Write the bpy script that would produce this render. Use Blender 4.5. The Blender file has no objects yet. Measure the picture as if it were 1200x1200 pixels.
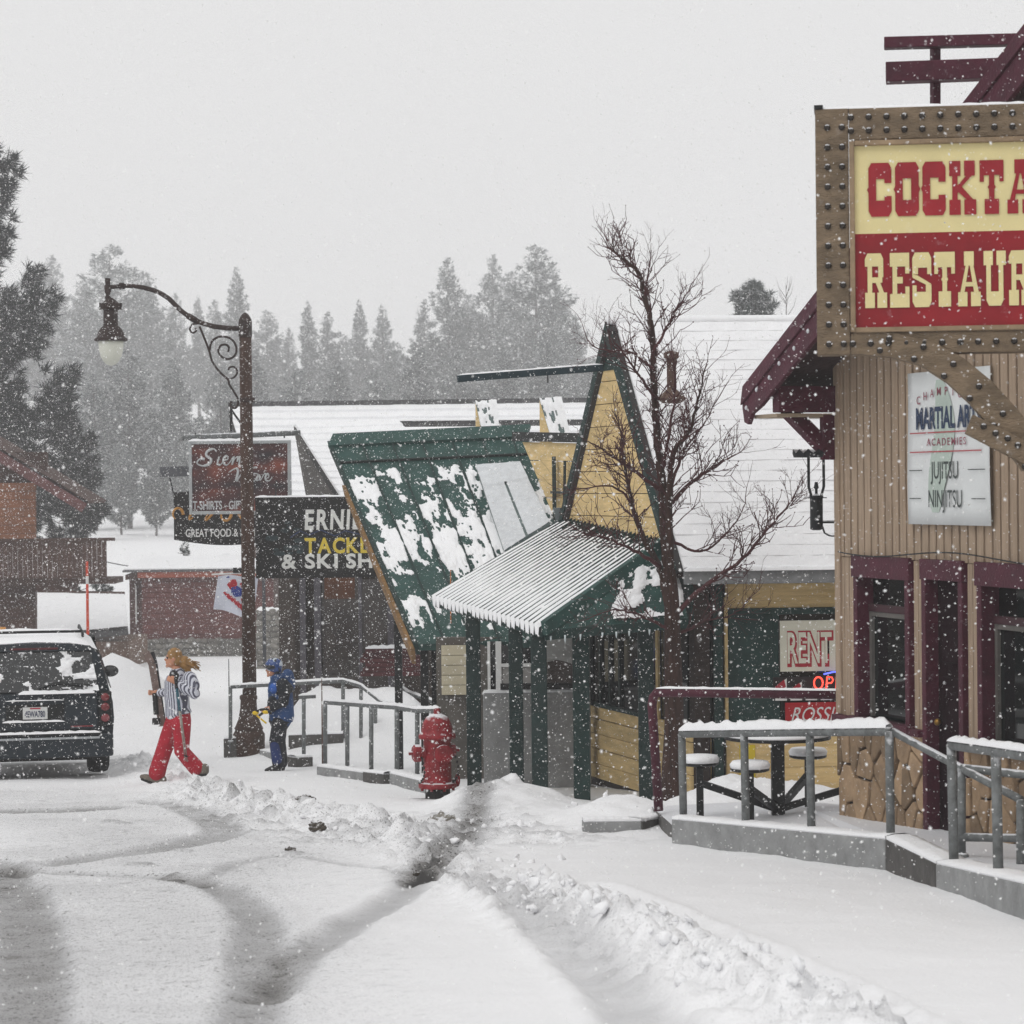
import bpy, bmesh, math, random
import numpy as np
from mathutils import Vector, Matrix, Euler, noise as mnoise
rad = math.radians
SC = bpy.context.scene
COL = SC.collection
# ------------------------------------------------------------------ camera
F = 3000.0                      # focal length in photo pixels (1200 px wide)
CAM = Vector((0, 0, 3.5))
ROT = (Euler((rad(90 - 0.592), 0, 0)).to_matrix() @ Matrix.Rotation(-0.0105, 3, 'Z'))
cd = bpy.data.cameras.new('camera'); cam = bpy.data.objects.new('camera', cd); COL.objects.link(cam)
cam.matrix_world = Matrix.Translation(CAM) @ ROT.to_4x4()
cd.sensor_width = 36; cd.lens = 90; cd.clip_start = 0.3; cd.clip_end = 3000
cd.dof.use_dof = True; cd.dof.focus_distance = 28; cd.dof.aperture_fstop = 6.3
SC.camera = cam
# ------------------------------------------------------------------ sky, sun, exposure
W = bpy.data.worlds.new('World'); SC.world = W; W.use_nodes = True
nt = W.node_tree; bg = nt.nodes['Background']
SUN_EL, SUN_AZ = rad(48), rad(215)
sky = nt.nodes.new('ShaderNodeTexSky'); sky.sky_type = 'NISHITA'; sky.sun_disc = False
sky.sun_elevation = SUN_EL; sky.sun_rotation = SUN_AZ; sky.dust_density = 6; sky.ozone_density = 0.6
hs = nt.nodes.new('ShaderNodeHueSaturation'); hs.inputs['Saturation'].default_value = 0.06
mx = nt.nodes.new('ShaderNodeMix'); mx.data_type = 'RGBA'; mx.inputs['Factor'].default_value = 0.9
mx.inputs['B'].default_value = (8.1, 8.08, 8.08, 1)         # even cloud deck
nt.links.new(sky.outputs[0], hs.inputs['Color']); nt.links.new(hs.outputs[0], mx.inputs['A'])
nt.links.new(mx.outputs['Result'], bg.inputs['Color']); bg.inputs['Strength'].default_value = 0.1
sl = bpy.data.lights.new('sun', 'SUN'); sl.energy = 0.7; sl.angle = rad(30); sl.color = (1, 0.985, 0.96)
so = bpy.data.objects.new('sun', sl); COL.objects.link(so)
sd = Vector((math.sin(SUN_AZ) * math.cos(SUN_EL), math.cos(SUN_AZ) * math.cos(SUN_EL), math.sin(SUN_EL)))
so.rotation_euler = sd.to_track_quat('Z', 'Y').to_euler(); so.location = (0, -10, 30)
SC.view_settings.view_transform = 'Standard'; SC.view_settings.look = 'None'
SC.view_settings.exposure = 0.06; SC.view_settings.gamma = 1.0; SC.view_settings.use_curve_mapping = False
SC.render.engine = 'CYCLES'
SC.cycles.max_bounces = 6; SC.cycles.diffuse_bounces = 3; SC.cycles.volume_bounces = 1
SC.cycles.transparent_max_bounces = 8; SC.cycles.use_denoising = True
SC.cycles.use_adaptive_sampling = True; SC.cycles.adaptive_threshold = 0.02
# ------------------------------------------------------------------ measuring: where a sight line meets a depth, a plane or the ground
def ray(px, py):
    v = ROT @ Vector((px - 600, 600 - py, -F)); return v / v.y
def P(px, py, d): return CAM + ray(px, py) * d
def base_z(y):
    return 1.8 - 0.06 * y if y < 38 else (-0.48 - 0.03 * (y - 38) if y < 85 else -1.89 + 0.015 * (y - 85))
def G(px, py):
    v = ray(px, py); return CAM + v * (1.7 / (-v.z - 0.06))
class Frame:            # upright wall plane: x along it, y into it, z up
    def __init__(s, o, rz): s.o = Vector(o); s.rz = rz; s.R = Matrix.Rotation(rz, 3, 'Z')
    def loc(s, px, py, off=0.0):
        n = s.R @ Vector((0, 1, 0)); v = ray(px, py)
        t = ((s.o + n * off) - CAM).dot(n) / v.dot(n)
        return s.R.inverted() @ (CAM + v * t - s.o)
    def w(s, x, y, z): return s.o + s.R @ Vector((x, y, z))
    def to(s, p): return s.R.inverted() @ (Vector(p) - s.o)
STREET = math.atan2(-0.9545, 0.298)
# ------------------------------------------------------------------ materials
def lin(h):
    h = h.lstrip('#'); o = []
    for i in (0, 2, 4):
        c = int(h[i:i + 2], 16) / 255; o.append(c / 12.92 if c <= .04045 else ((c + .055) / 1.055) ** 2.4)
    return o
MATS = {}
def M(name, col, rough=0.7, var=0.25, scale=6.0, bump=0.0, bscale=40, metal=0.0, snow=0.0, stretch=(1, 1, 1), spec=0.3, smin=0.55, stick=0.0, stscale=9.0, emit=0.0, rnd=0.0):
    """procedural material: mottled colour, fine relief, snow dust on upward faces (snow) and snow blown on (stick)"""
    if name in MATS: return MATS[name]
    m = bpy.data.materials.new(name); m.use_nodes = True; t = m.node_tree; N = t.nodes; L = t.links
    b = N['Principled BSDF']; b.inputs['Roughness'].default_value = rough; b.inputs['Metallic'].default_value = metal
    b.inputs['Specular IOR Level'].default_value = spec
    c = lin(col) if isinstance(col, str) else col
    tc = N.new('ShaderNodeTexCoord'); mp = N.new('ShaderNodeMapping'); mp.inputs['Scale'].default_value = stretch
    L.new(tc.outputs['Object'], mp.inputs['Vector'])
    n1 = N.new('ShaderNodeTexNoise'); n1.inputs['Scale'].default_value = scale; n1.inputs['Detail'].default_value = 6; n1.inputs['Roughness'].default_value = .65
    L.new(mp.outputs[0], n1.inputs['Vector'])
    r = N.new('ShaderNodeValToRGB'); e = r.color_ramp.elements
    e[0].position = .3; e[1].position = .72
    e[0].color = [x * (1 - var) for x in c] + [1]; e[1].color = [min(1, x * (1 + var)) for x in c] + [1]
    L.new(n1.outputs['Fac'], r.inputs['Fac']); out = r.outputs['Color']
    if rnd:
        oi = N.new('ShaderNodeObjectInfo'); hv = N.new('ShaderNodeHueSaturation')
        mr = N.new('ShaderNodeMapRange'); mr.inputs['To Min'].default_value = 1 - rnd; mr.inputs['To Max'].default_value = 1 + rnd
        L.new(oi.outputs['Random'], mr.inputs['Value']); L.new(mr.outputs[0], hv.inputs['Value']); L.new(out, hv.inputs['Color']); out = hv.outputs[0]
    def mix(fac, a, bcol):
        k = N.new('ShaderNodeMix'); k.data_type = 'RGBA'; L.new(fac, k.inputs['Factor']); L.new(a, k.inputs['A']); k.inputs['B'].default_value = bcol; return k.outputs['Result']
    if snow:
        g = N.new('ShaderNodeNewGeometry'); sp = N.new('ShaderNodeSeparateXYZ'); L.new(g.outputs['Normal'], sp.inputs[0])
        n2 = N.new('ShaderNodeTexNoise'); n2.inputs['Scale'].default_value = 14; L.new(tc.outputs['Object'], n2.inputs['Vector'])
        ad = N.new('ShaderNodeMath'); ad.operation = 'MULTIPLY_ADD'; ad.inputs[1].default_value = 0.5; L.new(n2.outputs['Fac'], ad.inputs[0]); L.new(sp.outputs['Z'], ad.inputs[2])
        mr = N.new('ShaderNodeMapRange'); mr.inputs['From Min'].default_value = smin + .25; mr.inputs['From Max'].default_value = smin + .4; mr.inputs['To Max'].default_value = snow; L.new(ad.outputs[0], mr.inputs['Value'])
        out = mix(mr.outputs[0], out, (.82, .83, .86, 1))
    if stick:
        n3 = N.new('ShaderNodeTexNoise'); n3.inputs['Scale'].default_value = stscale; n3.inputs['Detail'].default_value = 8; n3.inputs['Roughness'].default_value = .75; L.new(tc.outputs['Object'], n3.inputs['Vector'])
        mr = N.new('ShaderNodeMapRange'); mr.inputs['From Min'].default_value = .60; mr.inputs['From Max'].default_value = .70; mr.inputs['To Max'].default_value = stick; L.new(n3.outputs['Fac'], mr.inputs['Value'])
        out = mix(mr.outputs[0], out, (.8, .81, .84, 1))
    L.new(out, b.inputs['Base Color'])
    if bump:
        nb = N.new('ShaderNodeTexNoise'); nb.inputs['Scale'].default_value = bscale; nb.inputs['Detail'].default_value = 5; L.new(mp.outputs[0], nb.inputs['Vector'])
        bp = N.new('ShaderNodeBump'); bp.inputs['Strength'].default_value = bump; bp.inputs['Distance'].default_value = .02; L.new(nb.outputs['Fac'], bp.inputs['Height']); L.new(bp.outputs[0], b.inputs['Normal'])
    if emit:
        b.inputs['Emission Color'].default_value = c + [1]; b.inputs['Emission Strength'].default_value = emit
    MATS[name] = m; return m
def snow_mat(name='snow', c=(.865, .868, .882)):
    m = M(name, list(c), rough=.85, var=.04, scale=3, bump=.5, bscale=22, spec=.15); return m
SNOW = snow_mat()
GREEN = M('green_paint', '#162f2c', .65, .35, 8, .3, 60, stick=.5, stscale=22)
GREENROOF = M('green_metal_roof', '#23443f', .6, .3, 4, .25, 20, metal=.0, stick=.35, stscale=14)
YEL = M('yellow_board', '#d6bb86', .75, .22, 3, .5, 40, stretch=(.4, 1, 5), stick=.10, rnd=.06)
YELDARK = M('brown_wood', '#84653f', .8, .4, 4, .5, 40, stretch=(1, 1, 4))
MAROON = M('maroon_paint', '#481728', .6, .3, 6, .4, 50, stick=.35, stscale=16)
TAN = M('tan_board', '#a9947f', .8, .22, 5, .6, 45, stretch=(6, 6, .5), rnd=.07)
WOODSIGN = M('rough_sawn_wood', '#776754', .85, .4, 4, .9, 30, stretch=(1, 1, 3), stick=.12)
GALV = M('galvanised_pipe', '#6b6e6e', .55, .4, 14, .3, 40, metal=.1, snow=.9, smin=.62)
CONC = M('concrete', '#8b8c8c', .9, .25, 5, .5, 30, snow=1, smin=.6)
CONCD = M('dark_concrete', '#4e4c4a', .85, .35, 6, .5, 30, snow=1, smin=.6)  # darker concrete for some kerb ends and blocks
RUST = M('brown_cast_iron', '#2a1a15', .6, .4, 9, .6, 50, stick=.30, stscale=30)
POLEW = M('weathered_brown_pole', '#402b20', .75, .45, 5, .7, 40, stretch=(2, 2, .3), stick=.35, stscale=26)
BLACK = M('black_paint', '#141516', .5, .3, 8, .2, 40, stick=.25, stscale=24)
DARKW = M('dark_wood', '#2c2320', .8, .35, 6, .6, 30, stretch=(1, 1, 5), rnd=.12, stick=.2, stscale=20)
GLASS = M('dark_window_glass', '#0d1011', .06, .3, 2, spec=.5)
WHITE = M('white_paint', '#d4d4d2', .6, .06, 4)
CREAM = M('cream_board', '#bcb39a', .75, .1, 4, .2, 40, rnd=.05)
STONE = M('stone', '#7d7a74', .9, .3, 5, .8, 18, rnd=.28)
FLAG = M('flagstone', '#917a61', .85, .4, 3, .9, 14, rnd=.4)
MORTAR = M('dark_mortar', '#2c2723', .95, .3, 10, .6, 40)
# ------------------------------------------------------------------ mesh helpers
class MB:
    def __init__(s): s.v = []; s.f = []
    def add(s, vs, fs):
        o = len(s.v); s.v += [tuple(p) for p in vs]; s.f += [tuple(i + o for i in f) for f in fs]; return s
    def box(s, x0, x1, y0, y1, z0, z1):
        return s.add([(x0, y0, z0), (x1, y0, z0), (x1, y1, z0), (x0, y1, z0), (x0, y0, z1), (x1, y0, z1), (x1, y1, z1), (x0, y1, z1)],
                     [(0, 3, 2, 1), (4, 5, 6, 7), (0, 1, 5, 4), (1, 2, 6, 5), (2, 3, 7, 6), (3, 0, 4, 7)])
    def bar(s, p, q, w, h, up=(0, 0, 1)):
        p = Vector(p); q = Vector(q); d = (q - p).normalized(); up = Vector(up)
        if abs(d.dot(up)) > .98: up = Vector((0, 1, 0))
        a = d.cross(up).normalized() * w / 2; b = a.cross(d).normalized() * h / 2
        vs = [p - a - b, p + a - b, p + a + b, p - a + b, q - a - b, q + a - b, q + a + b, q - a + b]
        return s.add(vs, [(0, 1, 2, 3), (7, 6, 5, 4), (0, 4, 5, 1), (1, 5, 6, 2), (2, 6, 7, 3), (3, 7, 4, 0)])
    def prism(s, pts, off):           # polygon (list of points) thickened by vector off
        n = len(pts); off = Vector(off); a = [Vector(p) for p in pts]; b = [p + off for p in a]
        return s.add(a + b, [tuple(range(n))[::-1], tuple(range(n, 2 * n))] + [(i, (i + 1) % n, n + (i + 1) % n, n + i) for i in range(n)])
    def tube(s, path, r, n=8, cap=True):
        path = [Vector(p) for p in path]; k = len(path)
        rs = r if isinstance(r, (list, tuple)) else [r] * k
        vs = []; ref = None
        for i, p in enumerate(path):
            d = (path[min(i + 1, k - 1)] - path[max(i - 1, 0)]).normalized()
            if ref is None: ref = d.orthogonal().normalized()
            ref = (ref - d * ref.dot(d)).normalized(); b = d.cross(ref)
            ra, rb = rs[i] if isinstance(rs[i], (tuple, list)) else (rs[i], rs[i])
            for j in range(n):
                a = 2 * math.pi * j / n; vs.append(p + ref * math.cos(a) * ra + b * math.sin(a) * rb)
        fs = [(i * n + j, i * n + (j + 1) % n, (i + 1) * n + (j + 1) % n, (i + 1) * n + j) for i in range(k - 1) for j in range(n)]
        if cap: fs += [tuple(range(n))[::-1], tuple(range((k - 1) * n, k * n))]
        return s.add(vs, fs)
    def lathe(s, prof, n=20, c=(0, 0, 0), axis='z'):
        vs = []
        for r, z in prof:
            for j in range(n):
                a = 2 * math.pi * j / n; x, y = r * math.cos(a), r * math.sin(a)
                v = (x, y, z) if axis == 'z' else ((z, x, y) if axis == 'x' else (x, z, y)); vs.append(Vector(c) + Vector(v))
        k = len(prof)
        fs = [(i * n + j, i * n + (j + 1) % n, (i + 1) * n + (j + 1) % n, (i + 1) * n + j) for i in range(k - 1) for j in range(n)]
        fs += [tuple(range(n))[::-1], tuple(range((k - 1) * n, k * n))]
        return s.add(vs, fs)
    def ball(s, c, r, nu=10, nv=7):
        c = Vector(c); rr = r if isinstance(r, (tuple, list)) else (r, r, r); vs = [c + Vector((0, 0, -rr[2]))]
        for i in range(1, nv):
            t = math.pi * i / nv - math.pi / 2
            for j in range(nu):
                a = 2 * math.pi * j / nu; vs.append(c + Vector((rr[0] * math.cos(t) * math.cos(a), rr[1] * math.cos(t) * math.sin(a), rr[2] * math.sin(t))))
        vs.append(c + Vector((0, 0, rr[2]))); fs = []
        for j in range(nu):
            fs.append((0, 1 + (j + 1) % nu, 1 + j)); fs.append((len(vs) - 1, 1 + (nv - 2) * nu + j, 1 + (nv - 2) * nu + (j + 1) % nu))
            for i in range(nv - 2):
                a = 1 + i * nu; fs.append((a + j, a + (j + 1) % nu, a + nu + (j + 1) % nu, a + nu + j))
        return s.add(vs, fs)
    def mesh(s, name):
        m = bpy.data.meshes.new(name); m.from_pydata(s.v, [], s.f); m.update(); return m
    def build(s, name, mat, parent=None, bevel=0, smooth=False, fix=True):
        m = s.mesh(name)
        if fix:
            bm = bmesh.new(); bm.from_mesh(m); bmesh.ops.recalc_face_normals(bm, faces=bm.faces); bm.to_mesh(m); bm.free()
        return link(name, m, mat, parent, bevel, smooth)
def link(name, m, mat, parent=None, bevel=0, smooth=False):
    if smooth: m.polygons.foreach_set('use_smooth', [True] * len(m.polygons))
    if not m.materials and mat: m.materials.append(mat)
    o = bpy.data.objects.new(name, m); COL.objects.link(o)
    if parent: o.parent = parent
    if bevel:
        b = o.modifiers.new('bevel', 'BEVEL'); b.width = bevel; b.segments = 2; b.limit_method = 'ANGLE'; b.angle_limit = rad(40)
    return o
def tag(o, label, cat, group=None, kind=None):
    if label: o['label'] = label
    if cat: o['category'] = cat
    if group: o['group'] = group
    if kind: o['kind'] = kind
    return o
def thing(name, label, cat, loc=(0, 0, 0), rz=0, group=None):
    o = bpy.data.objects.new(name, None); COL.objects.link(o); o.empty_display_size = .1
    o.location = loc; o.rotation_euler = (0, 0, rz); return tag(o, label, cat, group)
def bx(name, mat, parent, x0, x1, y0, y1, z0, z1, bevel=.006):
    return MB().box(min(x0, x1), max(x0, x1), min(y0, y1), max(y0, y1), min(z0, z1), max(z0, z1)).build(name, mat, parent, bevel)
def arr_mesh(name, V, Fc, k):
    V = np.asarray(V, np.float32); Fc = np.asarray(Fc, np.int32); m = bpy.data.meshes.new(name)
    m.vertices.add(len(V)); m.vertices.foreach_set('co', V.ravel()); m.loops.add(Fc.size); m.loops.foreach_set('vertex_index', Fc.ravel())
    m.polygons.add(len(Fc)); m.polygons.foreach_set('loop_start', np.arange(0, Fc.size, k, dtype=np.int32)); m.update(); m.validate(); return m
def text(s, size, mat, parent, loc, name='lettering', bold=0.0, shear=0.0, rx=rad(90), sx=1.0, align='LEFT', rz=0, space=1.0):
    c = bpy.data.curves.new(name, 'FONT'); c.body = s; c.size = size; c.offset = bold; c.shear = shear; c.align_x = align; c.space_character = space; c.resolution_u = 5
    t = bpy.data.objects.new('tmp', c); COL.objects.link(t); dg = bpy.context.evaluated_depsgraph_get(); dg.update()
    m = bpy.data.meshes.new_from_object(t.evaluated_get(dg)); COL.objects.unlink(t); bpy.data.objects.remove(t); bpy.data.curves.remove(c)
    m.materials.clear(); o = link(name, m, mat, parent); o.location = loc; o.rotation_euler = (rx, 0, rz); o.scale = (sx, 1, 1); return o
def h2(ix, iy, seed):
    n = (ix.astype(np.int64) * 374761393 + iy.astype(np.int64) * 668265263 + seed * 1442695041) & 0x7fffffff
    n = ((n ^ (n >> 13)) * 1274126177) & 0x7fffffff; return ((n ^ (n >> 16)) & 0xffff) / 65535.0
def vn(x, y, seed=0):
    ix = np.floor(x); iy = np.floor(y); fx = x - ix; fy = y - iy; fx = fx * fx * (3 - 2 * fx); fy = fy * fy * (3 - 2 * fy)
    a = h2(ix, iy, seed); b = h2(ix + 1, iy, seed); c = h2(ix, iy + 1, seed); d = h2(ix + 1, iy + 1, seed)
    return a + (b - a) * fx + (c - a) * fy + (a - b - c + d) * fx * fy
def fbm(x, y, o=4, seed=0):
    t = 0; a = .5; s = 0
    for i in range(o): t = t + a * vn(x * 2 ** i, y * 2 ** i, seed + i * 7); s += a; a *= .55
    return t / s
def remesh(mb, voxel, name, mat, parent, smooth=6, dec=None):
    m = mb.mesh('t'); o = bpy.data.objects.new('t', m); COL.objects.link(o)
    r = o.modifiers.new('r', 'REMESH'); r.mode = 'VOXEL'; r.voxel_size = voxel
    q = o.modifiers.new('s', 'SMOOTH'); q.factor = .5; q.iterations = smooth
    dg = bpy.context.evaluated_depsgraph_get(); dg.update(); me = bpy.data.meshes.new_from_object(o.evaluated_get(dg)); bpy.data.objects.remove(o)
    me.name = name; me.materials.clear(); return link(name, me, mat, parent, 0, True)
def quad_patch(p00, p10, p11, p01, nu, nv, fn, thick, name, mat, parent):
    """a layer of lying snow on a four-cornered slope: kept only where fn(u,v)>0, thickened by it"""
    p = [np.array(q, float) for q in (p00, p10, p11, p01)]
    u, v = np.meshgrid(np.linspace(0, 1, nu), np.linspace(0, 1, nv)); s = fn(u, v)
    B = (p[0] * (1 - u)[..., None] + p[1] * u[..., None]) * (1 - v)[..., None] + (p[3] * (1 - u)[..., None] + p[2] * u[..., None]) * v[..., None]
    n = np.cross(p[1] - p[0], p[3] - p[0]); n /= np.linalg.norm(n)
    if n[2] < 0: n = -n
    h = np.clip(s, -.15, 1) * thick
    V = B + n * h[..., None]
    idx = np.arange(nu * nv).reshape(nv, nu); k = (s > -.1); ok = (k[:-1, :-1] & k[1:, :-1] & k[:-1, 1:] & k[1:, 1:])
    Fc = np.stack([idx[:-1, :-1][ok], idx[:-1, 1:][ok], idx[1:, 1:][ok], idx[1:, :-1][ok]], 1)
    m = arr_mesh(name, V.reshape(-1, 3), Fc, 4); return link(name, m, mat, parent, 0, True)
random.seed(4)
# ================================================================== GROUND
def make_ground():
    def grid(a, b, st, far_lo, far_hi, g=1.18):
        mid = list(np.arange(a, b, st)); lo = []; x = a; s = st
        while x > far_lo: s *= g; x -= s; lo.append(x)
        hi = []; x = mid[-1]; s = st
        while x < far_hi: s *= g; x += s; hi.append(x)
        return np.array(lo[::-1] + mid + hi)
    xs = grid(-6.2, 5.2, .045, -420, 420); ys = grid(10.2, 36.5, .05, -60, 700, 1.1)
    X, Y = np.meshgrid(xs, ys)
    Z = np.where(Y < 38, 1.8 - .06 * Y, np.where(Y < 85, -.48 - .03 * (Y - 38), -1.89 + .015 * (Y - 85)))
    near = np.clip((40 - Y) / 4, 0, 1) * np.clip((9 - np.abs(X)) / 2, 0, 1)
    dirt = np.zeros_like(X); wet = np.zeros_like(X)
    def line(pts):
        p = [G(*q) for q in pts]; return np.array([(q.x, q.y) for q in p])
    def dist(pl):
        D = np.full(X.shape, 1e9)
        for a, b in zip(pl[:-1], pl[1:]):
            e = b - a; t = np.clip(((X - a[0]) * e[0] + (Y - a[1]) * e[1]) / (e @ e + 1e-9), 0, 1)
            D = np.minimum(D, np.hypot(X - a[0] - t * e[0], Y - a[1] - t * e[1]))
        return D
    def smooth(pts, n=10):
        p = [np.array(q, float) for q in pts]; p = [2 * p[0] - p[1]] + p + [2 * p[-1] - p[-2]]; o = []
        for i in range(1, len(p) - 2):
            for k in range(n):
                t = k / n; o.append(.5 * (2 * p[i] + (p[i + 1] - p[i - 1]) * t + (2 * p[i - 1] - 5 * p[i] + 4 * p[i + 1] - p[i + 2]) * t * t + (3 * p[i] - p[i - 1] - 3 * p[i + 1] + p[i + 2]) * t ** 3))
        return o + [p[-2]]
    f1 = fbm(X * 1.3, Y * 1.3, 4, 3); f2 = fbm(X * 5, Y * 5, 4, 11); f3 = fbm(X * 14, Y * 14, 3, 19); lump = np.abs(f2 - .5) * 2
    Z += near * ((f1 - .5) * .05 + (f3 - .5) * .007)
    # the ploughed road on the left, the pavement on the right, the ridge thrown up between them
    ridge = line(smooth([(60, 872), (140, 885), (230, 925), (330, 950), (420, 965), (480, 985), (520, 1015), (560, 1040), (640, 1065), (760, 1120), (900, 1180), (1000, 1230)]))
    D = dist(ridge)
    roadside = line([(0, 930), (300, 1000), (480, 1060), (600, 1120), (700, 1230)])
    road = np.exp(-(dist(line(smooth([(-200, 1150), (60, 1050), (200, 1000), (100, 960), (0, 930)]))) / 1.3) ** 2)
    road2 = np.exp(-(dist(line([(120, 1300), (180, 1120), (150, 1000)])) / 1.0) ** 2); road = np.clip(road + road2, 0, 1)
    wid = .38 + .10 * (f1 - .5)
    amp = np.exp(-(D / wid) ** 2)
    Z += near * amp * (.07 + (lump - .25) * .22 + (f3 - .5) * .10)
    lumpy = np.exp(-(dist(line(smooth([(610, 1055), (700, 1085), (800, 1130), (930, 1190), (1010, 1240)]))) / .42) ** 2)
    cell = fbm(X * 7.5, Y * 7.5, 2, 41); Z += near * lumpy * (.05 + .22 * np.clip(cell - .42, 0, .4) + .05 * (f3 - .5))
    lump2 = np.exp(-(dist(line(smooth([(240, 930), (350, 965), (450, 985), (520, 960), (640, 985)]))) / .7) ** 2)
    Z += near * lump2 * ((lump - .25) * .12 + (f3 - .5) * .05); dirt += .35 * lump2 * np.clip(f2 - .55, 0, 1) * 4
    for pts, w, dep, dk in [
        ([(292, 1240), (303, 1130), (306, 1085), (288, 1055), (240, 1036), (130, 1026), (-40, 1020)], .15, .035, .38),
        ([(318, 1165), (350, 1125), (410, 1085), (470, 1050), (505, 1030)], .13, .03, .40),
        ([(180, 940), (222, 948), (258, 966), (262, 978), (225, 988), (150, 1000), (40, 1015)], .2, .03, .34),
        ([(-10, 1010), (28, 1060), (36, 1120), (30, 1240)], .19, .035, .46),
        ([(235, 1036), (262, 1020), (320, 1004), (420, 1015), (500, 1026)], .06, .012, .25),
        ([(560, 1035), (600, 1062), (650, 1098), (705, 1142), (770, 1215)], .17, .05, .28),
        ([(0, 952), (60, 950), (110, 948)], .3, .02, .45),
        ([(690, 1040), (790, 1080), (908, 1133), (1030, 1195), (1090, 1230)], .13, .045, .07)]:
        d = dist(line(smooth(pts))) + (f3 - .5) * .05; k = 1 / (1 + np.exp((d - w) / .025)); side = np.exp(-((d - w - .06) / .05) ** 2)
        Z += near * (-dep * k + dep * .5 * side); dirt += k * dk * (.75 + .5 * (f2 - .3))
    # slush walked to the ground near the hydrant
    d = dist(line(smooth([(490, 1035), (515, 1008), (545, 975), (562, 945), (550, 925)]))) + (f2 - .5) * .35; k = 1 / (1 + np.exp((d - .16) / .05))
    Z -= near * k * .05; dirt += k * (.48 + 1.3 * np.clip(f2 - .45, 0, 1)); wet += k
    d = dist(line([(490, 1036), (500, 1022), (515, 1012)])) + (f3 - .5) * .2; k = 1 / (1 + np.exp((d - .1) / .03)); dirt += k * .45
    d = dist(line([(495, 936), (530, 940)])) + (f3 - .5) * .4; dirt += .8 / (1 + np.exp((d - .08) / .04))
    for q in [(355, 948), (372, 972), (340, 1000), (200, 995), (155, 1012), (195, 1028), (130, 963)]:
        d = dist(line([q, (q[0] + 14, q[1] + 3)])) + (f3 - .5) * .3; k = 1 / (1 + np.exp((d - .03) / .03)); dirt += k * .35; Z += near * k * .03
    grit = np.clip(fbm(X * 24, Y * 15, 2, 77) - .63, 0, 1) * 2 * np.clip(fbm(X * 1.7, Y * 1.7, 3, 5) - .25, 0, 1)
    dirt += road * (.13 + .2 * (f1 - .4)) + grit * np.clip(road * 1.8 + .1, 0, 1)
    walk = np.exp(-(dist(line([(840, 1010), (1000, 1090), (1150, 1150)])) / .9) ** 2)
    Z += near * walk * .01
    # banked snow in front of the porch and heaps by the maroon rail
    def hump(px, py, r, h, e=2.0):
        nonlocal Z
        c = G(px, py); q = np.exp(-(((X - c.x) ** 2 + ((Y - c.y) / e) ** 2) / r ** 2)); Z = Z + q * h * (1 + (f2 - .5) * .5)
    Z = Z + np.exp(-(((X + .15 + .5 * (f1 - .5)) / .62) ** 2 + ((Y - 25.9) / .8) ** 2)) * .30 * (.55 + .9 * f2); hump(725, 962, .5, .20, 1.5); hump(610, 955, .5, .06)
    hump(845, 955, .5, .2); hump(925, 950, .9, .25)
    # heap beyond the parked car, and the drifts between the railings
    for cx, cy, r, h in [(-8.25, 52, .95, 1.3), (-7.4, 52, .8, .55), (-6.4, 50, .5, .2)]:
        Z += np.exp(-((X - cx) ** 2 + ((Y - cy) / 1.2) ** 2) / r ** 2) * h * (.8 + .5 * f2)
    Z += np.exp(-(((X + 2.35) / 1.25) ** 4 + ((Y - 38.9) / .95) ** 2)) * .95 * (.85 + .35 * f1) + np.exp(-(((X + 2.0) / 1.5) ** 4 + ((Y - 37.6) / .8) ** 2)) * .22
    # hillside beyond the village
    Z += np.clip((Y - 100) / 80, 0, 1) ** 2 * 1.4 * (fbm(X * .03, Y * .03, 3, 9) - .4) + np.clip((Y - 260) / 200, 0, 1) * 14
    idx = np.arange(X.size).reshape(X.shape)
    Fc = np.stack([idx[:-1, :-1], idx[:-1, 1:], idx[1:, 1:], idx[1:, :-1]], -1).reshape(-1, 4)
    V = np.stack([X, Y, Z], -1).reshape(-1, 3); m = arr_mesh('ground', V, Fc, 4)
    a = m.attributes.new('slush', 'FLOAT', 'POINT'); a.data.foreach_set('value', np.clip(dirt, 0, 1.1).astype(np.float32).ravel())
    a = m.attributes.new('road', 'FLOAT', 'POINT'); a.data.foreach_set('value', np.clip(road * 1.3 + .45 * amp + .5 * lump2 + wet, 0.05, 1).astype(np.float32).ravel())
    mt = bpy.data.materials.new('trodden_snow'); mt.use_nodes = True; t = mt.node_tree; N = t.nodes; L = t.links; b = N['Principled BSDF']
    at = N.new('ShaderNodeAttribute'); at.attribute_name = 'slush'
    r = N.new('ShaderNodeValToRGB'); e = r.color_ramp.elements; e[0].color = (.86, .862, .874, 1); e[1].color = (.055, .053, .052, 1); e[1].position = 1.0
    k = r.color_ramp.elements.new(.35); k.color = (.50, .50, .51, 1); k = r.color_ramp.elements.new(.7); k.color = (.24, .235, .23, 1)
    ar = N.new('ShaderNodeAttribute'); ar.attribute_name = 'road'; tg = N.new('ShaderNodeTexCoord'); ads = at.outputs['Fac']
    for sc_, lo_, amt in ((45, .61, .5), (110, .59, .45), (20, .65, .3)):
        ng = N.new('ShaderNodeTexNoise'); ng.inputs['Scale'].default_value = sc_; ng.inputs['Detail'].default_value = 3; L.new(tg.outputs['Object'], ng.inputs['Vector'])
        mr = N.new('ShaderNodeMapRange'); mr.inputs['From Min'].default_value = lo_; mr.inputs['From Max'].default_value = lo_ + .06; mr.inputs['To Max'].default_value = amt; L.new(ng.outputs['Fac'], mr.inputs['Value'])
        mm = N.new('ShaderNodeMath'); mm.operation = 'MULTIPLY_ADD'; L.new(mr.outputs[0], mm.inputs[0]); L.new(ar.outputs['Fac'], mm.inputs[1]); L.new(ads, mm.inputs[2]); ads = mm.outputs[0]
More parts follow.
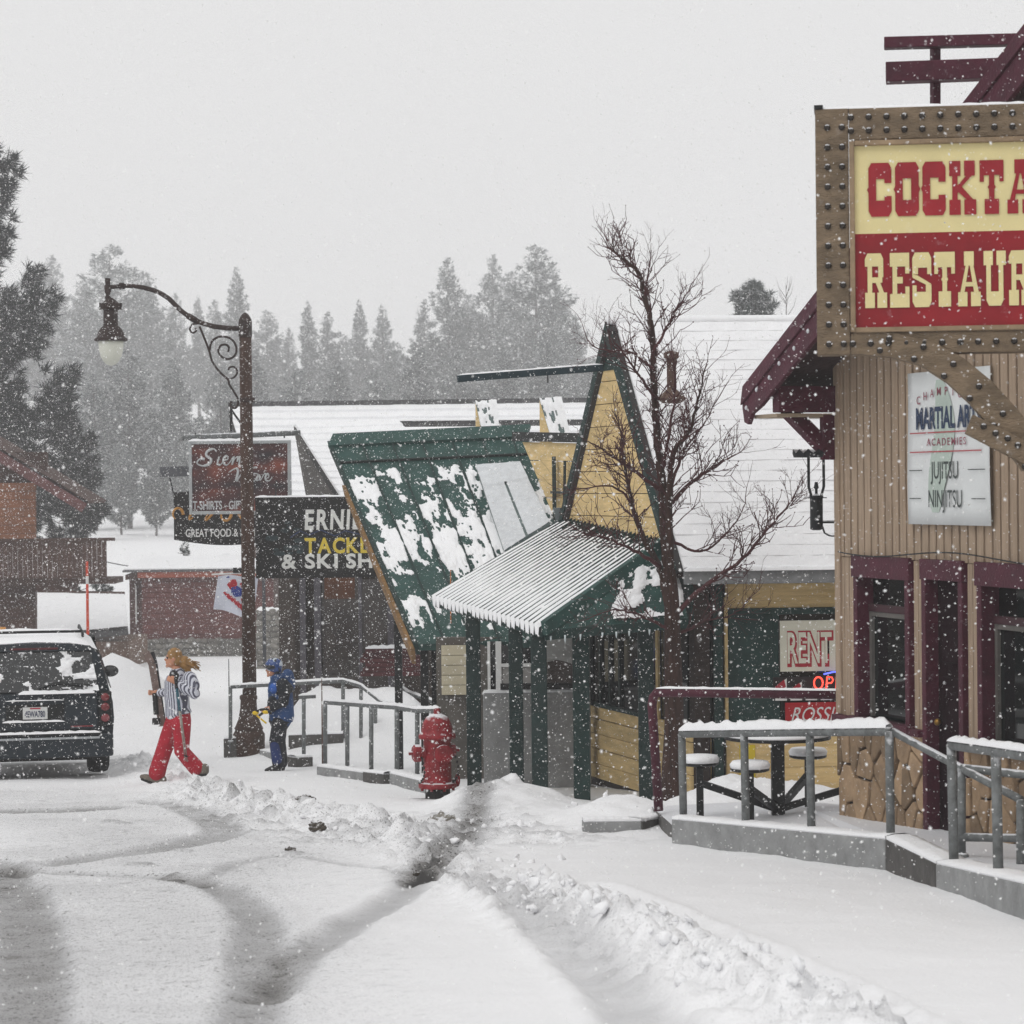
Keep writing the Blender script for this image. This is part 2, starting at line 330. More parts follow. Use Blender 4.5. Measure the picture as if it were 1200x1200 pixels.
    L.new(ads, r.inputs['Fac']); L.new(r.outputs[0], b.inputs['Base Color']); b.inputs['Roughness'].default_value = .75; b.inputs['Specular IOR Level'].default_value = .2
    tc = N.new('ShaderNodeTexCoord'); nb = N.new('ShaderNodeTexNoise'); nb.inputs['Scale'].default_value = 30; nb.inputs['Detail'].default_value = 6; L.new(tc.outputs['Object'], nb.inputs['Vector'])
    bp = N.new('ShaderNodeBump'); bp.inputs['Strength'].default_value = .35; bp.inputs['Distance'].default_value = .02; L.new(nb.outputs['Fac'], bp.inputs['Height']); L.new(bp.outputs[0], b.inputs['Normal'])
    o = link('ground', m, mt, None, 0, True); o['kind'] = 'structure'
    # sampler for standing things on it
    def zat(x, y):
        i = np.searchsorted(xs, x); j = np.searchsorted(ys, y); return float(Z[min(j, len(ys) - 1), min(i, len(xs) - 1)])
    return zat
ZAT = make_ground()
def GZ(px, py):                                   # point on the finished ground under a pixel
    p = G(px, py); return Vector((p.x, p.y, ZAT(p.x, p.y)))
def snow_lumps():
    rng = np.random.default_rng(7); ico = MB().ball((0, 0, 0), 1, 11, 8); V0 = np.array(ico.v); Vs = []; Fs = []; o = 0
    shapes = [V0 * np.array([1 + .55 * mnoise.noise(Vector(v) * 1.3 + Vector((k * 7, 3, 1))) + .3 * mnoise.noise(Vector(v) * 3.1 + Vector((k * 5, 1, 8))) for v in ico.v])[:, None] for k in range(9)]
    paths = [([(600, 1050), (680, 1078), (790, 1128), (930, 1192), (990, 1225)], 420, .20, (.008, .05)), ([(150, 893), (240, 932), (340, 956), (450, 982), (520, 1005)], 260, .32, (.008, .035)),
             ([(560, 960), (640, 990), (560, 1030)], 120, .35, (.008, .03)), ([(760, 962), (700, 955), (660, 950)], 40, .2, (.012, .03))]
    for pts, n, sp, (r0, r1) in paths:
        p = [G(*q) for q in pts]
        for i in range(n):
            t = rng.random() * (len(p) - 1); k = int(t); q = p[k].lerp(p[k + 1], t - k); x = q.x + rng.normal() * sp * .6; y = q.y + rng.normal() * sp
            r = r0 + (r1 - r0) * rng.random() ** 3; sc = r * (.6 + .8 * rng.random(3)); sc[2] *= .8
            R = np.array(Euler(tuple(rng.random(3) * 6)).to_matrix()); v = shapes[rng.integers(9)] * sc @ R.T + np.array([x, y, ZAT(x, y) + r * .05])
            Vs += v.tolist(); Fs += [tuple(a + o for a in f) for f in ico.f]; o += len(V0)
    mb = MB(); mb.v = Vs; mb.f = Fs; ob = mb.build('snow_lumps', SNOW, None, 0, True); tag(ob, 'loose lumps of ploughed snow along the ridge beside the wheel track', 'snow', kind='stuff')
snow_lumps()
def clod(px, py, r, mat, label, name='slush_clod', lift=0):
    p = GZ(px, py); mb = MB().ball((0, 0, r * .25), (r, r * .8, r * .55), 24, 16); rng = random.Random(px)
    off = Vector((rng.random() * 9,) * 3); mb.v = [tuple(Vector(v) * (1 + .45 * mnoise.noise(Vector(v) / r * 1.7 + off) + .22 * mnoise.noise(Vector(v) / r * 5 + off))) for v in mb.v]
    o = mb.build(name, mat, None); o.location = p; o.rotation_euler = (0, 0, rng.random() * 6); tag(o, label, 'clod')
SL = M('dirty_slush', '#8c8880', .8, .5, 12, .8, 30, snow=.8, smin=.6); SLD = M('dark_slush', '#4a443c', .8, .6, 14, .8, 30, snow=.5, smin=.7)
clod(517, 962, .13, SL, 'pale icy clod lying just below the fire hydrant'); clod(372, 976, .08, SLD, 'dark slush clod on the snow ridge left of centre'); clod(357, 951, .10, SLD, 'flat dark clod farthest up the snow ridge')
clod(340, 999, .045, SLD, 'small brown clod on the road edge nearest the tracks'); clod(489, 1028, .04, SLD, 'black clod where the wheel track meets the walked slush')
# ================================================================== KERBS, TERRACE AND RAILINGS
def lifted(p, z): return Vector((p.x, p.y, p.z + z))
def kerb(name, label, a, b, h, w=.22, mat=CONC, back=1):
    """low concrete upstand between two ground points, snow along its top"""
    a = Vector(a); b = Vector(b); t = thing(name, label, 'kerb', a); e = b - a; n = Vector((-e.y, e.x, 0)).normalized() * w * back
    z = Vector((0, 0, 1)); lo = Vector((0, 0, -.25))
    ha, hb = h if isinstance(h, tuple) else (h, h)
    P8 = [lo, e + lo, e + n + lo, n + lo, z * ha, e + z * hb, e + n + z * hb, n + z * ha]
    MB().add(P8, [(0, 3, 2, 1), (4, 5, 6, 7), (0, 1, 5, 4), (1, 2, 6, 5), (2, 3, 7, 6), (3, 0, 4, 7)]).build('block', mat, t, .012)
    k = 24; mb = MB(); vs = []; rng = random.Random(int(a.x * 100))
    for i in range(k + 1):
        f = i / k; q = e * f + z * (ha + (hb - ha) * f); h_ = .02 + .012 * rng.random(); jt = .012 * rng.random()
        vs += [q + n * .03 + z * .001, q + n * (.02 + jt) + z * h_ * .6, q + n * .3 + z * h_, q + n * .7 + z * h_, q + n * .98 + z * h_ * .5, q + n * .98]
    fs = [(i * 6 + j, (i + 1) * 6 + j, (i + 1) * 6 + j + 1, i * 6 + j + 1) for i in range(k) for j in range(5)]
    mb.add(vs, fs).build('snow_cap', SNOW, t, 0, True); return t
def snow_strip(pts, w, h, parent, name='snow_cap'):
    """rounded snow lying along a rail"""
    mb = MB(); vs = []; pts = [Vector(p) for p in pts]; dense = []
    for a, b in zip(pts[:-1], pts[1:]):
        n = max(2, int((b - a).length / .06))
        dense += [a.lerp(b, i / n) for i in range(n)]
    dense.append(pts[-1]); e = (dense[-1] - dense[0]).normalized(); s = e.cross(Vector((0, 0, 1))).normalized() * w / 2; z = Vector((0, 0, 1)); rng = random.Random(len(dense))
    for i, q in enumerate(dense):
        k = (.75 + .45 * rng.random()) * (0.35 if i in (0, len(dense) - 1) else 1); hh = h * k
        vs += [q - s * .95, q - s * .8 + z * hh * .7, q + z * hh, q + s * .8 + z * hh * .7, q + s * .95]
    fs = [(i * 5 + j, (i + 1) * 5 + j, (i + 1) * 5 + j + 1, i * 5 + j + 1) for i in range(len(dense) - 1) for j in range(4)]
    return mb.add(vs, fs).build(name, SNOW, parent, 0, True)
def railing(name, label, posts, rails, r=.024, mat=GALV, snow=True, cap=.03, rpost=None):
    """posts: list of (foot, head); rails: list of point lists"""
    o = Vector(posts[0][0]); t = thing(name, label, 'railing', o)
    for a, b in posts:
        mb = MB().tube([Vector(a) - o, Vector(b) - o], rpost or r, 10); mb.lathe([(r * 1.7, 0), (r * 1.7, .01), (r * 1.2, .03)], 10, Vector(a) - o); mb.build('post', mat, t, 0, True)
    for pl in rails:
        pl = [Vector(p) - o for p in pl]; MB().tube(pl, r, 10).build('rail', mat, t, 0, True)
        if snow: snow_strip([p + Vector((0, 0, r * .8)) for p in pl], r * 2.1, cap, t)
    return t
# --- right: terrace kerbs in front of the restaurant
K0 = G(787, 988); K1 = G(1037, 1022); K2 = G(1096, 1041); K3 = G(1300, 1110)
kerb('terrace_kerb', 'long grey concrete kerb under the front terrace railing', K0, K1, (.20, .24), .24)
kerb('terrace_kerb', 'short dark kerb end sloping down beside the terrace gap', K1 + Vector((.004, 0, 0)), K2, (.24, .17), .24, CONCD)
kerb('terrace_kerb', 'concrete kerb at the right edge under the near railing', K2 + (K3 - K2).normalized() * .01, K3, (.17, .24), .26)
Ka = G(684, 975); Kb = G(752, 974); Kc = G(800, 966)
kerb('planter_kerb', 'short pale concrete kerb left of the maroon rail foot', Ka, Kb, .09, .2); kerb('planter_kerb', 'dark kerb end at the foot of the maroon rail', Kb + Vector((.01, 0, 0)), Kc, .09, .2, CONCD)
def on_line(A, B, px, py, inset=.12):
    e = (B - A); fr = Frame((A.x, A.y, 0), math.atan2(e.y, e.x)); l = fr.loc(px, py, inset); return fr.w(l.x, inset, l.z)
def front_railing():
    ps = []
    for px, y0, y1 in ((801, 964, 860), (874, 968, 859), (951, 980, 858), (1044, 995, 857)): ps.append((on_line(K0, K1, px, y0), on_line(K0, K1, px - 2, y1)))
    railing('terrace_railing', 'long galvanised railing with thick snow on top before the stools', ps, [[p[1] for p in ps]], .033, cap=.07)
    a = on_line(K0, K1, 1044, 858); q = P(1196, 937, a.y - 1.2); r_ = P(1196, 1030, a.y - 1.2)
    railing('ramp_handrail', 'sloping galvanised handrail leading down to the restaurant door', [(r_, q)], [[a + Vector((.02, .03, 0)), q]], .03, snow=False)
    ps = [(on_line(K2, K3, px, y0), on_line(K2, K3, px - 3, y1)) for px, y0, y1 in ((1118, 1018, 873), (1170, 1030, 880), (1300, 1085, 900))]
    t = railing('terrace_railing', 'near galvanised railing cut by the right edge of the picture', ps, [[p[1] for p in ps]], .034, cap=.04)
    a = P(1127, 900, ps[0][0].y + .7); b = P(1127, 1004, ps[0][0].y + .7); c = P(1240, 912, ps[0][0].y + .2); d = P(1240, 1010, ps[0][0].y + .2)
    railing('inner_railing', 'second galvanised railing behind the near one with a low cross bar', [(b, a), (d, c)], [[a, c], [P(1127, 981, a.y), P(1240, 983, c.y)]], .03, snow=False)
    hb = MB(); c = P(1122, 1008, 18.3); hb.tube([c + Vector((.27 * math.cos(i * .2618), .5 * math.sin(i * .2618), 0)) for i in range(25)], .02, 8, False)
    tag(hb.build('hoop', M('black_rubber', '#1c1c1d', .7, .2, 5, snow=1, smin=.35), None, 0, True), 'snow dusted black hoop lying behind the near kerb', 'hoop')
front_railing()
def terrace():
    pts = [K0 + Vector((.05, .1, .1)), K1 + Vector((0, .12, .1)), K2 + Vector((0, .1, .06)), K3 + Vector((0, .1, .1)), Vector((6.5, 16, 1.0)), Vector((2.5, 23.4, .60)), Vector((1.25, 23.4, .55))]
    mb = MB().prism(pts, (0, 0, -.5)); o = mb.build('terrace', M('wet_terrace_slab', '#5a5856', .6, .4, 3, .4, 20, snow=.9, smin=.52), None); o['kind'] = 'structure'
terrace()
def maroon_rail():
    f = P(772, 950, 22.6); c = P(764, 811, 22.6); e = P(994, 814, 21.9); o = f; t = thing('maroon_rail', 'maroon pipe rail with a square bend beside the bare tree', 'railing', o)
    d = (e - c).normalized(); bend = [f - o, c - o - Vector((0, 0, .12)), c - o + Vector((.012, 0, -.045)), c - o + d * .045 + Vector((0, 0, -.005)), c - o + d * .13, e - o]
    MB().tube(bend, .042, 12).build('pipe', MAROON, t, 0, True); snow_strip([c - o + d * .05 + Vector((0, 0, .034)), e - o + Vector((0, 0, .034))], .07, .018, t)
maroon_rail()
# --- middle: the maze of ramp railings behind the hydrant
def mid_rails():
    def foot(px, py): p = GZ(px, py); return p
    def post(px, y0, y1, px1=None):
        a = G(px, y0); h = P(px1 or px, y1, a.y); return (Vector((a.x, a.y, min(a.z, ZAT(a.x, a.y)) - .05)), h)
    def up(px, py, px_b, py_b): return P(px, py, G(px_b, py_b).y)
    C = [post(381, 897, 823), post(407, 899, 825), post(435, 904, 827), post(465, 906, 829), post(489, 911, 833)]
    railing('ramp_railing', 'front galvanised ramp railing with five posts left of the hydrant', C, [[p[1] for p in C] + [up(514, 833, 500, 915)]], .03, cap=.04)
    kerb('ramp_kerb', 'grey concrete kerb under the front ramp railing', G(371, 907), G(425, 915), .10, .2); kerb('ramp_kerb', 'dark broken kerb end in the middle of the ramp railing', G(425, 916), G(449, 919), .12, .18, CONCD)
    kerb('ramp_kerb', 'grey concrete kerb running behind the fire hydrant', G(450, 917), G(502, 931), .13, .2)
    A = [(P(px, y0, 37.4) - Vector((0, 0, .05)), P(px, y1, 37.4)) for px, y0, y1 in ((270, 866, 805), (402, 868, 798), (423, 866, 804))]
    railing('ramp_railing', 'rear galvanised ramp railing passing behind the lamp post', A, [[p[1] for p in A] + [P(447, 823, 37.0), P(475, 832, 36.6)]], .028, cap=.03)
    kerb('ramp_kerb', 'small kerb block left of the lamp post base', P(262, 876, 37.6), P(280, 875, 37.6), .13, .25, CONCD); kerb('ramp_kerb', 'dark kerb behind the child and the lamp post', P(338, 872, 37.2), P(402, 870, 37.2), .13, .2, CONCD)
    B = [post(356, 893, 817)]
    railing('ramp_railing', 'single galvanised post with a short level bar behind the child', B, [[up(350, 817, 356, 893), up(370, 816, 356, 893)]], .028, cap=.03)
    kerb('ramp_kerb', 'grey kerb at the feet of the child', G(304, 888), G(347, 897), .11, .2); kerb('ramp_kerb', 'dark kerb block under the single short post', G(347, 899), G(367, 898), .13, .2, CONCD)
    D_ = [post(440, 885, 830), post(478, 878, 812), post(528, 895, 845)]
    railing('ramp_railing', 'short galvanised railing between porch and front ramp railing', D_, [[up(462, 800, 478, 878), D_[1][1], up(530, 830, 528, 885)]], .028, cap=.03)
    E = [post(530, 893, 861), post(563, 889, 861)]
    railing('ramp_railing', 'low galvanised loop rail just right of the hydrant', E, [[E[0][1], E[1][1]], [up(530, 885, 530, 893), up(563, 883, 563, 889)]], .028, cap=.025)
    for i, (px, y0, y1, d, lab, c) in enumerate([(269, 866, 772, 0, 'thin grey snow stake at the left end of the rear ramp railing', '#5b5d5f'), (378, 900, 795, 0, 'thin rusty snow stake at the left end of the front ramp railing', '#5e4a40'), (529, 910, 668, 0, 'tall orange fibre snow stake in front of the porch', '#b06a3c'), (513, 905, 797, 0, 'thin dark snow stake right above the hydrant', '#4f3b36')]):
        p = G(px, y0) if px != 269 else P(px, y0, 37.5); q = P(px - 1, y1, p.y); t = MB().tube([p - Vector((0, 0, .2)), p.lerp(q, .5), q], [.011, .010, .006], 8).build('snow_stake', M('stake_%d' % i, c, .6, .3, 10), None, 0, True); tag(t, lab, 'snow stake')
    p = P(103, 748, 47); q = P(99, 658, 47); t = thing('snow_stake', 'tall orange and white snow stake beyond the car roof', 'snow stake', Vector((p.x, p.y, ZAT(p.x, p.y))))
    lo = Vector((0, 0, -.1)); hi = Vector((0, 0, q.z - ZAT(p.x, p.y))); MB().tube([lo, hi], [.03, .024], 8).build('rod', M('stake_red', '#c4442a', .5, .15, 10), t); MB().tube([hi * .86, hi * .91], .028, 8).build('band', WHITE, t)
mid_rails()
# ================================================================== FIRE HYDRANT
def hydrant():
    p = GZ(513, 936); s = .93; t = thing('fire_hydrant', 'red fire hydrant with snow on its caps, chained side outlets', 'hydrant', p)
    R = M('hydrant_red', '#821720', .45, .45, 9, .5, 45, snow=.9, smin=.62, stick=.45, stscale=11)
    MB().lathe([(.135, -.1), (.135, .11), (.12, .12), (.115, .13)], 16).build('stub_pipe', M('black_iron', '#1d1b1b', .6, .4, 10, .5, 40, stick=.3), t, 0, False)
    MB().lathe([(.11, .12), (.205, .125), (.205, .165), (.195, .18), (.15, .185), (.15, .63), (.155, .64), (.155, .66)], 24).build('barrel', R, t, .004, True)
    MB().lathe([(.15, .645), (.195, .65), (.20, .67), (.195, .70), (.17, .71), (.165, .76), (.15, .82), (.115, .88), (.06, .91), (.05, .915)], 24).build('bonnet', R, t, 0, True)
    MB().lathe([(.038, .90), (.038, .965), (.028, .975)], 5).build('operating_nut', R, t)
    for k in range(8):
        a = k * math.pi / 4 + .2; MB().lathe([(.016, .10), (.016, .205)], 6, (.178 * math.cos(a), .178 * math.sin(a), 0)).build('bolt', R, t)
    for x, r, l, z in ((-1, .075, .27, .50), (1, .06, .2, .52)):
        mb = MB().lathe([(r * .8, x * .12), (r * .8, x * (l - .09)), (r * 1.25, x * (l - .085)), (r * 1.25, x * (l - .02)), (r * .9, x * l)], 14, (0, 0, z), 'x'); c = mb.build('side_outlet', R, t, 0, False)
        MB().lathe([(.022, x * l), (.022, x * (l + .04))], 5, (0, 0, z), 'x').build('cap_nut', R, c)
    c = MB().lathe([(.075, -.12), (.075, -.19), (.10, -.195), (.10, -.24), (.07, -.25)], 16, (.02, 0, .50), 'y').build('pumper_outlet', R, t)
    for x in (-.2, .17):
        ch = MB(); n = 9
        for i in range(n):
            f = i / n; z = .46 - .26 * math.sin(f * math.pi * .6); ch.ball((x + .03 * math.sin(f * 5), -.13, z), (.012, .008, .018), 6, 4)
        ch.build('chain', M('chain_iron', '#33302f', .6, .3, 10, metal=.3), t)
    MB().ball((.215, -.02, .2), (.03, .03, .075), 8, 6).build('hanging_cap', R, t, 0, True)
    t.rotation_euler = (0, 0, .25)
hydrant()
# ================================================================== lettering of the wooden sign: slab letters cut as flat shapes
def _oct(x0, y0, x1, y1, top): 
    c = .1
    return [(x0, y0), (x1, y0), (x1, y1 - c), (x1 - c, y1), (x0 + c, y1), (x0, y1 - c)] if top else [(x0 + c, y0), (x1 - c, y0), (x1, y0 + c), (x1, y1), (x0, y1), (x0, y0 + c)]
def _r(x0, y0, x1, y1): return [(x0, y0), (x1, y0), (x1, y1), (x0, y1)]
SLAB = {
 'O': (.8, [_oct(0, 0, .8, .3, 0), _oct(0, .7, .8, 1, 1), _r(0, .3, .26, .7), _r(.54, .3, .8, .7), [(0, .44), (0, .56), (-.05, .5)], [(.8, .44), (.85, .5), (.8, .56)]]),
 'C': (.78, [_oct(0, 0, .78, .3, 0), _oct(0, .7, .78, 1, 1), _r(0, .3, .26, .7), _r(.54, .3, .78, .38), _r(.54, .62, .78, .7), [(0, .44), (0, .56), (-.05, .5)]]),
 'T': (.8, [_r(0, .72, .8, 1), _r(0, .6, .14, .72), _r(.66, .6, .8, .72), _r(.31, .28, .49, .72), _r(.16, 0, .64, .28), [(.31, .46), (.31, .54), (.26, .5)], [(.49, .46), (.54, .5), (.49, .54)]]),
 'K': (.9, [_r(0, .72, .38, 1), _r(.10, .28, .28, .72), _r(0, 0, .38, .28), _r(.5, .72, .86, 1), _r(.5, 0, .9, .28), [(.28, .40), (.42, .52), (.76, .72), (.56, .72), (.28, .54)], [(.42, .52), (.30, .42), (.58, .28), (.80, .28)]]),
 'A': (.88, [_r(.24, .74, .62, 1), _r(0, 0, .36, .26), _r(.5, 0, .88, .26), [(.09, .26), (.25, .26), (.42, .74), (.30, .74)], [(.62, .26), (.80, .26), (.60, .74), (.46, .74)], _r(.27, .36, .63, .44)]),
 'I': (.46, [_r(0, 0, .46, .28), _r(0, .72, .46, 1), _r(.13, .28, .33, .72)]),
 'L': (.74, [_r(0, .72, .42, 1), _r(.1, .28, .3, .72), _r(0, 0, .74, .28), _r(.58, .28, .74, .42)]),
 'S': (.74, [_oct(0, .72, .74, 1, 1), _oct(0, 0, .74, .28, 0), [(0, .54), (.56, .40), (.74, .42), (.2, .58), (0, .6)], _r(0, .6, .22, .72), _r(.52, .28, .74, .41), _r(.58, .6, .74, .72), _r(0, .28, .16, .4)]),
 'R': (.86, [_oct(0, .76, .72, 1, 1), _r(.1, .28, .28, .76), _r(0, 0, .38, .28), _r(.52, .56, .72, .76), _r(.28, .46, .68, .56), [(.42, .46), (.6, .46), (.74, .28), (.56, .28)], _r(.48, 0, .86, .28)]),
 'E': (.76, [_r(0, .75, .76, 1), _r(0, 0, .76, .25), _r(.1, .25, .28, .75), _r(.28, .44, .5, .56), _r(.6, .62, .76, .75), _r(.6, .25, .76, .38)]),
 'U': (.86, [_r(0, .74, .36, 1), _r(.5, .74, .86, 1), _r(.1, .26, .28, .74), _r(.58, .26, .76, .74), _oct(.1, 0, .76, .26, 0)]),
 'N': (.88, [_r(0, .74, .36, 1), _r(0, 0, .36, .26), _r(.1, .26, .24, .74), _r(.62, .26, .76, .74), _r(.5, .74, .88, 1), _r(.52, 0, .82, .26), [(.24, .74), (.42, .74), (.62, .26), (.46, .26)]])}
def slab_text(s, x, z, w, h, y, mat, parent, pitch=1.0):
    for ch in s:
        gw, pl = SLAB[ch]; mb = MB()
        for i, p in enumerate(pl):
            yy = y - .0006 * i; mb.add([(x + a * w, yy, z + b * h) for a, b in p], [tuple(range(len(p)))])
        mb.build('letter', mat, parent, 0, False, False); x += (gw + .12) * w
# ================================================================== PROJECTING COCKTAIL SIGN
def cocktail_sign():
    d = 16.3; o = P(955, 415, d); rz = math.atan(-.13); fr = Frame(o, rz)
    t = thing('restaurant_sign', 'big wooden projecting sign reading cocktail restaurant in red and cream', 'sign', o, rz)
    def L(px, py, off=0): q = fr.loc(px, py, off); return q.x, q.z
    x0, zt = L(955, 128); x1 = x0 + 2.42; zb = L(957, 416)[1]; px0, pt = L(1001, 171); pb = L(1001, 384)[1]; px1 = x1 - (px0 - x0); D = .24
    fy = 0.0
    bx('frame_board', WOODSIGN, t, x0, px0 - .035, fy, D, zb, zt, .008); bx('frame_board', WOODSIGN, t, px1 + .035, x1, fy, D, zb, zt, .008)
    bx('frame_board', WOODSIGN, t, px0 - .032, px1 + .032, fy, D, pt + .035, zt - .002, .008); bx('frame_board', WOODSIGN, t, px0 - .032, px1 + .032, fy, D, zb, pb - .035, .008)
    for a in ((px0 - .033, px0, pb - .03, pt + .03), (px1, px1 + .033, pb - .03, pt + .03), (px0, px1, pt, pt + .032), (px0, px1, pb - .032, pb)):
        bx('inner_moulding', M('moulding_wood', '#8b775f', .8, .3, 5, .6, 30), t, a[0], a[1], -.02, .05, a[2], a[3], .006)
    mid = L(1001, 274)[1]; cr = M('sign_cream', '#d9cb95', .5, .08, 2.5, stick=.12, stscale=7); rd = M('sign_red', '#86121c', .5, .22, 2.5, stick=.14, stscale=7)
    bx('cream_panel', cr, t, px0, px1, .02, .06, mid, pt, 0); bx('red_panel', rd, t, px0, px1, .02, .06, pb, mid, 0)
    a, b = L(1018, 254); c2 = L(1018, 191)[1]; slab_text('COCKTAILS', a, b, .186, c2 - b, .012, M('letter_red', '#8f1a24', .5, .22, 3, stick=.25, stscale=9), t)
    a, b = L(1014, 361); c2 = L(1014, 297)[1]; slab_text('RESTAURANT', a, b, .160, c2 - b, .012, M('letter_cream', '#d9cb95', .5, .10, 3), t)
    st = M('iron_stud', '#2b2622', .5, .4, 12, metal=.2, snow=.7, smin=.45); me = MB().lathe([(.021, 0), (.021, -.012), (.012, -.022)], 8, (0, 0, 0), 'y').mesh('stud'); me.materials.append(st)
    def stud(x, z, y=fy):
        q = bpy.data.objects.new('stud', me); COL.objects.link(q); q.parent = t; q.location = (x, y, z)
    wv = px0 - x0 - .035
    for k in range(13):
        z = zt - .12 - k * .125
        if z > zb + .05: stud(x0 + wv * .36, z); stud(x0 + wv * .80, z)
    for k in range(17):
        x = px0 - .02 + k * .112; stud(x, zt - .06); stud(x, zt - .145); stud(x, (zb + pb - .035) / 2)
    # curved knee brace and the stub beam below
    pts = [(1000, 400), (1045, 404), (1085, 414), (1120, 434), (1150, 460), (1178, 492), (1215, 540)]; wd = [14, 14, 15, 17, 18, 19, 20]
    up = []; dn = []
    for i, (x, y) in enumerate(pts):
        a = pts[max(i - 1, 0)]; b = pts[min(i + 1, len(pts) - 1)]; e = Vector((b[0] - a[0], b[1] - a[1])).normalized(); n = Vector((e.y, -e.x))
        up.append(L(x + n.x * wd[i], y + n.y * wd[i])); dn.append(L(x - n.x * wd[i], y - n.y * wd[i]))
    mb = MB()
    for i in range(len(pts) - 1):
        q = [up[i], up[i + 1], dn[i + 1], dn[i]]; mb.prism([(x, -.02 if i else -.003, z) for x, z in q], (0, .2, 0))
    mb.build('curved_brace', WOODSIGN, t)
    q = [L(1140, 486), L(1131, 508), L(1230, 560), L(1240, 536)]; MB().prism([(x, -.06, z) for x, z in q], (0, .16, 0)).build('stub_beam', WOODSIGN, t, .006)
    for i in range(1, 7):
        x, y = pts[i]; a = L(x - 3, y - 7); b = L(x - 14, y + 7); stud(a[0], a[1], -.02); stud(b[0], b[1], -.02)
    for px, py in ((1152, 500), (1166, 508), (1180, 514), (1192, 522)): a = L(px, py); stud(a[0], a[1], -.06)
    snow_strip([(x0, D / 2, zt), (x1, D / 2, zt)], D * .9, .025, t); bx('corner_cap', BLACK, t, x0 - .006, x0 + .05, -.006, D + .006, zt, zt + .025, 0)
    return fr
cocktail_sign()
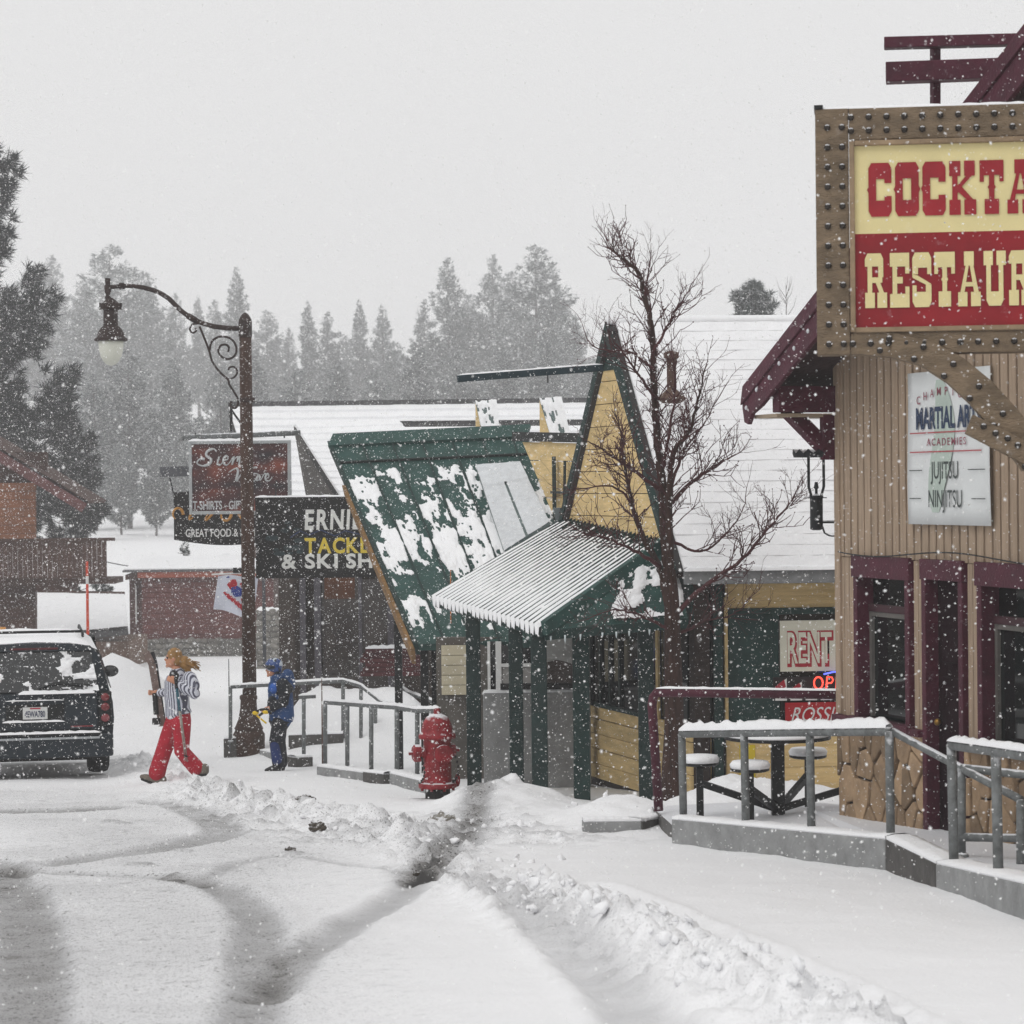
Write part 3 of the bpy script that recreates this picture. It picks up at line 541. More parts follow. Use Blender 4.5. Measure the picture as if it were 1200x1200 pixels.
# ================================================================== RESTAURANT
def restaurant():
    o = Vector((0, 0, 0)); c = P(988, 958, 21.6); o = Vector((c.x, c.y, .62)); fr = Frame(o, STREET)
    t = thing('restaurant', 'tan board and batten restaurant with maroon trim and stone base', 'building', o, STREET)
    def L(px, py, off=0): q = fr.loc(px, py, off); return q.x, q.z
    zs = L(1000, 655)[1]; zstone = L(1005, 846)[1]; ztop = 3.9
    Wx = 7.2
    # openings measured on the wall
    w1a, w1b = L(1006, 700)[0], L(1071, 700)[0]; d1a, d1b = L(1086, 700)[0], L(1134, 700)[0]; w2a, w2b = L(1151, 700)[0], L(1151, 700)[0] + 1.25
    zh = zs + .015; zsill = L(1006, 838)[1]
    WALL = M('tan_backing', '#6b5c4b', .85, .2, 5, .3, 40)
    # wall panels round the openings
    for a, b, z0, z1 in ((0, w1a, zstone, zh), (w1b, d1a, zstone, zh), (d1b, w2a, zstone, zh), (w2b, Wx, zstone, zh), (w1a, w1b, zstone - .3, zsill), (w2a, w2b, zstone - .3, zsill)):
        bx('wall_panel', TAN if z1 == zh else WALL, t, a, b, .0, .15, z0, z1, 0)
    gz = lambda x: ztop + (x + .05) * .46 + .3
    MB().prism([(0, 0, zh), (Wx, 0, zh), (Wx, 0, gz(Wx)), (0, 0, gz(0))], (0, .15, 0)).build('upper_wall', WALL, t)
    MB().prism([(-.0, .15, 0), (0, 9, 0), (0, 9, gz(0)), (0, .15, gz(0))], (.15, 0, 0)).build('side_wall', TAN, t)
    rng = random.Random(2)
    k = 0; x = .0
    while x < Wx:       # vertical boards
        w = .118; MB().box(x + .002, min(x + w, Wx), -.022, 0.003, zh + .003, 0).build  # size only
        zt = gz(x) - .02; bx('board', TAN, t, x + .018, x + w, -.024 - .004 * rng.random(), .002, zh + .004, zt, .004); x += w + .012
    for a, b in ((.0, w1a - .03), (w1b + .03, d1a - .03), (d1b + .03, w2a - .03)):
        n = max(1, round((b - a) / .1))
        for i in range(n): bx('board', TAN, t, a + (b - a) * i / n + .012, a + (b - a) * (i + 1) / n, -.022, .002, zstone + .02, zh - .002, .004)
    GD = M('window_glass', '#101415', .04, .6, 2.5, spec=.5)
    INT = M('dim_interior', '#15100f', .9, .4, 4)
    def window(a, b, label, ledge=True):
        w = thing('window', None, None); w.parent = t
        fr_ = .075
        bx('frame', MAROON, w, a, a + fr_, -.05, .16, zsill, zh - .16, .006); bx('frame', MAROON, w, b - fr_, b, -.05, .16, zsill, zh - .16, .006)
        bx('head', MAROON, w, a - .02, b + .02, -.06, .16, zh - .16, zh + .02, .006); bx('sill', MAROON, w, a - .05, b + .05, -.10, .16, zsill - .07, zsill, .006)
        zt = zh - .16 - (zh - .16 - zsill) * .22; ff = M('grey_sash', '#5f5c58', .6, .25, 8)
        bx('transom_bar', M('sash_maroon', '#3c2027', .6, .3, 8), w, a + fr_, b - fr_, .05, .1, zt - .03, zt + .03, .004)
        bx('sash', ff, w, a + fr_, a + fr_ + .04, .06, .1, zsill, zt - .03, .003); bx('sash', ff, w, b - fr_ - .04, b - fr_, .06, .1, zsill, zt - .03, .003); bx('sash', ff, w, a + fr_ + .04, b - fr_ - .04, .06, .1, zt - .07, zt - .03, .003)
        bx('pane', GD, w, a + fr_, b - fr_, .10, .11, zt + .03, zh - .16, 0); bx('pane', GD, w, a + fr_ + .04, b - fr_ - .04, .09, .10, zsill, zt - .07, 0)
        return w
    window(w1a, w1b, ''); window(w2a, w2b, '')
    dd = thing('door', None, None); dd.parent = t; z0 = .0
    bx('jamb', MAROON, dd, d1a, d1a + .07, -.05, .16, z0, zh - .14, .005); bx('jamb', MAROON, dd, d1b - .07, d1b, -.05, .16, z0, zh - .14, .005); bx('head', MAROON, dd, d1a - .01, d1b + .01, -.06, .16, zh - .14, zh + .02, .005)
    bx('leaf', M('dark_maroon_door', '#1c0910', .85, .35, 6, .2, 30, stick=.3, stscale=20, spec=.1), dd, d1a + .07, d1b - .07, .06, .11, z0, zh - .14, .004)
    for k in range(3): bx('raised_panel', M('dark_maroon_door', '', 0), dd, d1a + .16, d1b - .16, .045, .062, .15 + k * .66, .70 + k * .66, .012)
    MB().ball((d1a + .13, .02, 1.0), .03, 10, 7).build('knob', M('brass', '#8a6a35', .35, .2, 5, metal=.8), dd, 0, True)
    # stone veneer: irregular flagstones cut by a voronoi pattern
    stone_veneer(t, 0, d1a - .02, 0, zstone, 26, 5); stone_veneer(t, d1b + .02, Wx - 2.5, 0, zstone, 40, 8)
    bx('stone_backing', MORTAR, t, 0, d1a, .0, .14, -.3, zstone - .001, 0); bx('stone_backing', MORTAR, t, d1b, Wx, .0, .14, -.3, zstone - .001, 0)
    bx('water_table', MAROON, t, -.02, d1a, -.09, .0, zstone - .01, zstone + .045, .006); bx('water_table', MAROON, t, d1b, Wx, -.09, 0, zstone - .01, zstone + .045, .006)
    bx('corner_board', TAN, t, -.03, .07, -.045, .02, zstone + .05, gz(0) - .1, .005); bx('corner_return', DARKW, t, -.035, -.001, .02, .14, 0, gz(0) - .2, .005)
    # roof: bargeboard raking up to the right, overhanging the wall
    oh = -.62
    a = L(871, 472, oh); b = L(1200, 52, oh); sl = (b[1] - a[1]) / (b[0] - a[0]); x0 = a[0]; x1 = b[0] + 2.2; z0 = a[1]; z1 = z0 + sl * (x1 - x0)
    def rk(x): return z0 + sl * (x - x0)
    MB().prism([(x0, oh, z0 - .02), (x1, oh, z1 - .02), (x1, oh, z1 + .10), (x0 + .05, oh, z0 + .14)], (0, -.03, 0)).build('bargeboard_top', MAROON, t, .005)
    lower = [(x0, z0 - .05), (x0 + .04, z0 - .17), (x0 + .12, z0 - .19), (x0 + .2, z0 - .10), (x0 + .4, rk(x0 + .4) - .22)]
    MB().prism([(x0, oh + .03, z0 - .021)] + [(x, oh + .03, z) for x, z in lower] + [(x1, oh + .03, z1 - .26), (x1, oh + .03, z1 - .021)], (0, -.04, 0)).build('bargeboard', MAROON, t, .005)
    wl = M('snowy_bulb', '#cfd2d6', .3, .05, 4)
    for k in range(17):
        x = x0 + .12 + k * .26; MB().ball((x + rng.uniform(-.05, .05), oh - .04, rk(x) - .10 + rng.uniform(-.03, .03)), (.016, .012, .02), 8, 5).build('bulb', wl, t, 0, True)
    rf = M('brown_roofing', '#3d2c2c', .85, .3, 6, .5, 30)
    MB().prism([(x0 + .06, oh + .0, z0 + .03), (x1, oh + .0, z1 + .03), (x1, 9, z1 + .03), (x0 + .06, 9, z0 + .03)], (0, 0, .07)).build('roof', rf, t)
    MB().prism([(x0 + .08, oh + .04, z0 + .105), (x1, oh + .04, z1 + .105), (x1, 9, z1 + .105), (x0 + .08, 9, z0 + .105)], (0, 0, .06)).build('roof_snow', SNOW, t, .02)
    so_ = M('pale_soffit', '#9c8c78', .8, .1, 5)
    bx('soffit', so_, t, x0 + .12, -.002, oh + .05, 9, z0 - .14, z0 - .11, 0)
    bx('eave_beam', MAROON, t, -.12, .02, oh + .06, .0, z0 - .10, z0 + .12, .006)
    # bracket under the eave
    pa = L(935, 432, -.3); pb = L(986, 492, -.3); MB().bar((x0 + .45, oh + .2, z0 - .06), (-.04, -.12, z0 - .40), .10, .12, (0, 1, 0)).build('knee_brace', MAROON, t, .006)
    bx('brace_post', MAROON, t, -.075, .0, -.15, -.04, z0 - .50, z0 - .12, .006)
    # outrigger beams over the gable
    f2 = Frame(P(1040, 85, 18.2), math.atan(.02)); g = thing('outrigger', None, None); g.parent = t
    inv = (Matrix.Translation(o) @ Matrix.Rotation(STREET, 4, 'Z')).inverted()
    def beam(name, pa, pb, w, h): 
        p = inv @ P(*pa); q = inv @ P(*pb); MB().bar(p, q, w, h).build(name, MAROON, g, .006)
    beam('upper_beam', (1036, 51, 18.2), (1260, 45, 18.0), .12, .078); beam('lower_beam', (1038, 86, 18.2), (1260, 78, 18.0), .16, .14); beam('upright', (1096, 56, 18.24), (1096, 160, 18.24), .06, .06)
    # string of wire along the head
    MB().tube([(x, -.07, zh + .05 - .03 * math.sin(x * 2.2)) for x in np.linspace(.1, 4.5, 30)], .006, 5).build('wire', BLACK, t)
    return fr, o
def stone_veneer(t, x0, x1, z0, z1, n, seed):
    rng = random.Random(seed); pts = []
    while len(pts) < n:
        p = (rng.uniform(x0, x1), rng.uniform(z0, z1))
        if all(((p[0] - q[0]) * 1.5) ** 2 + (p[1] - q[1]) ** 2 > .03 for q in pts) or rng.random() < .02: pts.append(p)
    for i, p in enumerate(pts):
        poly = [(x0, z0), (x1, z0), (x1, z1), (x0, z1)]
        for j, q in enumerate(pts):
            if i == j: continue
            mx_, mz = (p[0] + q[0]) / 2, (p[1] + q[1]) / 2; nx, nz = (q[0] - p[0]) * 2.2, q[1] - p[1]; l = math.hypot(nx, nz); nx /= l; nz /= l
            mx_ -= nx * .010; mz -= nz * .010; out = []
            for a, b in zip(poly, poly[1:] + poly[:1]):
                da = (a[0] - mx_) * nx + (a[1] - mz) * nz; db = (b[0] - mx_) * nx + (b[1] - mz) * nz
                if da <= 0: out.append(a)
                if da * db < 0: f = da / (da - db); out.append((a[0] + (b[0] - a[0]) * f, a[1] + (b[1] - a[1]) * f))
            poly = out
            if len(poly) < 3: break
        if len(poly) < 3: continue
        dp = .03 + .035 * rng.random(); MB().prism([(a, .01, b) for a, b in poly], (0, -dp - .01, 0)).build('flagstone', FLAG, t, .012)
RFR, RO = restaurant()
def banner():
    fr = RFR; a = fr.loc(1064, 438, -.06); b = fr.loc(1162, 625, -.06); w = b.x - a.x; h = a.z - b.z
    h = a.z - fr.loc(1064, 614, -.06).z
    t = thing('banner', 'white martial arts banner with jujitsu and ninjitsu lettering on the tan wall', 'banner', fr.w(a.x, -.06, a.z - h), STREET)
    n = 14; mb = MB(); vs = []
    for i in range(n + 1):
        for j in range(9): vs.append((w * i / n, -.006 * math.sin(i * 1.3 + j * .7) - .004, h * j / 8))
    mb.add(vs, [(i * 9 + j, (i + 1) * 9 + j, (i + 1) * 9 + j + 1, i * 9 + j + 1) for i in range(n) for j in range(8)])
    c = mb.build('cloth', M('banner_vinyl', '#d5d8d8', .5, .05, 3), t, 0, True); s = c.modifiers.new('s', 'SOLIDIFY'); s.thickness = .003; s.offset = 1
    nv = M('navy_print', '#2b3a55', .6, .1, 5); mr = M('plum_print', '#8a4a58', .6, .1, 5); bk = M('grey_print', '#3d4544', .6, .1, 5); rd = M('red_print', '#a8474c', .6, .1, 5); gn = M('sage_print', '#b0bdb4', .6, .1, 5)
    Y = -.02
    mb = MB(); k = []
    for i in range(26): f = i / 25; k.append((w * (.42 + .06 * math.sin(f * 5)), h * (.94 - .86 * f), w * (.04 + .09 * math.sin(f * math.pi) ** .7)))
    for (x, z, r), (x2, z2, r2) in zip(k[:-1], k[1:]): mb.add([(x - r, Y + .003, z), (x + r, Y + .003, z), (x2 + r2, Y + .003, z2), (x2 - r2, Y + .003, z2)], [(0, 1, 2, 3)])
    mb.build('figure_print', gn, t)
    def put(s, size, x, z, mat, bold, sx, al='CENTER', sp=1.0): text(s, size, mat, t, (x, Y, z), 'lettering', bold, 0, rad(90), sx, al, 0, sp)
    s = 'CHAMPION'
    for i, ch in enumerate(s):
        f = i / 7 - .5; put(ch, h * .075, w * (.46 + f * .60), h * (.84 - .10 * f * f * 2), mr, .001, 1.1)
    put('MARTIAL ARTS', h * .19, w * .52, h * .63, nv, .008, .72); put('ACADEMIES', h * .068, w * .5, h * .515, mr, .001, 1.25, 'CENTER', 1.3)
    for z in (.60, .475): MB().box(w * .05, w * .92, Y - .002, Y, h * (z - .004), h * (z + .004)).build('red_rule', rd, t)
    put('JUJITSU', h * .16, w * .48, h * .30, bk, .001, .74); put('NINJITSU', h * .16, w * .48, h * .115, bk, .001, .74)
    for x0, x1, z in ((.04, .2, .355), (.76, .96, .355), (.04, .18, .17), (.8, .96, .17)): MB().box(w * x0, w * x1, Y - .002, Y, h * (z - .003), h * (z + .003)).build('thin_rule', bk, t)
banner()
def wall_lantern():
    d = 21.75; c = P(957, 620, d); t = thing('wall_lantern', 'black iron torch lantern with scalloped cap on the restaurant corner', 'lantern', c)
    s = d / F; I = M('wrought_iron', '#1f2123', .5, .3, 10, metal=.3, snow=.8, smin=.6)
    MB().lathe([(.03, -.01), (.055, 0), (.055, .26), (.06, .27), (.06, .285), (.03, .29), (.012, .30), (.012, .34), (.022, .35), (.012, .40)], 12).build('burner', I, t)
    MB().box(-.08, .08, -.08, .08, .262, .270).build('collar', I, t)
    for a in range(4):
        x, y = .09 * math.cos(a * math.pi / 2 + .6), .09 * math.sin(a * math.pi / 2 + .6); MB().tube([(x * .6, y * .6, .27), (x, y, .36), (x, y, .62)], .008, 6).build('cage_rod', I, t)
    mb = MB(); n = 28; vs = [(0, 0, .66)]
    for i in range(n): a = 2 * math.pi * i / n; r = .2; z = .645 + (.035 if i % 2 else 0); vs.append((r * math.cos(a), r * math.sin(a), z))
    for i in range(n): a = 2 * math.pi * i / n; vs.append((.19 * math.cos(a), .19 * math.sin(a), .61))
    mb.add(vs, [(0, 1 + i, 1 + (i + 1) % n) for i in range(n)] + [(1 + i, 1 + n + i, 1 + n + (i + 1) % n, 1 + (i + 1) % n) for i in range(n)] + [tuple(range(n + 1, 2 * n + 1))]); mb.build('scalloped_cap', I, t)
    e = Vector((.22, 0, .06)); MB().tube([(.05, 0, .06), e], .013, 6).build('bracket', I, t); MB().tube([(.05, 0, .02)] + [(.05 + .16 * f, 0, -.02 - .04 * math.sin(f * 3)) for f in np.linspace(.1, 1, 8)] + [e + Vector((0, 0, -.07))], .008, 6).build('scroll', I, t)
    MB().box(.215, .235, -.04, .04, -.06, .14).build('wall_plate', I, t)
wall_lantern()
# ================================================================== TERRACE TABLE AND STOOLS
def cafe_table():
    c = P(912, 962, 22.0); c.z = .62; t = thing('cafe_table', 'round metal table with four attached snow covered stools on the terrace', 'table', c)
    MB().box(-.055, .055, -.055, .055, 0, .68).build('pedestal', BLACK, t, .006)
    MB().lathe([(.10, .675), (.46, .68), (.46, .705), (.44, .71)], 28).build('table_top', BLACK, t)
    MB().lathe([(.455, .708), (.46, .72), (.42, .74), (.25, .75), (.02, .755)], 28).build('table_snow', SNOW, t, 0, True)
    for px, py, dy in ((820, 903, .05), (879, 914, -.45), (947, 896, .55), (1011, 907, -.15)):
        q = P(px, py, c.y + dy) - c; z = .45
        MB().bar((0, 0, .07), (q.x, q.y, .30), .05, .06).build('stool_arm', BLACK, t, .004); MB().box(q.x - .03, q.x + .03, q.y - .03, q.y + .03, .0, z).build('stool_leg', BLACK, t, .004)
        s = MB().lathe([(.14, z), (.165, z + .01), (.165, z + .03), (.1, z + .035)], 22, (q.x, q.y, 0)).build('stool_seat', BLACK, t); MB().lathe([(.165, z + .03), (.172, z + .06), (.15, z + .088), (.02, z + .096)], 22, (q.x, q.y, 0)).build('seat_snow', SNOW, s, 0, True)
cafe_table()
# ================================================================== YELLOW SKI RENTAL BUILDING
VX = Vector((1, .06, 0))               # its long walls run across the view
def course_snow(e0, e1, r1, r0, n, name, parent, lip=.022, mat=SNOW, thick=.05):
    """snow lying on a shingled slope, one step to each course"""
    e0, e1, r1, r0 = [Vector(q) for q in (e0, e1, r1, r0)]; nrm = (e1 - e0).cross(r0 - e0).normalized()
    if nrm.z < 0: nrm = -nrm
    m = 60; mb = MB(); vs = []; rows = 0; rng = random.Random(3)
    for k in range(n):
        for f, h in ((k / n, thick + lip), (min(1, (k + .97) / n), thick)):
            for i in range(m + 1):
                u = i / m; q = e0.lerp(e1, u).lerp(r0.lerp(r1, u), f); vs.append(q + nrm * (h + .012 * (rng.random() - .5)))
            rows += 1
    fs = [(j * (m + 1) + i, j * (m + 1) + i + 1, (j + 1) * (m + 1) + i + 1, (j + 1) * (m + 1) + i) for j in range(rows - 1) for i in range(m)]
    # skirts
    o = len(vs)
    for i in range(m + 1): vs.append(e0.lerp(e1, i / m) + nrm * (.004 - .012 * rng.random()))
    fs += [(o + i, o + i + 1, i + 1, i) for i in range(m)]
    o = len(vs)
    for j in range(rows): vs.append(e0.lerp(r0, j / (rows - 1)) + nrm * .004)
    fs += [(o + j, j * (m + 1), (j + 1) * (m + 1), o + j + 1) for j in range(rows - 1)]
    return mb.add(vs, fs).build(name, mat, parent, 0, False)
def slab(name, mat, parent, a, b, c, d, th, bevel=0):
    a, b, c, d = [Vector(q) for q in (a, b, c, d)]; n = (b - a).cross(d - a).normalized()
    if n.z > 0: n = -n
    return MB().prism([a, b, c, d], n * th).build(name, mat, parent, bevel)
def rental():
    E = P(797, 668, 26.5); O = Vector((E.x, E.y, base_z(E.y))); fr = Frame((E.x, E.y, 0), STREET)
    t = thing('ski_rental_building', 'yellow ski rental building with steep white roof and green trimmed gable', 'building', (0, 0, 0)); 
    t.location = (E.x, E.y, 0); T = Vector((E.x, E.y, 0))
    def S(v): return Vector(v) - T
    A = fr.loc(720, 381); xa, za = A.x, A.z; ze = E.z; hw = -xa; pitch = (za - ze) / hw
    def gp(x, z, y=0): return S(fr.w(x, y, z))
    # roof: front slope towards the camera, back slope
    OV = -.09; e0 = gp(.05, ze, OV); r0 = gp(xa, za, OV); ln = VX * 6.2; b0 = gp(2 * xa - .05, ze - .02, OV)
    slab('roof', M('dark_shingle', '#3b3a3a', .9, .3, 8, .5, 30), t, e0, e0 + ln, r0 + ln, r0, .12); slab('roof', MATS['dark_shingle'], t, b0, b0 + ln, r0 + ln, r0, .12)
    course_snow(e0 + VX * .10, e0 + ln, r0 + ln, r0 + VX * .10, 24, 'roof_snow', t, .007); course_snow(b0 + ln, b0, r0, r0 + ln, 10, 'roof_snow', t)
    nz = Vector((0, 0, 1)); MB().tube([r0 + nz * .05, r0 + ln + nz * .05], .05, 8).build('ridge_cap', SNOW, t, 0, True)
    # gutter and eave board
    MB().bar(e0 + VX * .1 + Vector((0, -.05, -.08)), e0 + ln + Vector((0, -.05, -.08)), .04, .13).build('eave_board', M('grey_eave', '#7b7d7e', .7, .3, 6, .3, 30, stick=.4), t)
    snow_strip([e0 + VX * .1 + Vector((0, -.06, -.01)), e0 + ln + Vector((0, -.06, -.01))], .12, .05, t, 'eave_snow')
    # gable boards, street side
    n = 9; zb = 2.9
    zlist = np.linspace(zb, za - .12, n + 1)
    for k in range(n):
        z0, z1 = zlist[k] + .004, zlist[k + 1] - .004; f0 = max(.02, (za - .07 - z0) / pitch); f1 = max(.01, (za - .07 - z1) / pitch)
        MB().prism([gp(xa - f0, z0, -.06), gp(xa + f0, z0, -.06), gp(xa + f1, z1, -.06), gp(xa - f1, z1, -.06)], fr.R @ Vector((0, .04, 0))).build('gable_board', YEL, t, .004)
    # rake boards
    for sgn, xe in ((1, .05), (-1, 2 * xa - .05)):
        zz = ze if sgn > 0 else ze + .1
        pts = [gp(xa, za + .04, OV - .02), gp(xe, zz + .02, OV - .02), gp(xe, zz - .13, OV - .02), gp(xa, za - .16, OV - .02)]; MB().prism(pts, fr.R @ Vector((0, .05, 0))).build('rake_board', GREEN, t, .005)
        pts = [gp(xa, za - .03, OV + .035), gp(xe, zz - .05, OV + .035), gp(xe, zz - .08, OV + .035), gp(xa, za - .06, OV + .035)]; MB().prism(pts, fr.R @ Vector((0, .10, 0))).build('rake_soffit', DARKW, t)
    # apex infill and the ridge beam reaching out over the street
    MB().prism([gp(xa - .28, za - .50, OV + .02), gp(xa + .28, za - .50, OV + .02), gp(xa, za - .16, OV + .02)], fr.R @ Vector((0, .05, 0))).build('apex_panel', GREEN, t)
    p = S(P(706, 431, 28.3)); q = S(P(536, 444, 28.0)); MB().bar(p, q, .07, .075).build('ridge_beam', M('beam_green', '#1f3138', .6, .3, 8), t, .004); snow_strip([q + nz * .035, p + nz * .035], .06, .02, t, 'beam_snow')
    MB().tube([p.lerp(q, .38), p.lerp(q, .38) - nz * .12], .008, 5).build('hanger', BLACK, t)
    # roof vent with its flashing, brown against the snow
    v = S(P(787, 445, 27.35)); MB().lathe([(.10, -.25), (.16, -.2), (.05, -.1), (.05, .22), (.08, .23), (.08, .29), (.02, .31)], 10, v).build('roof_vent', M('rust_vent', '#5a463c', .8, .4, 10, .4, 30, stick=.4), t)
    # ---- street wall under the porch: lower boards and dark window
    wy = .12
    def Lw(px, py): return fr.loc(px, py, wy)
    bx2 = lambda nm, m_, x0, x1, y0, y1, z0, z1: MB().prism([gp(x0, z0, y0), gp(x1, z0, y0), gp(x1, z1, y0), gp(x0, z1, y0)], fr.R @ Vector((0, y1 - y0, 0))).build(nm, m_, t, .004)
    xf = Lw(690, 800).x; xn = .0; ztop = 2.75; zsl = Lw(700, 825).z
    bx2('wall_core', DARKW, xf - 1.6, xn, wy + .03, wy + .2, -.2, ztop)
    for k in range(5):
        z0 = .12 + (zsl - .12) * k / 5; bx2('wall_board', YEL, xf, xn - .05, wy - .012 * (k % 2), wy + .03, z0 + .005, .12 + (zsl - .12) * (k + 1) / 5 - .003)
    bx2('window_pane', GLASS, xf + .10, xn - 1.05, wy + .0, wy + .028, zsl + .03, 2.05)
    for k in range(4): x = xf + .10 + k * .33; bx2('window_bar', M('dark_green_bar', '#172523', .6, .3, 9), x, x + .05, wy - .03, wy + .0, zsl + .03, 2.06)
    bx2('trim', YEL, xf, xf + .07, wy - .04, wy - .002, zsl, 2.1); bx2('trim', YEL, xn - 1.0, xn - .93, wy - .03, wy - .002, zsl, 2.1); bx2('upper_wall', GREEN, xf - 1.4, xn, wy - .006, wy + .028, 2.07, ztop)
    bx2('window_sill', GREEN, xf + .07, xn - 1.02, wy - .06, wy + .028, zsl - .02, zsl + .028)
    bx2('window_pane', GLASS, xn - .9, xn - .15, wy + .005, wy + .029, zsl + .03, 2.05); bx2('white_sticker', WHITE, xn - .62, xn - .46, wy - .003, wy + .004, 1.35, 2.0)
    # ---- facade towards the camera
    Y0 = E.y + .16; F2 = Frame((0, Y0, 0), math.atan(.06))
    def Lf(px, py, off=0): return F2.loc(px, py, off)
    def fb(nm, m_, pxa, pya, pxb, pyb, y0, y1, bev=.004, par=None):
        a = Lf(pxa, pya); b = Lf(pxb, pyb); pts = [F2.w(a.x, y0, b.z), F2.w(b.x, y0, b.z), F2.w(b.x, y0, a.z), F2.w(a.x, y0, a.z)]
        return MB().prism([S(q) for q in pts], F2.R @ Vector((0, y1 - y0, 0))).build(nm, m_, par or t, bev)
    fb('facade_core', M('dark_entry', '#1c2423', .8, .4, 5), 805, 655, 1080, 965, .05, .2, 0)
    for k in range(3): fb('upper_board', YEL, 850, 668 + k * 15, 1060, 682.6 + k * 15, .0, .049)
    for k in range(5): fb('lower_board', YEL, 851, 855 + k * 21, 1060, 875.4 + k * 21, -.01 * (k % 2), .049)
    for k in range(5): fb('lower_board', YEL, 800, 866 + k * 21, 834, 886.4 + k * 21, -.01 * (k % 2), .049)
    SH = M('green_shutter', '#1b3633', .65, .3, 6, .3, 40, stick=.25, stscale=18)
    for k in range(27): fb('shutter_slat', SH, 854, 718 + k * 5, 912, 722.2 + k * 5, .0 + .006, .049, 0)
    fb('shutter_rail', SH, 849, 713, 1060, 718, -.02, .05); fb('shutter_stile', SH, 906, 718, 914, 852, -.015, .05)
    fb('trim', YEL, 848, 700, 853.5, 856, -.03, .05); fb('post', GREEN, 833, 665, 847, 958, -.12, .04); fb('post', GREEN, 806, 680, 812, 930, -.05, .045)
    fb('white_panel', WHITE, 809, 730, 818, 800, .03, .049); fb('window_pane', GLASS, 914, 718, 1060, 852, .03, .049, 0)
    fb('yellow_notice', M('notice_yellow', '#cdb52e', .6, .08, 5), 866, 873, 885, 911, -.02, -.012, 0)
    def sign(nm, lab, pxa, pya, pxb, pyb, y, mat, cat='sign'):
        a = Lf(pxa, pyb, y); b = Lf(pxb, pya, y); q = thing(nm, lab, cat, F2.w(a.x, y, a.z), F2.rz); w, h = b.x - a.x, b.z - a.z; bx('board', mat, q, 0, w, -.02, .0, 0, h, .003); return q, w, h
    cr = M('sign_offwhite', '#cfcdbd', .6, .06, 5); rd = M('rent_red', '#a02734', .6, .1, 5)
    q, w, h = sign('rent_sign', 'cream board sign reading rent in red block letters', 914, 726, 1010, 787, -.03, cr)
    bx('sash_frame', M('dark_frame', '#2c2a28', .6, .2, 5), q, -.012, 0, -.018, .01, -.01, h + .01, 0)
    text('RENT', h * .86, rd, q, (w * .085, -.023, h * .15), 'letter_shadow', .034, 0, rad(90), .42); text('RENT', h * .86, cr, q, (w * .075, -.026, h * .17), 'lettering', .006, 0, rad(90), .42)
    text('S', h * .86, rd, q, (w * .72, -.023, h * .15), 'letter_shadow', .034, 0, rad(90), .42); text('S', h * .86, cr, q, (w * .71, -.026, h * .17), 'lettering', .006, 0, rad(90), .42)
    q, w, h = sign('ski_brand_sign', 'red window sign with slanted white letters rossi', 920, 822, 1010, 853, -.03, M('rossi_red', '#a3161f', .5, .12, 5))
    text('ROSSIGNOL', h * .82, WHITE, q, (w * .06, -.0235, h * .25), 'lettering', .0, .35, rad(90), .80)
    q, w, h = sign('ski_poster', 'dark window display of red and white ski tips', 906, 792, 1010, 821, -.02, M('display_dark', '#231a1c', .6, .3, 5))
    for k in range(5):
        x = w * (.02 + .17 * k); MB().prism([(x, -.024, 0), (x + w * .13, -.024, 0), (x + w * .13, -.024, h * (.95 - .15 * (k % 3))), (x, -.024, h * (.6 - .12 * (k % 3)))], (0, -.004, 0)).build('ski_tip_white', WHITE, q); MB().prism([(x, -.03, h * .25), (x + w * .12, -.03, h * .6), (x + w * .10, -.03, h * (.9 - .15 * (k % 3))), (x, -.03, h * (.6 - .12 * (k % 3)))], (0, -.003, 0)).build('ski_tip_red', rd, q)
    q, w, h = sign('open_neon', 'glowing red and blue neon open sign in the rental window', 953, 789, 1010, 811, -.06, M('neon_backing', '#1a1517', .6, .2, 5))
    nr = M('neon_red', [1, .08, .05], emit=1.6); nb = M('neon_blue', [.12, .16, 1], emit=1.6)
    def stroke(pts, m_): MB().tube([(a * w, -.05, b * h) for a, b in pts], .009, 6).build('neon_tube', m_, q, 0, True)
    stroke([(.03 + .09 * math.cos(a) + .06, .52 + .33 * math.sin(a)) for a in np.linspace(0, 2 * math.pi, 16)], nr)
    stroke([(.25, .2), (.27, .85), (.37, .82), (.39, .66), (.36, .52), (.26, .5)], nr); stroke([(.60, .85), (.46, .85), (.45, .2), (.6, .2)], nr); stroke([(.45, .53), (.57, .53)], nr); stroke([(.70, .2), (.70, .85), (.84, .2), (.84, .85)], nr)
    stroke([(.15, .02), (.35, -.06), (.55, -.08), (.8, 0)], nb); stroke([(.2, 1.0), (.4, 1.12), (.6, 1.1)], nb)
    return t, T, fr, gp, E
RT, RTT, RF, RGP, RE = rental()
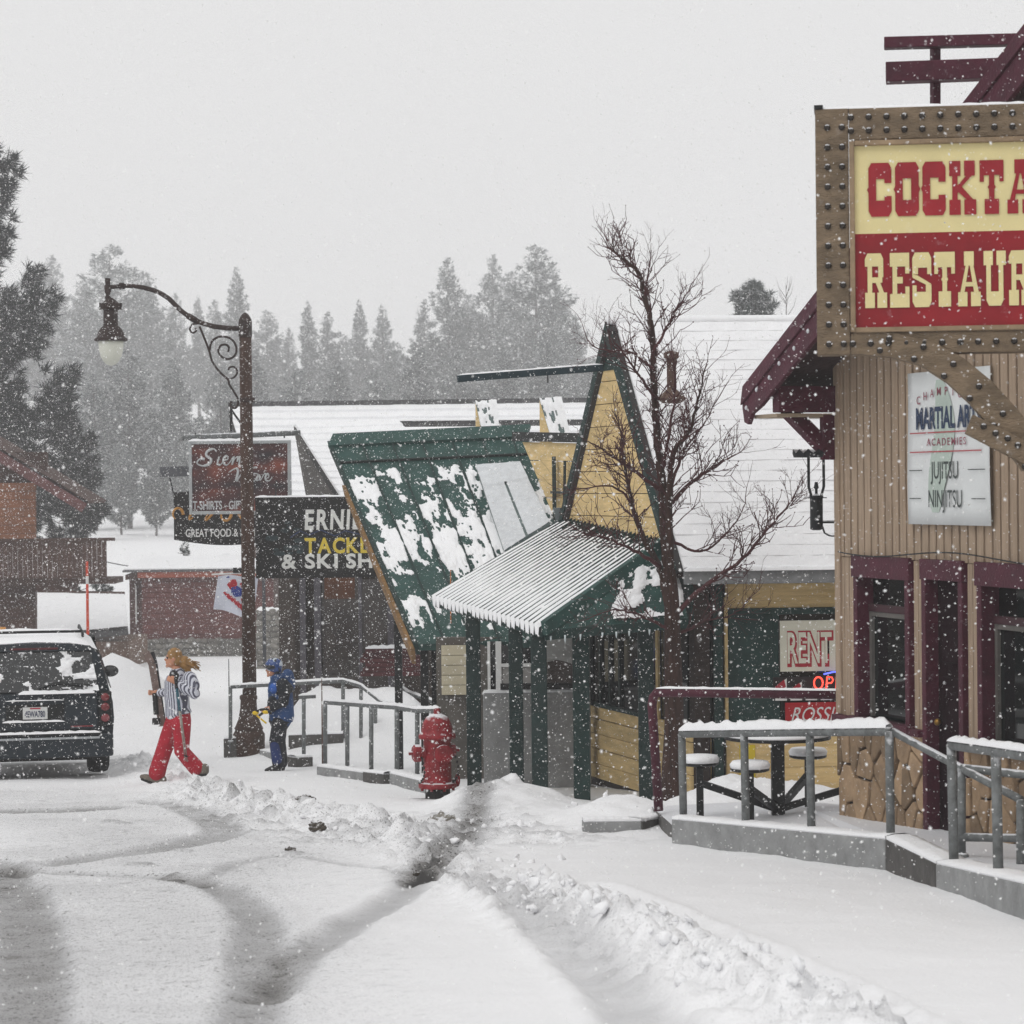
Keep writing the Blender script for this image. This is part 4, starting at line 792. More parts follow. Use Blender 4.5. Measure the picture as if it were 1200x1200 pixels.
# ---- porch with its ribbed hip roof
def porch():
    A = P(636, 733, 26.0); B = P(511, 699, 29.8); C = P(671, 604, 29.9); D = P(784, 628, 26.95); H = P(806, 722, 26.35)
    o = Vector((A.x, A.y, base_z(A.y))); t = thing('porch', 'green porch with ribbed snow striped metal roof on dark square posts', 'porch', o)
    A, B, C, D, H = [q - o for q in (A, B, C, D, H)]
    slab('roof_sheet', GREENROOF, t, A, B, C, D, .02); n = 25
    nr = (B - A).cross(D - A).normalized(); nr = nr if nr.z > 0 else -nr
    for i in range(n):
        u = (i + .5) / n; p = A.lerp(B, u); q = D.lerp(C, u); e = (q - p).normalized()
        s = (B - A).normalized()
        MB().bar(p + nr * .018 - e * .03 + s * .085, q + nr * .018 + s * .085 * .6, .03, .045, nr).build('roof_rib', GREEN, t)
        mb = MB(); vs = []; k = 14; rng = random.Random(i); w = .062; top = .82 + .1 * rng.random()
        for j in range(k + 1):
            f = j / k; c = p.lerp(q, f * top) + nr * .004
            if j == 0: c = p - e * .05 - Vector((0, 0, .05 + .05 * rng.random()))
            elif j == 1: c = p - e * .045 + nr * .0
            ww = w * (1 - .45 * f) * (1 if j > 0 else .7); hh = (.052 if j > 0 else .02) * (1 - .4 * f) + .006 * rng.random()
            vs += [c - s * ww, c - s * ww * .7 + nr * hh * .8, c + nr * hh, c + s * ww * .7 + nr * hh * .8, c + s * ww]
        mb.add(vs, [(j * 5 + m_, (j + 1) * 5 + m_, (j + 1) * 5 + m_ + 1, j * 5 + m_ + 1) for j in range(k) for m_ in range(4)]).build('rib_snow', SNOW, t, 0, True)
    # hip cap and the hip slope facing the camera
    MB().prism([A + nr * .05, D + nr * .05, D - Vector((0, 0, .10)), A - Vector((0, 0, .10))], Vector((.05, -.06, 0))).build('hip_flashing', GREENROOF, t, .004)
    MB().add([A + Vector((.03, .0, -.05)), H + Vector((0, 0, -.02)), D], [(0, 1, 2)]).build('hip_slope', GREENROOF, t)
    quad_patch(A.lerp(H, .45) + Vector((0, -.0, .02)), H, D.lerp(H, .3), A.lerp(D, .62), 70, 50, lambda u, v: (fbm(u * 6, v * 6, 5, 15) - .50 + .08 * (1 - v)) * 4 - np.clip(np.abs(u - .5) - .44, 0, 1) * 8, .03, 'hip_snow', SNOW, t)
    # fascias, icicles
    MB().bar(A + Vector((0, 0, -.07)), B + Vector((0, 0, -.07)), .03, .10).build('fascia', GREEN, t); MB().bar(A + Vector((.02, 0, -.10)), H + Vector((0, 0, -.07)), .03, .10).build('fascia', GREEN, t)
    ice = M('ice', '#c9d3d6', .15, .05, 5, spec=.6); rng = random.Random(9); m0 = None
    for a, b, k in ((A, H, 9),):
        for i in range(k):
            q = a.lerp(b, (i + .3 + .4 * rng.random()) / k) + Vector((0, -.02, -.13)); l = .03 + .05 * rng.random() ** 2; MB().tube([q + Vector((0, 0, .02)), q - Vector((0, 0, l * .5)), q - Vector((0, 0, l))], [.012, .008, .002], 6).build('icicle', ice, t, 0, True)
    # posts
    PG = M('dark_green_post', '#182b29', .65, .35, 6, .3, 40, stick=.55, stscale=26)
    for px, y, d, w in ((680, 720, 26.55, .17), (631, 738, 26.35, .165), (604, 735, 27.1, .15), (554, 722, 28.5, .16), (756, 720, 26.75, .16)):
        p = P(px, y, d); z0 = base_z(d) - .35; q = Vector((p.x, p.y, z0)) - o; MB().box(q.x - w / 2, q.x + w / 2, q.y - w / 2, q.y + w / 2, z0 - o.z, p.z - o.z).build('post', PG if px != 680 else GREEN, t, .008)
    return t
porch()
def porch_back():
    # things seen through the porch: ramp wall, white framed window, cream wall, white tank
    o = P(610, 890, 29.3); d = 29.3; o.z = base_z(d); t = thing('ramp_wall', 'grey concrete retaining wall behind the porch posts', 'wall', o)
    a = P(566, 812, d) - o; b = P(692, 815, d) - o; bx('concrete_face', CONC, t, a.x, b.x, 0, .2, -.6, a.z, .01); c = P(565, 810, d) - o; snow_strip([(a.x, .1, a.z), (b.x, .1, a.z)], .18, .03, t); bx('handrail', BLACK, t, a.x + .2, b.x, .06, .1, a.z + .03, a.z + .1, 0)
    d = 31.2; o = P(600, 800, d); o.z = base_z(d) - .3; t = thing('back_entry', 'dim entry wall with white framed window under the green roof', 'building', o)
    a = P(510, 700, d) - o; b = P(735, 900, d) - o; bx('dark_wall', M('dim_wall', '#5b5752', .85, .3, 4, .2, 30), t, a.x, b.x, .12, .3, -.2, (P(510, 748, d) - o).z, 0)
    c0 = P(517, 757, d) - o; c1 = P(546, 815, d) - o
    for k in range(5):
        z1 = c0.z + (c1.z - c0.z) * k / 5; z0 = c0.z + (c1.z - c0.z) * (k + 1) / 5; bx('cream_board', CREAM, t, c0.x, c1.x + .1, .04, .119, z0 + .006, z1, .004)
    w = thing('window', None, None); w.parent = t; f0 = P(571, 752, d) - o; f1 = P(625, 808, d) - o
    bx('pane', GLASS, w, f0.x, f1.x, .06, .118, f1.z, f0.z, 0); bx('frame', WHITE, w, f0.x, f0.x + .035, .0, .05, f1.z, f0.z, .003); bx('frame', WHITE, w, f0.x + .10, f0.x + .17, .0, .05, f1.z, f0.z, .003); m_ = P(571, 780, d) - o; bx('frame', WHITE, w, f0.x + .17, f1.x, .0, .05, m_.z - .02, m_.z + .02, .003); bx('lower_panel', M('grey_panel', '#8d8b88', .8, .15, 4), w, f0.x + .17, f1.x, .02, .055, f1.z, m_.z - .021, 0)
    bx('sill', WHITE, w, f0.x - .05, f1.x, -.03, .05, f1.z - .04, f1.z, .003)
    p = P(652, 742, 30.2); t = thing('hanging_tarp', 'pale sagging tarp hung between the porch posts', 'tarp', p)
    mb = MB(); vs = []; n = 14
    for i in range(n + 1):
        for j in range(9): f = j / 8; vs.append((-.20 + .40 * i / n, .10 * math.sin(f * 2.6), -.05 + .12 - .42 * f + .03 * math.sin(i / n * 3) - (.05 * abs(i / n - .5) if j == 8 else 0)))
    mb.add(vs, [(i * 9 + j, (i + 1) * 9 + j, (i + 1) * 9 + j + 1, i * 9 + j + 1) for i in range(n) for j in range(8)]); q = mb.build('cloth', M('tarp', '#b9b9b6', .6, .08, 4), t, 0, True); s = q.modifiers.new('s', 'SOLIDIFY'); s.thickness = .006
    MB().tube([(-.3, 0, .07), (.3, 0, .07)], .012, 6).build('cross_rod', BLACK, t)
porch_back()
# ---- green metal roof behind the porch, its wall, dormers
def green_shop():
    a = P(490, 755, 31.5); b = P(388, 518, 35.9); c = P(620, 507, 35.2); d = P(700, 705, 31.0); o = Vector((a.x, a.y, base_z(a.y) - .2))
    t = thing('green_roofed_shop', 'shop wing with steep green metal roof patched with snow', 'building', o); a, b, c, d = [q - o for q in (a, b, c, d)]; d = a + (c - b) * .80
    slab('roof', GREENROOF, t, a, d, c, b, .10); n = (d - a).cross(b - a).normalized(); n = n if n.z > 0 else -n
    for k in range(1, 7):
        u = k / 6.6; MB().bar(a.lerp(d, u) + n * .012, b.lerp(c, u) + n * .012, .022, .03, n).build('standing_seam', GREEN, t)
    # ridge cap and fold line
    MB().bar(b + n * .02, c + n * .02, .30, .05, n).build('ridge_flashing', GREENROOF, t); p = b.lerp(a, .12); q = c.lerp(d, .12); MB().bar(p + n * .02, q + n * .02, .025, .03, n).build('fold_seam', M('seam_dark', '#16211f', .6, .2, 5), t)
    def msk(u, v):
        g = fbm(u * 8, v * 11, 5, 38); streak = fbm(u * 30, v * 22, 4, 5)
        amt = .02 + .13 * np.exp(-((v - .56) / .26) ** 2) + .06 * np.exp(-((v - .42) / .10) ** 2) - np.clip(v - .80, 0, 1) * 1.5 - .25 * np.clip(.16 - v, 0, 1) + .16 * np.exp(-(((v - .17) / .08) ** 2 + ((u - .13) / .10) ** 2))
        seam = np.abs((u * 6.6) % 1.0); seam = np.minimum(seam, 1 - seam)
        return (g * .5 + streak * .5 + amt - .612) * 7 - np.clip(.05 - seam, 0, 1) * 30
    quad_patch(a + n * .004, d + n * .004, c + n * .004, b + n * .004, 330, 420, msk, .035, 'roof_snow', SNOW, t)
    # raking board and timber soffit at the street side
    U_ = Vector((-.12, 0, -.06)); MB().prism([a + n * .02, b + n * .02, b - n * .16, a - n * .16], Vector((-.05, .0, 0))).build('rake_board', GREEN, t); 
    MB().prism([a + Vector((-.051, 0, -.02)) - n * .05, b.lerp(a, .22) + Vector((-.051, 0, -.0)) - n * .05, b.lerp(a, .22) + Vector((-.051, 0, -.0)) - n * .24, b.lerp(a, .95) + Vector((-.051, 0, -.02)) - n * .46], Vector((-.05, .03, 0))).build('rake_timber', YELDARK, t)
    # flat roof box with snow
    up = n * .14; s = []
    def on_roof(px, py):
        v = ray(px, py); p0 = a + o; tt = (p0 - CAM).dot(n) / v.dot(n); return CAM + v * tt - o
    s = [on_roof(560, 557), on_roof(612, 553), on_roof(646, 622), on_roof(593, 656)]
    MB().prism([q + up for q in s], -up).build('roof_box', M('grey_sheet', '#5d6b6a', .5, .3, 4, metal=.2, stick=.3), t, .01)
    quad_patch(s[3] + up * 1.02, s[2] + up * 1.02, s[1] + up * 1.02, s[0] + up * 1.02, 60, 90, lambda u, v: .12 + .5 * (v > .72) + (fbm(u * 12, v * 12, 3, 2) - .5) * .3 - (np.abs(u - .5) < .012) * (v < .72) * 2, .05, 'box_snow', M('thin_snow', [.60, .62, .64], .8, .12, 12, .4, 40), t)
    # street wall of the wing above the porch (yellow), with downpipe, and the posts below
    fr = Frame(P(668, 640, 31.3), STREET); 
    def W(px, py, off=0): q = fr.loc(px, py, off); return fr.w(q.x, off, q.z) - o
    for k in range(5):
        y0 = 518 + k * 22; pts = [W(612 + k * 9.2, y0), W(694 - k * 3, y0 + 2), W(691 - k * 3, y0 + 23), W(621 + k * 9.2, y0 + 21)]; MB().prism(pts, fr.R @ Vector((0, .06, 0))).build('wall_board', YEL, t, .004)
    MB().prism([W(600, 506, -.04), W(694, 508, -.04), W(694, 519, -.04), W(600, 517, -.04)], fr.R @ Vector((0, .1, 0))).build('roof_edge', M('roof_edge_dark', '#2d2f2f', .8, .4, 12, .5, 30, stick=.6, stscale=14), t)
    DP = M('dark_green_pipe', '#1f302e', .6, .3, 9, stick=.3)
    MB().bar(W(649, 535, -.06), W(650, 604, -.06), .05, .06).build('downpipe', DP, t); MB().bar(W(662, 540, -.06), W(661, 604, -.06), .035, .04).build('downpipe', DP, t); MB().bar(W(647, 577, -.05), W(664, 577, -.05), .05, .03).build('pipe_strap', DP, t)
    hp = W(656, 595, -.08); MB().lathe([(.03, -.28), (.05, -.18), (.085, -.02), (.085, 0)], 4, hp).build('hopper', M('grey_hopper', '#596062', .6, .3, 8, snow=.9), t)
    MB().bar(W(647, 604, -.05), W(664, 640, -.05), .03, .03).build('stay', DP, t)
    # two small dormer stacks with slanted snowy tops
    for pts, dep, tops in (([(632, 468), (644, 545), (656, 545)], .42, ((632, 468), (658, 466), (676, 542), (655, 546))), ([(557, 472), (557, 512), (566, 512)], .45, ((557, 472), (582, 470), (586, 512), (566, 512)))):
        dd = 33.6 if pts[0][0] > 600 else 36.6
        q = thing('dormer_stack', None, None); q.parent = t
        tl, tr, br, bl = [P(x, y, dd + (.35 if i < 2 else 0)) - o for i, (x, y) in enumerate(tops)]
        lo = Vector((0, 0, -1.3 if dd < 35 else -.7)); MB().add([tl, tr, br, bl, tl + lo, tr + lo, br + lo * .6, bl + lo * .6], [(0, 1, 2, 3), (0, 3, 7, 4), (1, 5, 6, 2), (3, 2, 6, 7), (0, 4, 5, 1)]).build('body', YEL, q, .004)
        nn = (tr - tl).cross(bl - tl).normalized(); nn = nn if nn.z > 0 else -nn
        MB().prism([tl + nn * .002, tr + nn * .002, br + nn * .002, bl + nn * .002], nn * .03).build('top_sheet', M('grey_sheet', ''), q, .005)
        quad_patch(bl + nn * .035, br + nn * .035, tr + nn * .035, tl + nn * .035, 30, 40, lambda u, v: .2 + (fbm(u * 6, v * 8, 3, 8) - .42) * 2.5, .03, 'top_snow', SNOW, q)
    # posts and dim front under the eave
    for px, y0, d_ in ((466, 690, 33.6), (497, 750, 32.6), (510, 752, 32.8)):
        p = P(px, y0, d_) - o; bx('post', BLACK, t, p.x - .05, p.x + .05, p.y - .05, p.y + .05, -.5, p.z, .006)
    p = P(464, 730, 31.7) - o; q = P(480, 700, 31.7) - o
    MB().bar(P(487, 748, 31.75) - o, P(640, 738, 31.4) - o, .06, .10).build('eave_beam', GREEN, t)
    return t
green_shop()
# ================================================================== TACKLE SHOP (brown storefront) with its black sign
def tackle_shop():
    d = 40.2; o = P(400, 850, d); o.z = base_z(d) - .1; t = thing('tackle_shop', 'dim storefront with snowy roof behind the black tackle sign', 'building', o)
    def L(px, py, dd=d): return P(px, py, dd) - o
    a = L(343, 590); b = L(540, 800); GB = M('glass_brown_reflection', '#332a24', .12, .7, 1.4, spec=.7, stick=.0); FRM = M('grey_frame', '#565359', .6, .25, 8, .2, 30, stick=.3)  # storefront panes: brown reflections put into the mottled glass colour
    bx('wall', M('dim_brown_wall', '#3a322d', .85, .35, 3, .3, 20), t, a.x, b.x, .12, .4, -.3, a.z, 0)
    z0 = L(343, 792).z; z1 = L(343, 680).z
    bx('pane', GB, t, L(369, 0).x, L(412, 0).x, .06, .118, z0, z1, 0); bx('pane', GB, t, L(414, 0).x, L(448, 0).x, .06, .118, z0, z1, 0); bx('upper_panel', M('rust_panel', '#5b3a28', .8, .4, 4), t, L(372, 0).x, L(408, 0).x, .05, .059, L(0, 706).z, L(0, 680).z, 0)
    for px, w in ((343, 7), (360, 8), (412, 4), (446, 7)): bx('mullion', FRM, t, L(px, 0).x, L(px + w, 0).x, -.02, .119, z0 - .3, z1 + .1, .005)
    bx('stall_riser', M('dim_riser', '#4a4542', .85, .3, 5, .2, 30), t, L(350, 0).x, L(450, 0).x, .0, .117, -.3, z0, 0)
    # snowy slope of its roof with the grey gable board
    e0, r0 = L(402, 588, 40.6), L(345, 499, 44.5); r1 = L(465, 494, 44.2); e1 = L(560, 590, 40.4)
    slab('roof', MATS['dark_shingle'], t, e0, e1, r1, r0, .15); course_snow(e0, e1, r1, r0, 12, 'roof_snow', t, .025)
    g0, g1, g2 = L(344, 500, 44.52), L(404, 590, 40.58), L(360, 590, 44.3); MB().add([g0, g1, g2, g0 + Vector((.1, .1, 0)), g1 + Vector((.1, .1, 0)), g2 + Vector((.1, .1, 0))], [(0, 1, 2), (3, 5, 4), (0, 3, 4, 1), (1, 4, 5, 2), (2, 5, 3, 0)]).build('gable_end', M('grey_gable', '#55524f', .85, .4, 5, .4, 20, stick=.3), t)
    # snow covered heap of planks by the door
    s = thing('plank_stack', 'dark red plank stack with snow beside the storefront', 'planks', L(445, 792, 39.6) + o); 
    for k in range(6): bx('plank', M('dark_red_plank', '#4a2325', .8, .3, 6, .3, 30, rnd=.2), s, -.28 + .04 * (k % 3), .75 - .05 * (k % 2), -.35, -.05, .02 + k * .07, .083 + k * .07, .006)
    snow_strip([(-.2, -.2, .44), (.7, -.2, .44)], .22, .05, s)
    # sign
    sgn = Frame(P(300, 678, 38.4), 0); q = thing('tackle_sign', 'long black shop sign reading ernie tackle and ski shop', 'sign', sgn.o)
    x1 = sgn.loc(505, 600).x; h = sgn.loc(300, 583).z; bx('board', M('black_sign', '#161413', .6, .4, 3, .2, 20, stick=.25, stscale=22), q, 0, x1, 0, .12, 0, h, .006); snow_strip([(0, .06, h), (x1, .06, h)], .11, .03, q)
    w_ = M('sign_white', '#d6d6d2', .6, .1, 6); y_ = M('sign_yellow', '#d2ba45', .6, .1, 6)
    def put(s_, px, py, hp, mt, bold, sx, sh=0, sp=1):
        p = sgn.loc(px, py, -.004); x = p.x; sz = hp * 38.4 / F / .69
        for ch in s_:
            if ch == ' ': x += .28 * sz * sx; continue
            o_ = text(ch, sz, mt, q, (x, -.004, p.z), 'letter', bold, sh, rad(90), sx); xs_ = [v.co.x for v in o_.data.vertices]; o_.location.x -= min(xs_) * sx; x += (max(xs_) - min(xs_)) * sx + .07 * sz * sp
    put("ERNIE'S", 357, 620, 22, w_, .013, .70, .08); put('TACKLE', 357, 648, 17, y_, .010, .86); put('& SKI SHOP', 330, 666, 16, w_, .009, 1.12, 0, 1.5)
    rng = random.Random(5); mb = MB()      # faint painted scene at the left of the board
    for k in range(12):
        p = sgn.loc(318 + rng.random() * 34, 612 + rng.random() * 40, 0); r = .03 + .05 * rng.random(); mb.add([(p.x + r * 1.4 * math.cos(i), -.0025 - .0002 * k, p.z + r * .6 * math.sin(i)) for i in np.linspace(0, 5.6, 8)], [tuple(range(8))])
    mb.build('painted_scene', M('faded_painting', '#2c3a3c', .7, .6, 9), q)
    mb = MB(); k = [sgn.loc(x, y, 0) for x, y in ((340, 630), (352, 622), (362, 627), (376, 621), (392, 628), (405, 622), (425, 627))]
    mb.tube([(p.x, -.004, p.z) for p in k], .010, 5); mb.build('blue_line', M('dim_blue', '#26375a', .6, .3, 9), q)
    for x in (.3, x1 - .3): MB().tube([(x, .06, h - .02), (x, .25, h + .25)], .012, 6).build('hanger', BLACK, q)
tackle_shop()
def long_store():
    d = 53; o = P(480, 600, d); o.z = base_z(d); t = thing('long_store', 'long low building with snowy ribbed roof along the forest edge', 'building', o)
    r0, r1 = P(268, 478, d) - o, P(760, 472, d) - o; e0, e1 = P(305, 600, d - 5) - o, P(800, 600, d - 5) - o
    slab('roof', MATS['dark_shingle'], t, e0, e1, r1, r0, .2); course_snow(e0, e1, r1, r0, 13, 'roof_snow', t, .05)
    MB().bar(r0 + Vector((0, 0, .07)), r1 + Vector((0, 0, .07)), .2, .10).build('ridge_cap', M('grey_ridge', '#565657', .8, .4, 9, .4, 20, stick=.5, stscale=7), t)
    bx('wall', M('dim_brown_wall', ''), t, e0.x + .3, e1.x, -4.7, -4.4, -.3, e0.z, 0)
    p, q = P(466, 497, 49) - o, P(690, 495, 49) - o; MB().bar(p, q, .1, .11).build('parapet', MATS['grey_ridge'], t); snow_strip([p + Vector((0, 0, .06)), q + Vector((0, 0, .06))], .2, .05, t)
long_store()
def hanging_signs():
    d = 40; fr = Frame(P(222, 603, d), 0); o = fr.o; t = thing('gift_shop_sign', 'framed dark red sign with silver script sierra wave', 'sign', o)
    w = fr.loc(341, 560).x; h = fr.loc(218, 517).z
    SIL = M('silver_frame', '#a3a6a7', .4, .15, 6, metal=.3, snow=.8); bx('panel', sunset_mat(), t, .05, w - .05, 0, .09, .05, h - .05, 0)
    for a in ((0, .05, 0, h), (w - .05, w, 0, h), (.05, w - .05, 0, .05), (.05, w - .05, h - .05, h)): bx('frame_bar', SIL, t, a[0], a[1], -.025, .11, a[2], a[3], .006)
    snow_strip([(0, .04, h), (w, .04, h)], .12, .04, t)
    sv = M('silver_letters', '#b9bcbd', .4, .15, 6)
    def script(pts, off, s=.0118):
        X = []
        p = [np.array(q, float) for q in pts]; p = [p[0]] + p + [p[-1]]
        for i in range(1, len(p) - 2):
            for k in range(5):
                u = k / 5; X.append(.5 * (2 * p[i] + (p[i + 1] - p[i - 1]) * u + (2 * p[i - 1] - 5 * p[i] + 4 * p[i + 1] - p[i + 2]) * u * u + (3 * p[i] - p[i - 1] - 3 * p[i + 1] + p[i + 2]) * u ** 3))
        X.append(p[-1]); q = [fr.loc(x + off[0], y + off[1]) for x, y in X]
        rs = [s * (1.25 if (q[min(i + 1, len(q) - 1)].z - q[max(i - 1, 0)].z) < 0 else .7) for i in range(len(q))]
        MB().tube([(a.x, -.006, a.z) for a in q], [(r_, r_) for r_ in rs], 6).build('script_stroke', sv, t, 0, True)
    o0 = (0, 0)
    script([(254, 529), (250, 526), (243, 529), (242, 534), (247, 538), (246, 543), (238, 546), (231, 543), (234, 538), (240, 538)], o0, .017)
    script([(254, 545), (257, 535), (255, 543), (258, 545), (262, 540)], o0); script([(259, 531), (259, 530.5), (258.6, 530)], o0, .014)
    script([(262, 540), (267, 538), (266, 534), (262, 537), (262, 543), (266, 545), (270, 541)], o0); script([(270, 541), (274, 535), (272, 545), (275, 538), (279, 535), (278, 541)], o0); script([(278, 541), (282, 535), (280, 545), (283, 538), (287, 535), (286, 541)], o0)
    script([(296, 536), (291, 535), (287, 541), (290, 545), (295, 537), (293, 544), (298, 542)], o0)
    script([(269, 553), (276, 549), (279, 552), (277, 564), (286, 551), (285, 564), (296, 549), (301, 548)], o0, .016)
    script([(303, 556), (298, 555), (295, 560), (298, 564), (302, 557), (301, 563), (304, 562)], o0); script([(304, 556), (305, 563), (310, 555), (312, 557)], o0); script([(311, 561), (315, 559), (314, 555), (311, 559), (312, 563), (316, 563), (319, 559)], o0)
    p = fr.loc(226, 597, 0); text('T-SHIRTS - GIFTS', 9.5 * d / F / .69, sv, t, (p.x, -.004, p.z), 'lettering', .004, 0, rad(90), .62)
    a = P(214, 513, d + .05) - o; b = P(352, 507, d + .05) - o; MB().tube([a, b], .045, 10).build('support_pipe', GALV, t, 0, True); MB().bar(P(271, 470, d + .1) - o, P(271, 512, d + .1) - o, .04, .04).build('pipe_hanger', BLACK, t); MB().bar(P(271, 480, d + .1) - o, P(292, 510, d + .1) - o, .03, .03).build('pipe_stay', BLACK, t)
    for x in (.1, w - .1): MB().tube([(x, .03, h), (x, .05, h + .13)], .012, 6).build('hook', BLACK, t)
    # restaurant board behind
    d = 43; fr = Frame(P(204, 634, d), 0); o = fr.o; t = thing('food_sign', 'black hanging sign great food and spirits with gold lettering', 'sign', o); w = fr.loc(330, 600).x; h = fr.loc(203, 577).z
    mb = MB(); n = 16; lo = [(w * i / n, 0, -.10 * math.sin(math.pi * i / n) + .02) for i in range(n + 1)]; hi = [(w * i / n, 0, h + .03 * math.sin(math.pi * i / n)) for i in range(n + 1)][::-1]; mb.prism(lo + hi, (0, .1, 0)).build('board', M('black_sign', ''), t)
    gd = M('gold_letters', '#b3803a', .5, .4, 8); p = fr.loc(214, 632, 0); text('GREAT FOOD & SPIRITS', 9 * d / F / .69, WHITE, t, (p.x + .05, -.004, p.z + .04), 'lettering', .003, 0, rad(90), .66)
    p = fr.loc(208, 613, 0)
    rng = random.Random(3)
    for k in range(6):      # worn gilt flourishes, no longer readable
        x = p.x + k * .27; mb = MB(); mb.tube([(x + .10 * math.cos(a) * (1 - a * .08), -.004, p.z + .14 + .13 * math.sin(a + k) * (1 - a * .1)) for a in np.linspace(0, 4 + rng.random(), 12)], [.03 - .0018 * i for i in range(12)], 6); mb.build('gilt_flourish', gd, t, 0, True)
    a = P(188, 553, d) - o; b = P(340, 549, d) - o; MB().bar(a, b, .12, .17).build('support_beam', M('grey_beam', '#55565a', .7, .3, 6, snow=.9), t); MB().tube([P(199, 560, d) - o, P(203, 578, d) - o], .012, 5).build('hanger', BLACK, t)
def sunset_mat():
    m = bpy.data.materials.new('painted_sunset'); m.use_nodes = True; t = m.node_tree; N = t.nodes; L = t.links; b = N['Principled BSDF']; b.inputs['Roughness'].default_value = .6
    tc = N.new('ShaderNodeTexCoord'); n = N.new('ShaderNodeTexNoise'); n.inputs['Scale'].default_value = 2.2; n.inputs['Detail'].default_value = 5; mp = N.new('ShaderNodeMapping'); mp.inputs['Scale'].default_value = (.7, 1, 1.6); L.new(tc.outputs['Object'], mp.inputs[0]); L.new(mp.outputs[0], n.inputs[0])
    r = N.new('ShaderNodeValToRGB'); e = r.color_ramp.elements; e[0].position = .35; e[0].color = lin('#241d22') + [1]; e[1].position = .68; e[1].color = lin('#7d3a26') + [1]; k = e.new(.52); k.color = lin('#4a2422') + [1]
    L.new(n.outputs['Fac'], r.inputs[0]); L.new(r.outputs[0], b.inputs['Base Color']); return m
hanging_signs()
# ================================================================== STREET LAMP
def street_lamp():
    g = G(292, 887); d = g.y; o = Vector((g.x, g.y, g.z)); t = thing('street_lamp', 'tall brown street lamp with curled iron arm and frosted hanging globe', 'street lamp', o); s = d / F
    def L(px, py, dy=0): q = P(px, py, d + dy) - o; return Vector((q.x, q.y, q.z))
    top = L(287.5, 394); c0 = 0
    MB().tube([L(292.5, 814), L(290, 600), top], [.105, .098, .09], 12).build('pole', POLEW, t, 0, True)
    MB().lathe([(.235, -.2), (.235, .34), (.215, .37), (.20, .40), (.215, .42), (.19, .47), (.15, .57), (.125, .72), (.118, .84), (.13, .86), (.13, .90), (.11, .92)], 16).build('base', M('brown_base', '#3c2a21', .7, .45, 6, .6, 30, stick=.3, stscale=24), t)
    MB().lathe([(.092, -.02), (.10, .0), (.10, .20), (.092, .25), (.05, .32), (.01, .35)], 14, top).build('finial', RUST, t, 0, True); 
    q = L(290, 469); MB().lathe([(.10, -.03), (.112, -.02), (.112, .03), (.10, .04)], 14, q).build('collar', RUST, t)
    arm = [(283, 385), (266, 384.5), (250.5, 382.6), (238, 379), (229.5, 375.6), (220, 370), (212, 364), (205, 357), (198, 350), (189, 344), (178.8, 339.8), (168, 337), (157.8, 335.4), (146, 335), (128, 336.5)]
    MB().tube([L(x, y) for x, y in arm], [.038] * 3 + [.036] * 9 + [.032] * 3, 10).build('arm', RUST, t, 0, True)
    MB().tube([L(140, 335.5), L(146, 335)], .05, 10).build('arm_coupling', RUST, t, 0, True); MB().tube([L(220, 370), L(230, 376)], .046, 10).build('arm_coupling', RUST, t, 0, True)
    def spl(pts, n=5):
        p = [np.array(q, float) for q in pts]; p = [2 * p[0] - p[1]] + p + [2 * p[-1] - p[-2]]; X = []
        for i in range(1, len(p) - 2):
            for k in range(n):
                u = k / n; X.append(.5 * (2 * p[i] + (p[i + 1] - p[i - 1]) * u + (2 * p[i - 1] - 5 * p[i] + 4 * p[i + 1] - p[i + 2]) * u * u + (3 * p[i] - p[i - 1] - 3 * p[i + 1] + p[i + 2]) * u ** 3))
        return X + [p[-2]]
    cv = lambda c: [(100 + x / 5.714, 310 + y / 5.714) for x, y in c]
    for c, r in (([(765, 415), (800, 500), (830, 580), (850, 650), (900, 720), (955, 770), (965, 805), (1000, 860), (1020, 900), (1020, 940), (1000, 962), (970, 945), (980, 915)], .017),
                 ([(832, 575), (845, 520), (880, 490), (930, 482), (985, 505), (1012, 560), (1000, 610), (955, 633), (910, 615), (890, 575), (910, 540), (945, 538), (962, 560), (955, 585)], .017),
                 ([(955, 770), (1000, 752), (1018, 715), (995, 685), (965, 690), (958, 708)], .015), ([(760, 395), (720, 400), (700, 430), (715, 458), (742, 445), (738, 425)], .015)):
        MB().tube([L(x, y) for x, y in spl(cv(c))], r, 7).build('scroll', RUST, t, 0, True)
    MB().lathe([(0.001, 0), (.04, .02), (.05, .035)], 8, L(265.5, 426)).build('scroll_snow', SNOW, t, 0, True); MB().lathe([(0.001, 0), (.02, .02)], 8, L(226, 393)).build('scroll_snow', SNOW, t, 0, True)
    c = L(126.5, 350)
    MB().lathe([(.03, -.05), (.045, .02), (.03, .06), (.05, .10), (.055, .19), (.035, .21), (.04, .24), (.04, .30)], 12, c).build('hanger_fitting', RUST, t, 0, True)
    lc = L(130, 400); k = lambda y: (400 - y) * s
    MB().lathe([(.22, 0), (.245, .01), (.245, .035), (.21, .06), (.20, .10), (.175, .16), (.135, .21), (.11, .23), (.105, k(364)), (.13, k(363)), (.155, k(361)), (.155, k(356)), (.12, k(355)), (.08, k(352)), (.03, k(349))], 20, lc).build('hood', RUST, t, 0, False)
    for a in range(6): MB().box(-.012, .012, -.012, .012, -.05, .05).build('lug', RUST, t).location = lc + Vector((.155 * math.cos(a * 1.047), .155 * math.sin(a * 1.047), k(359)))
    gl = M('frosted_globe', '#cfd0c4', .35, .04, 3, spec=.5)
    MB().lathe([(.19, .005), (.185, -.06), (.175, -.14), (.155, -.22), (.12, -.29), (.07, -.34), (.01, -.36)], 20, lc).build('globe', gl, t, 0, True)
street_lamp()
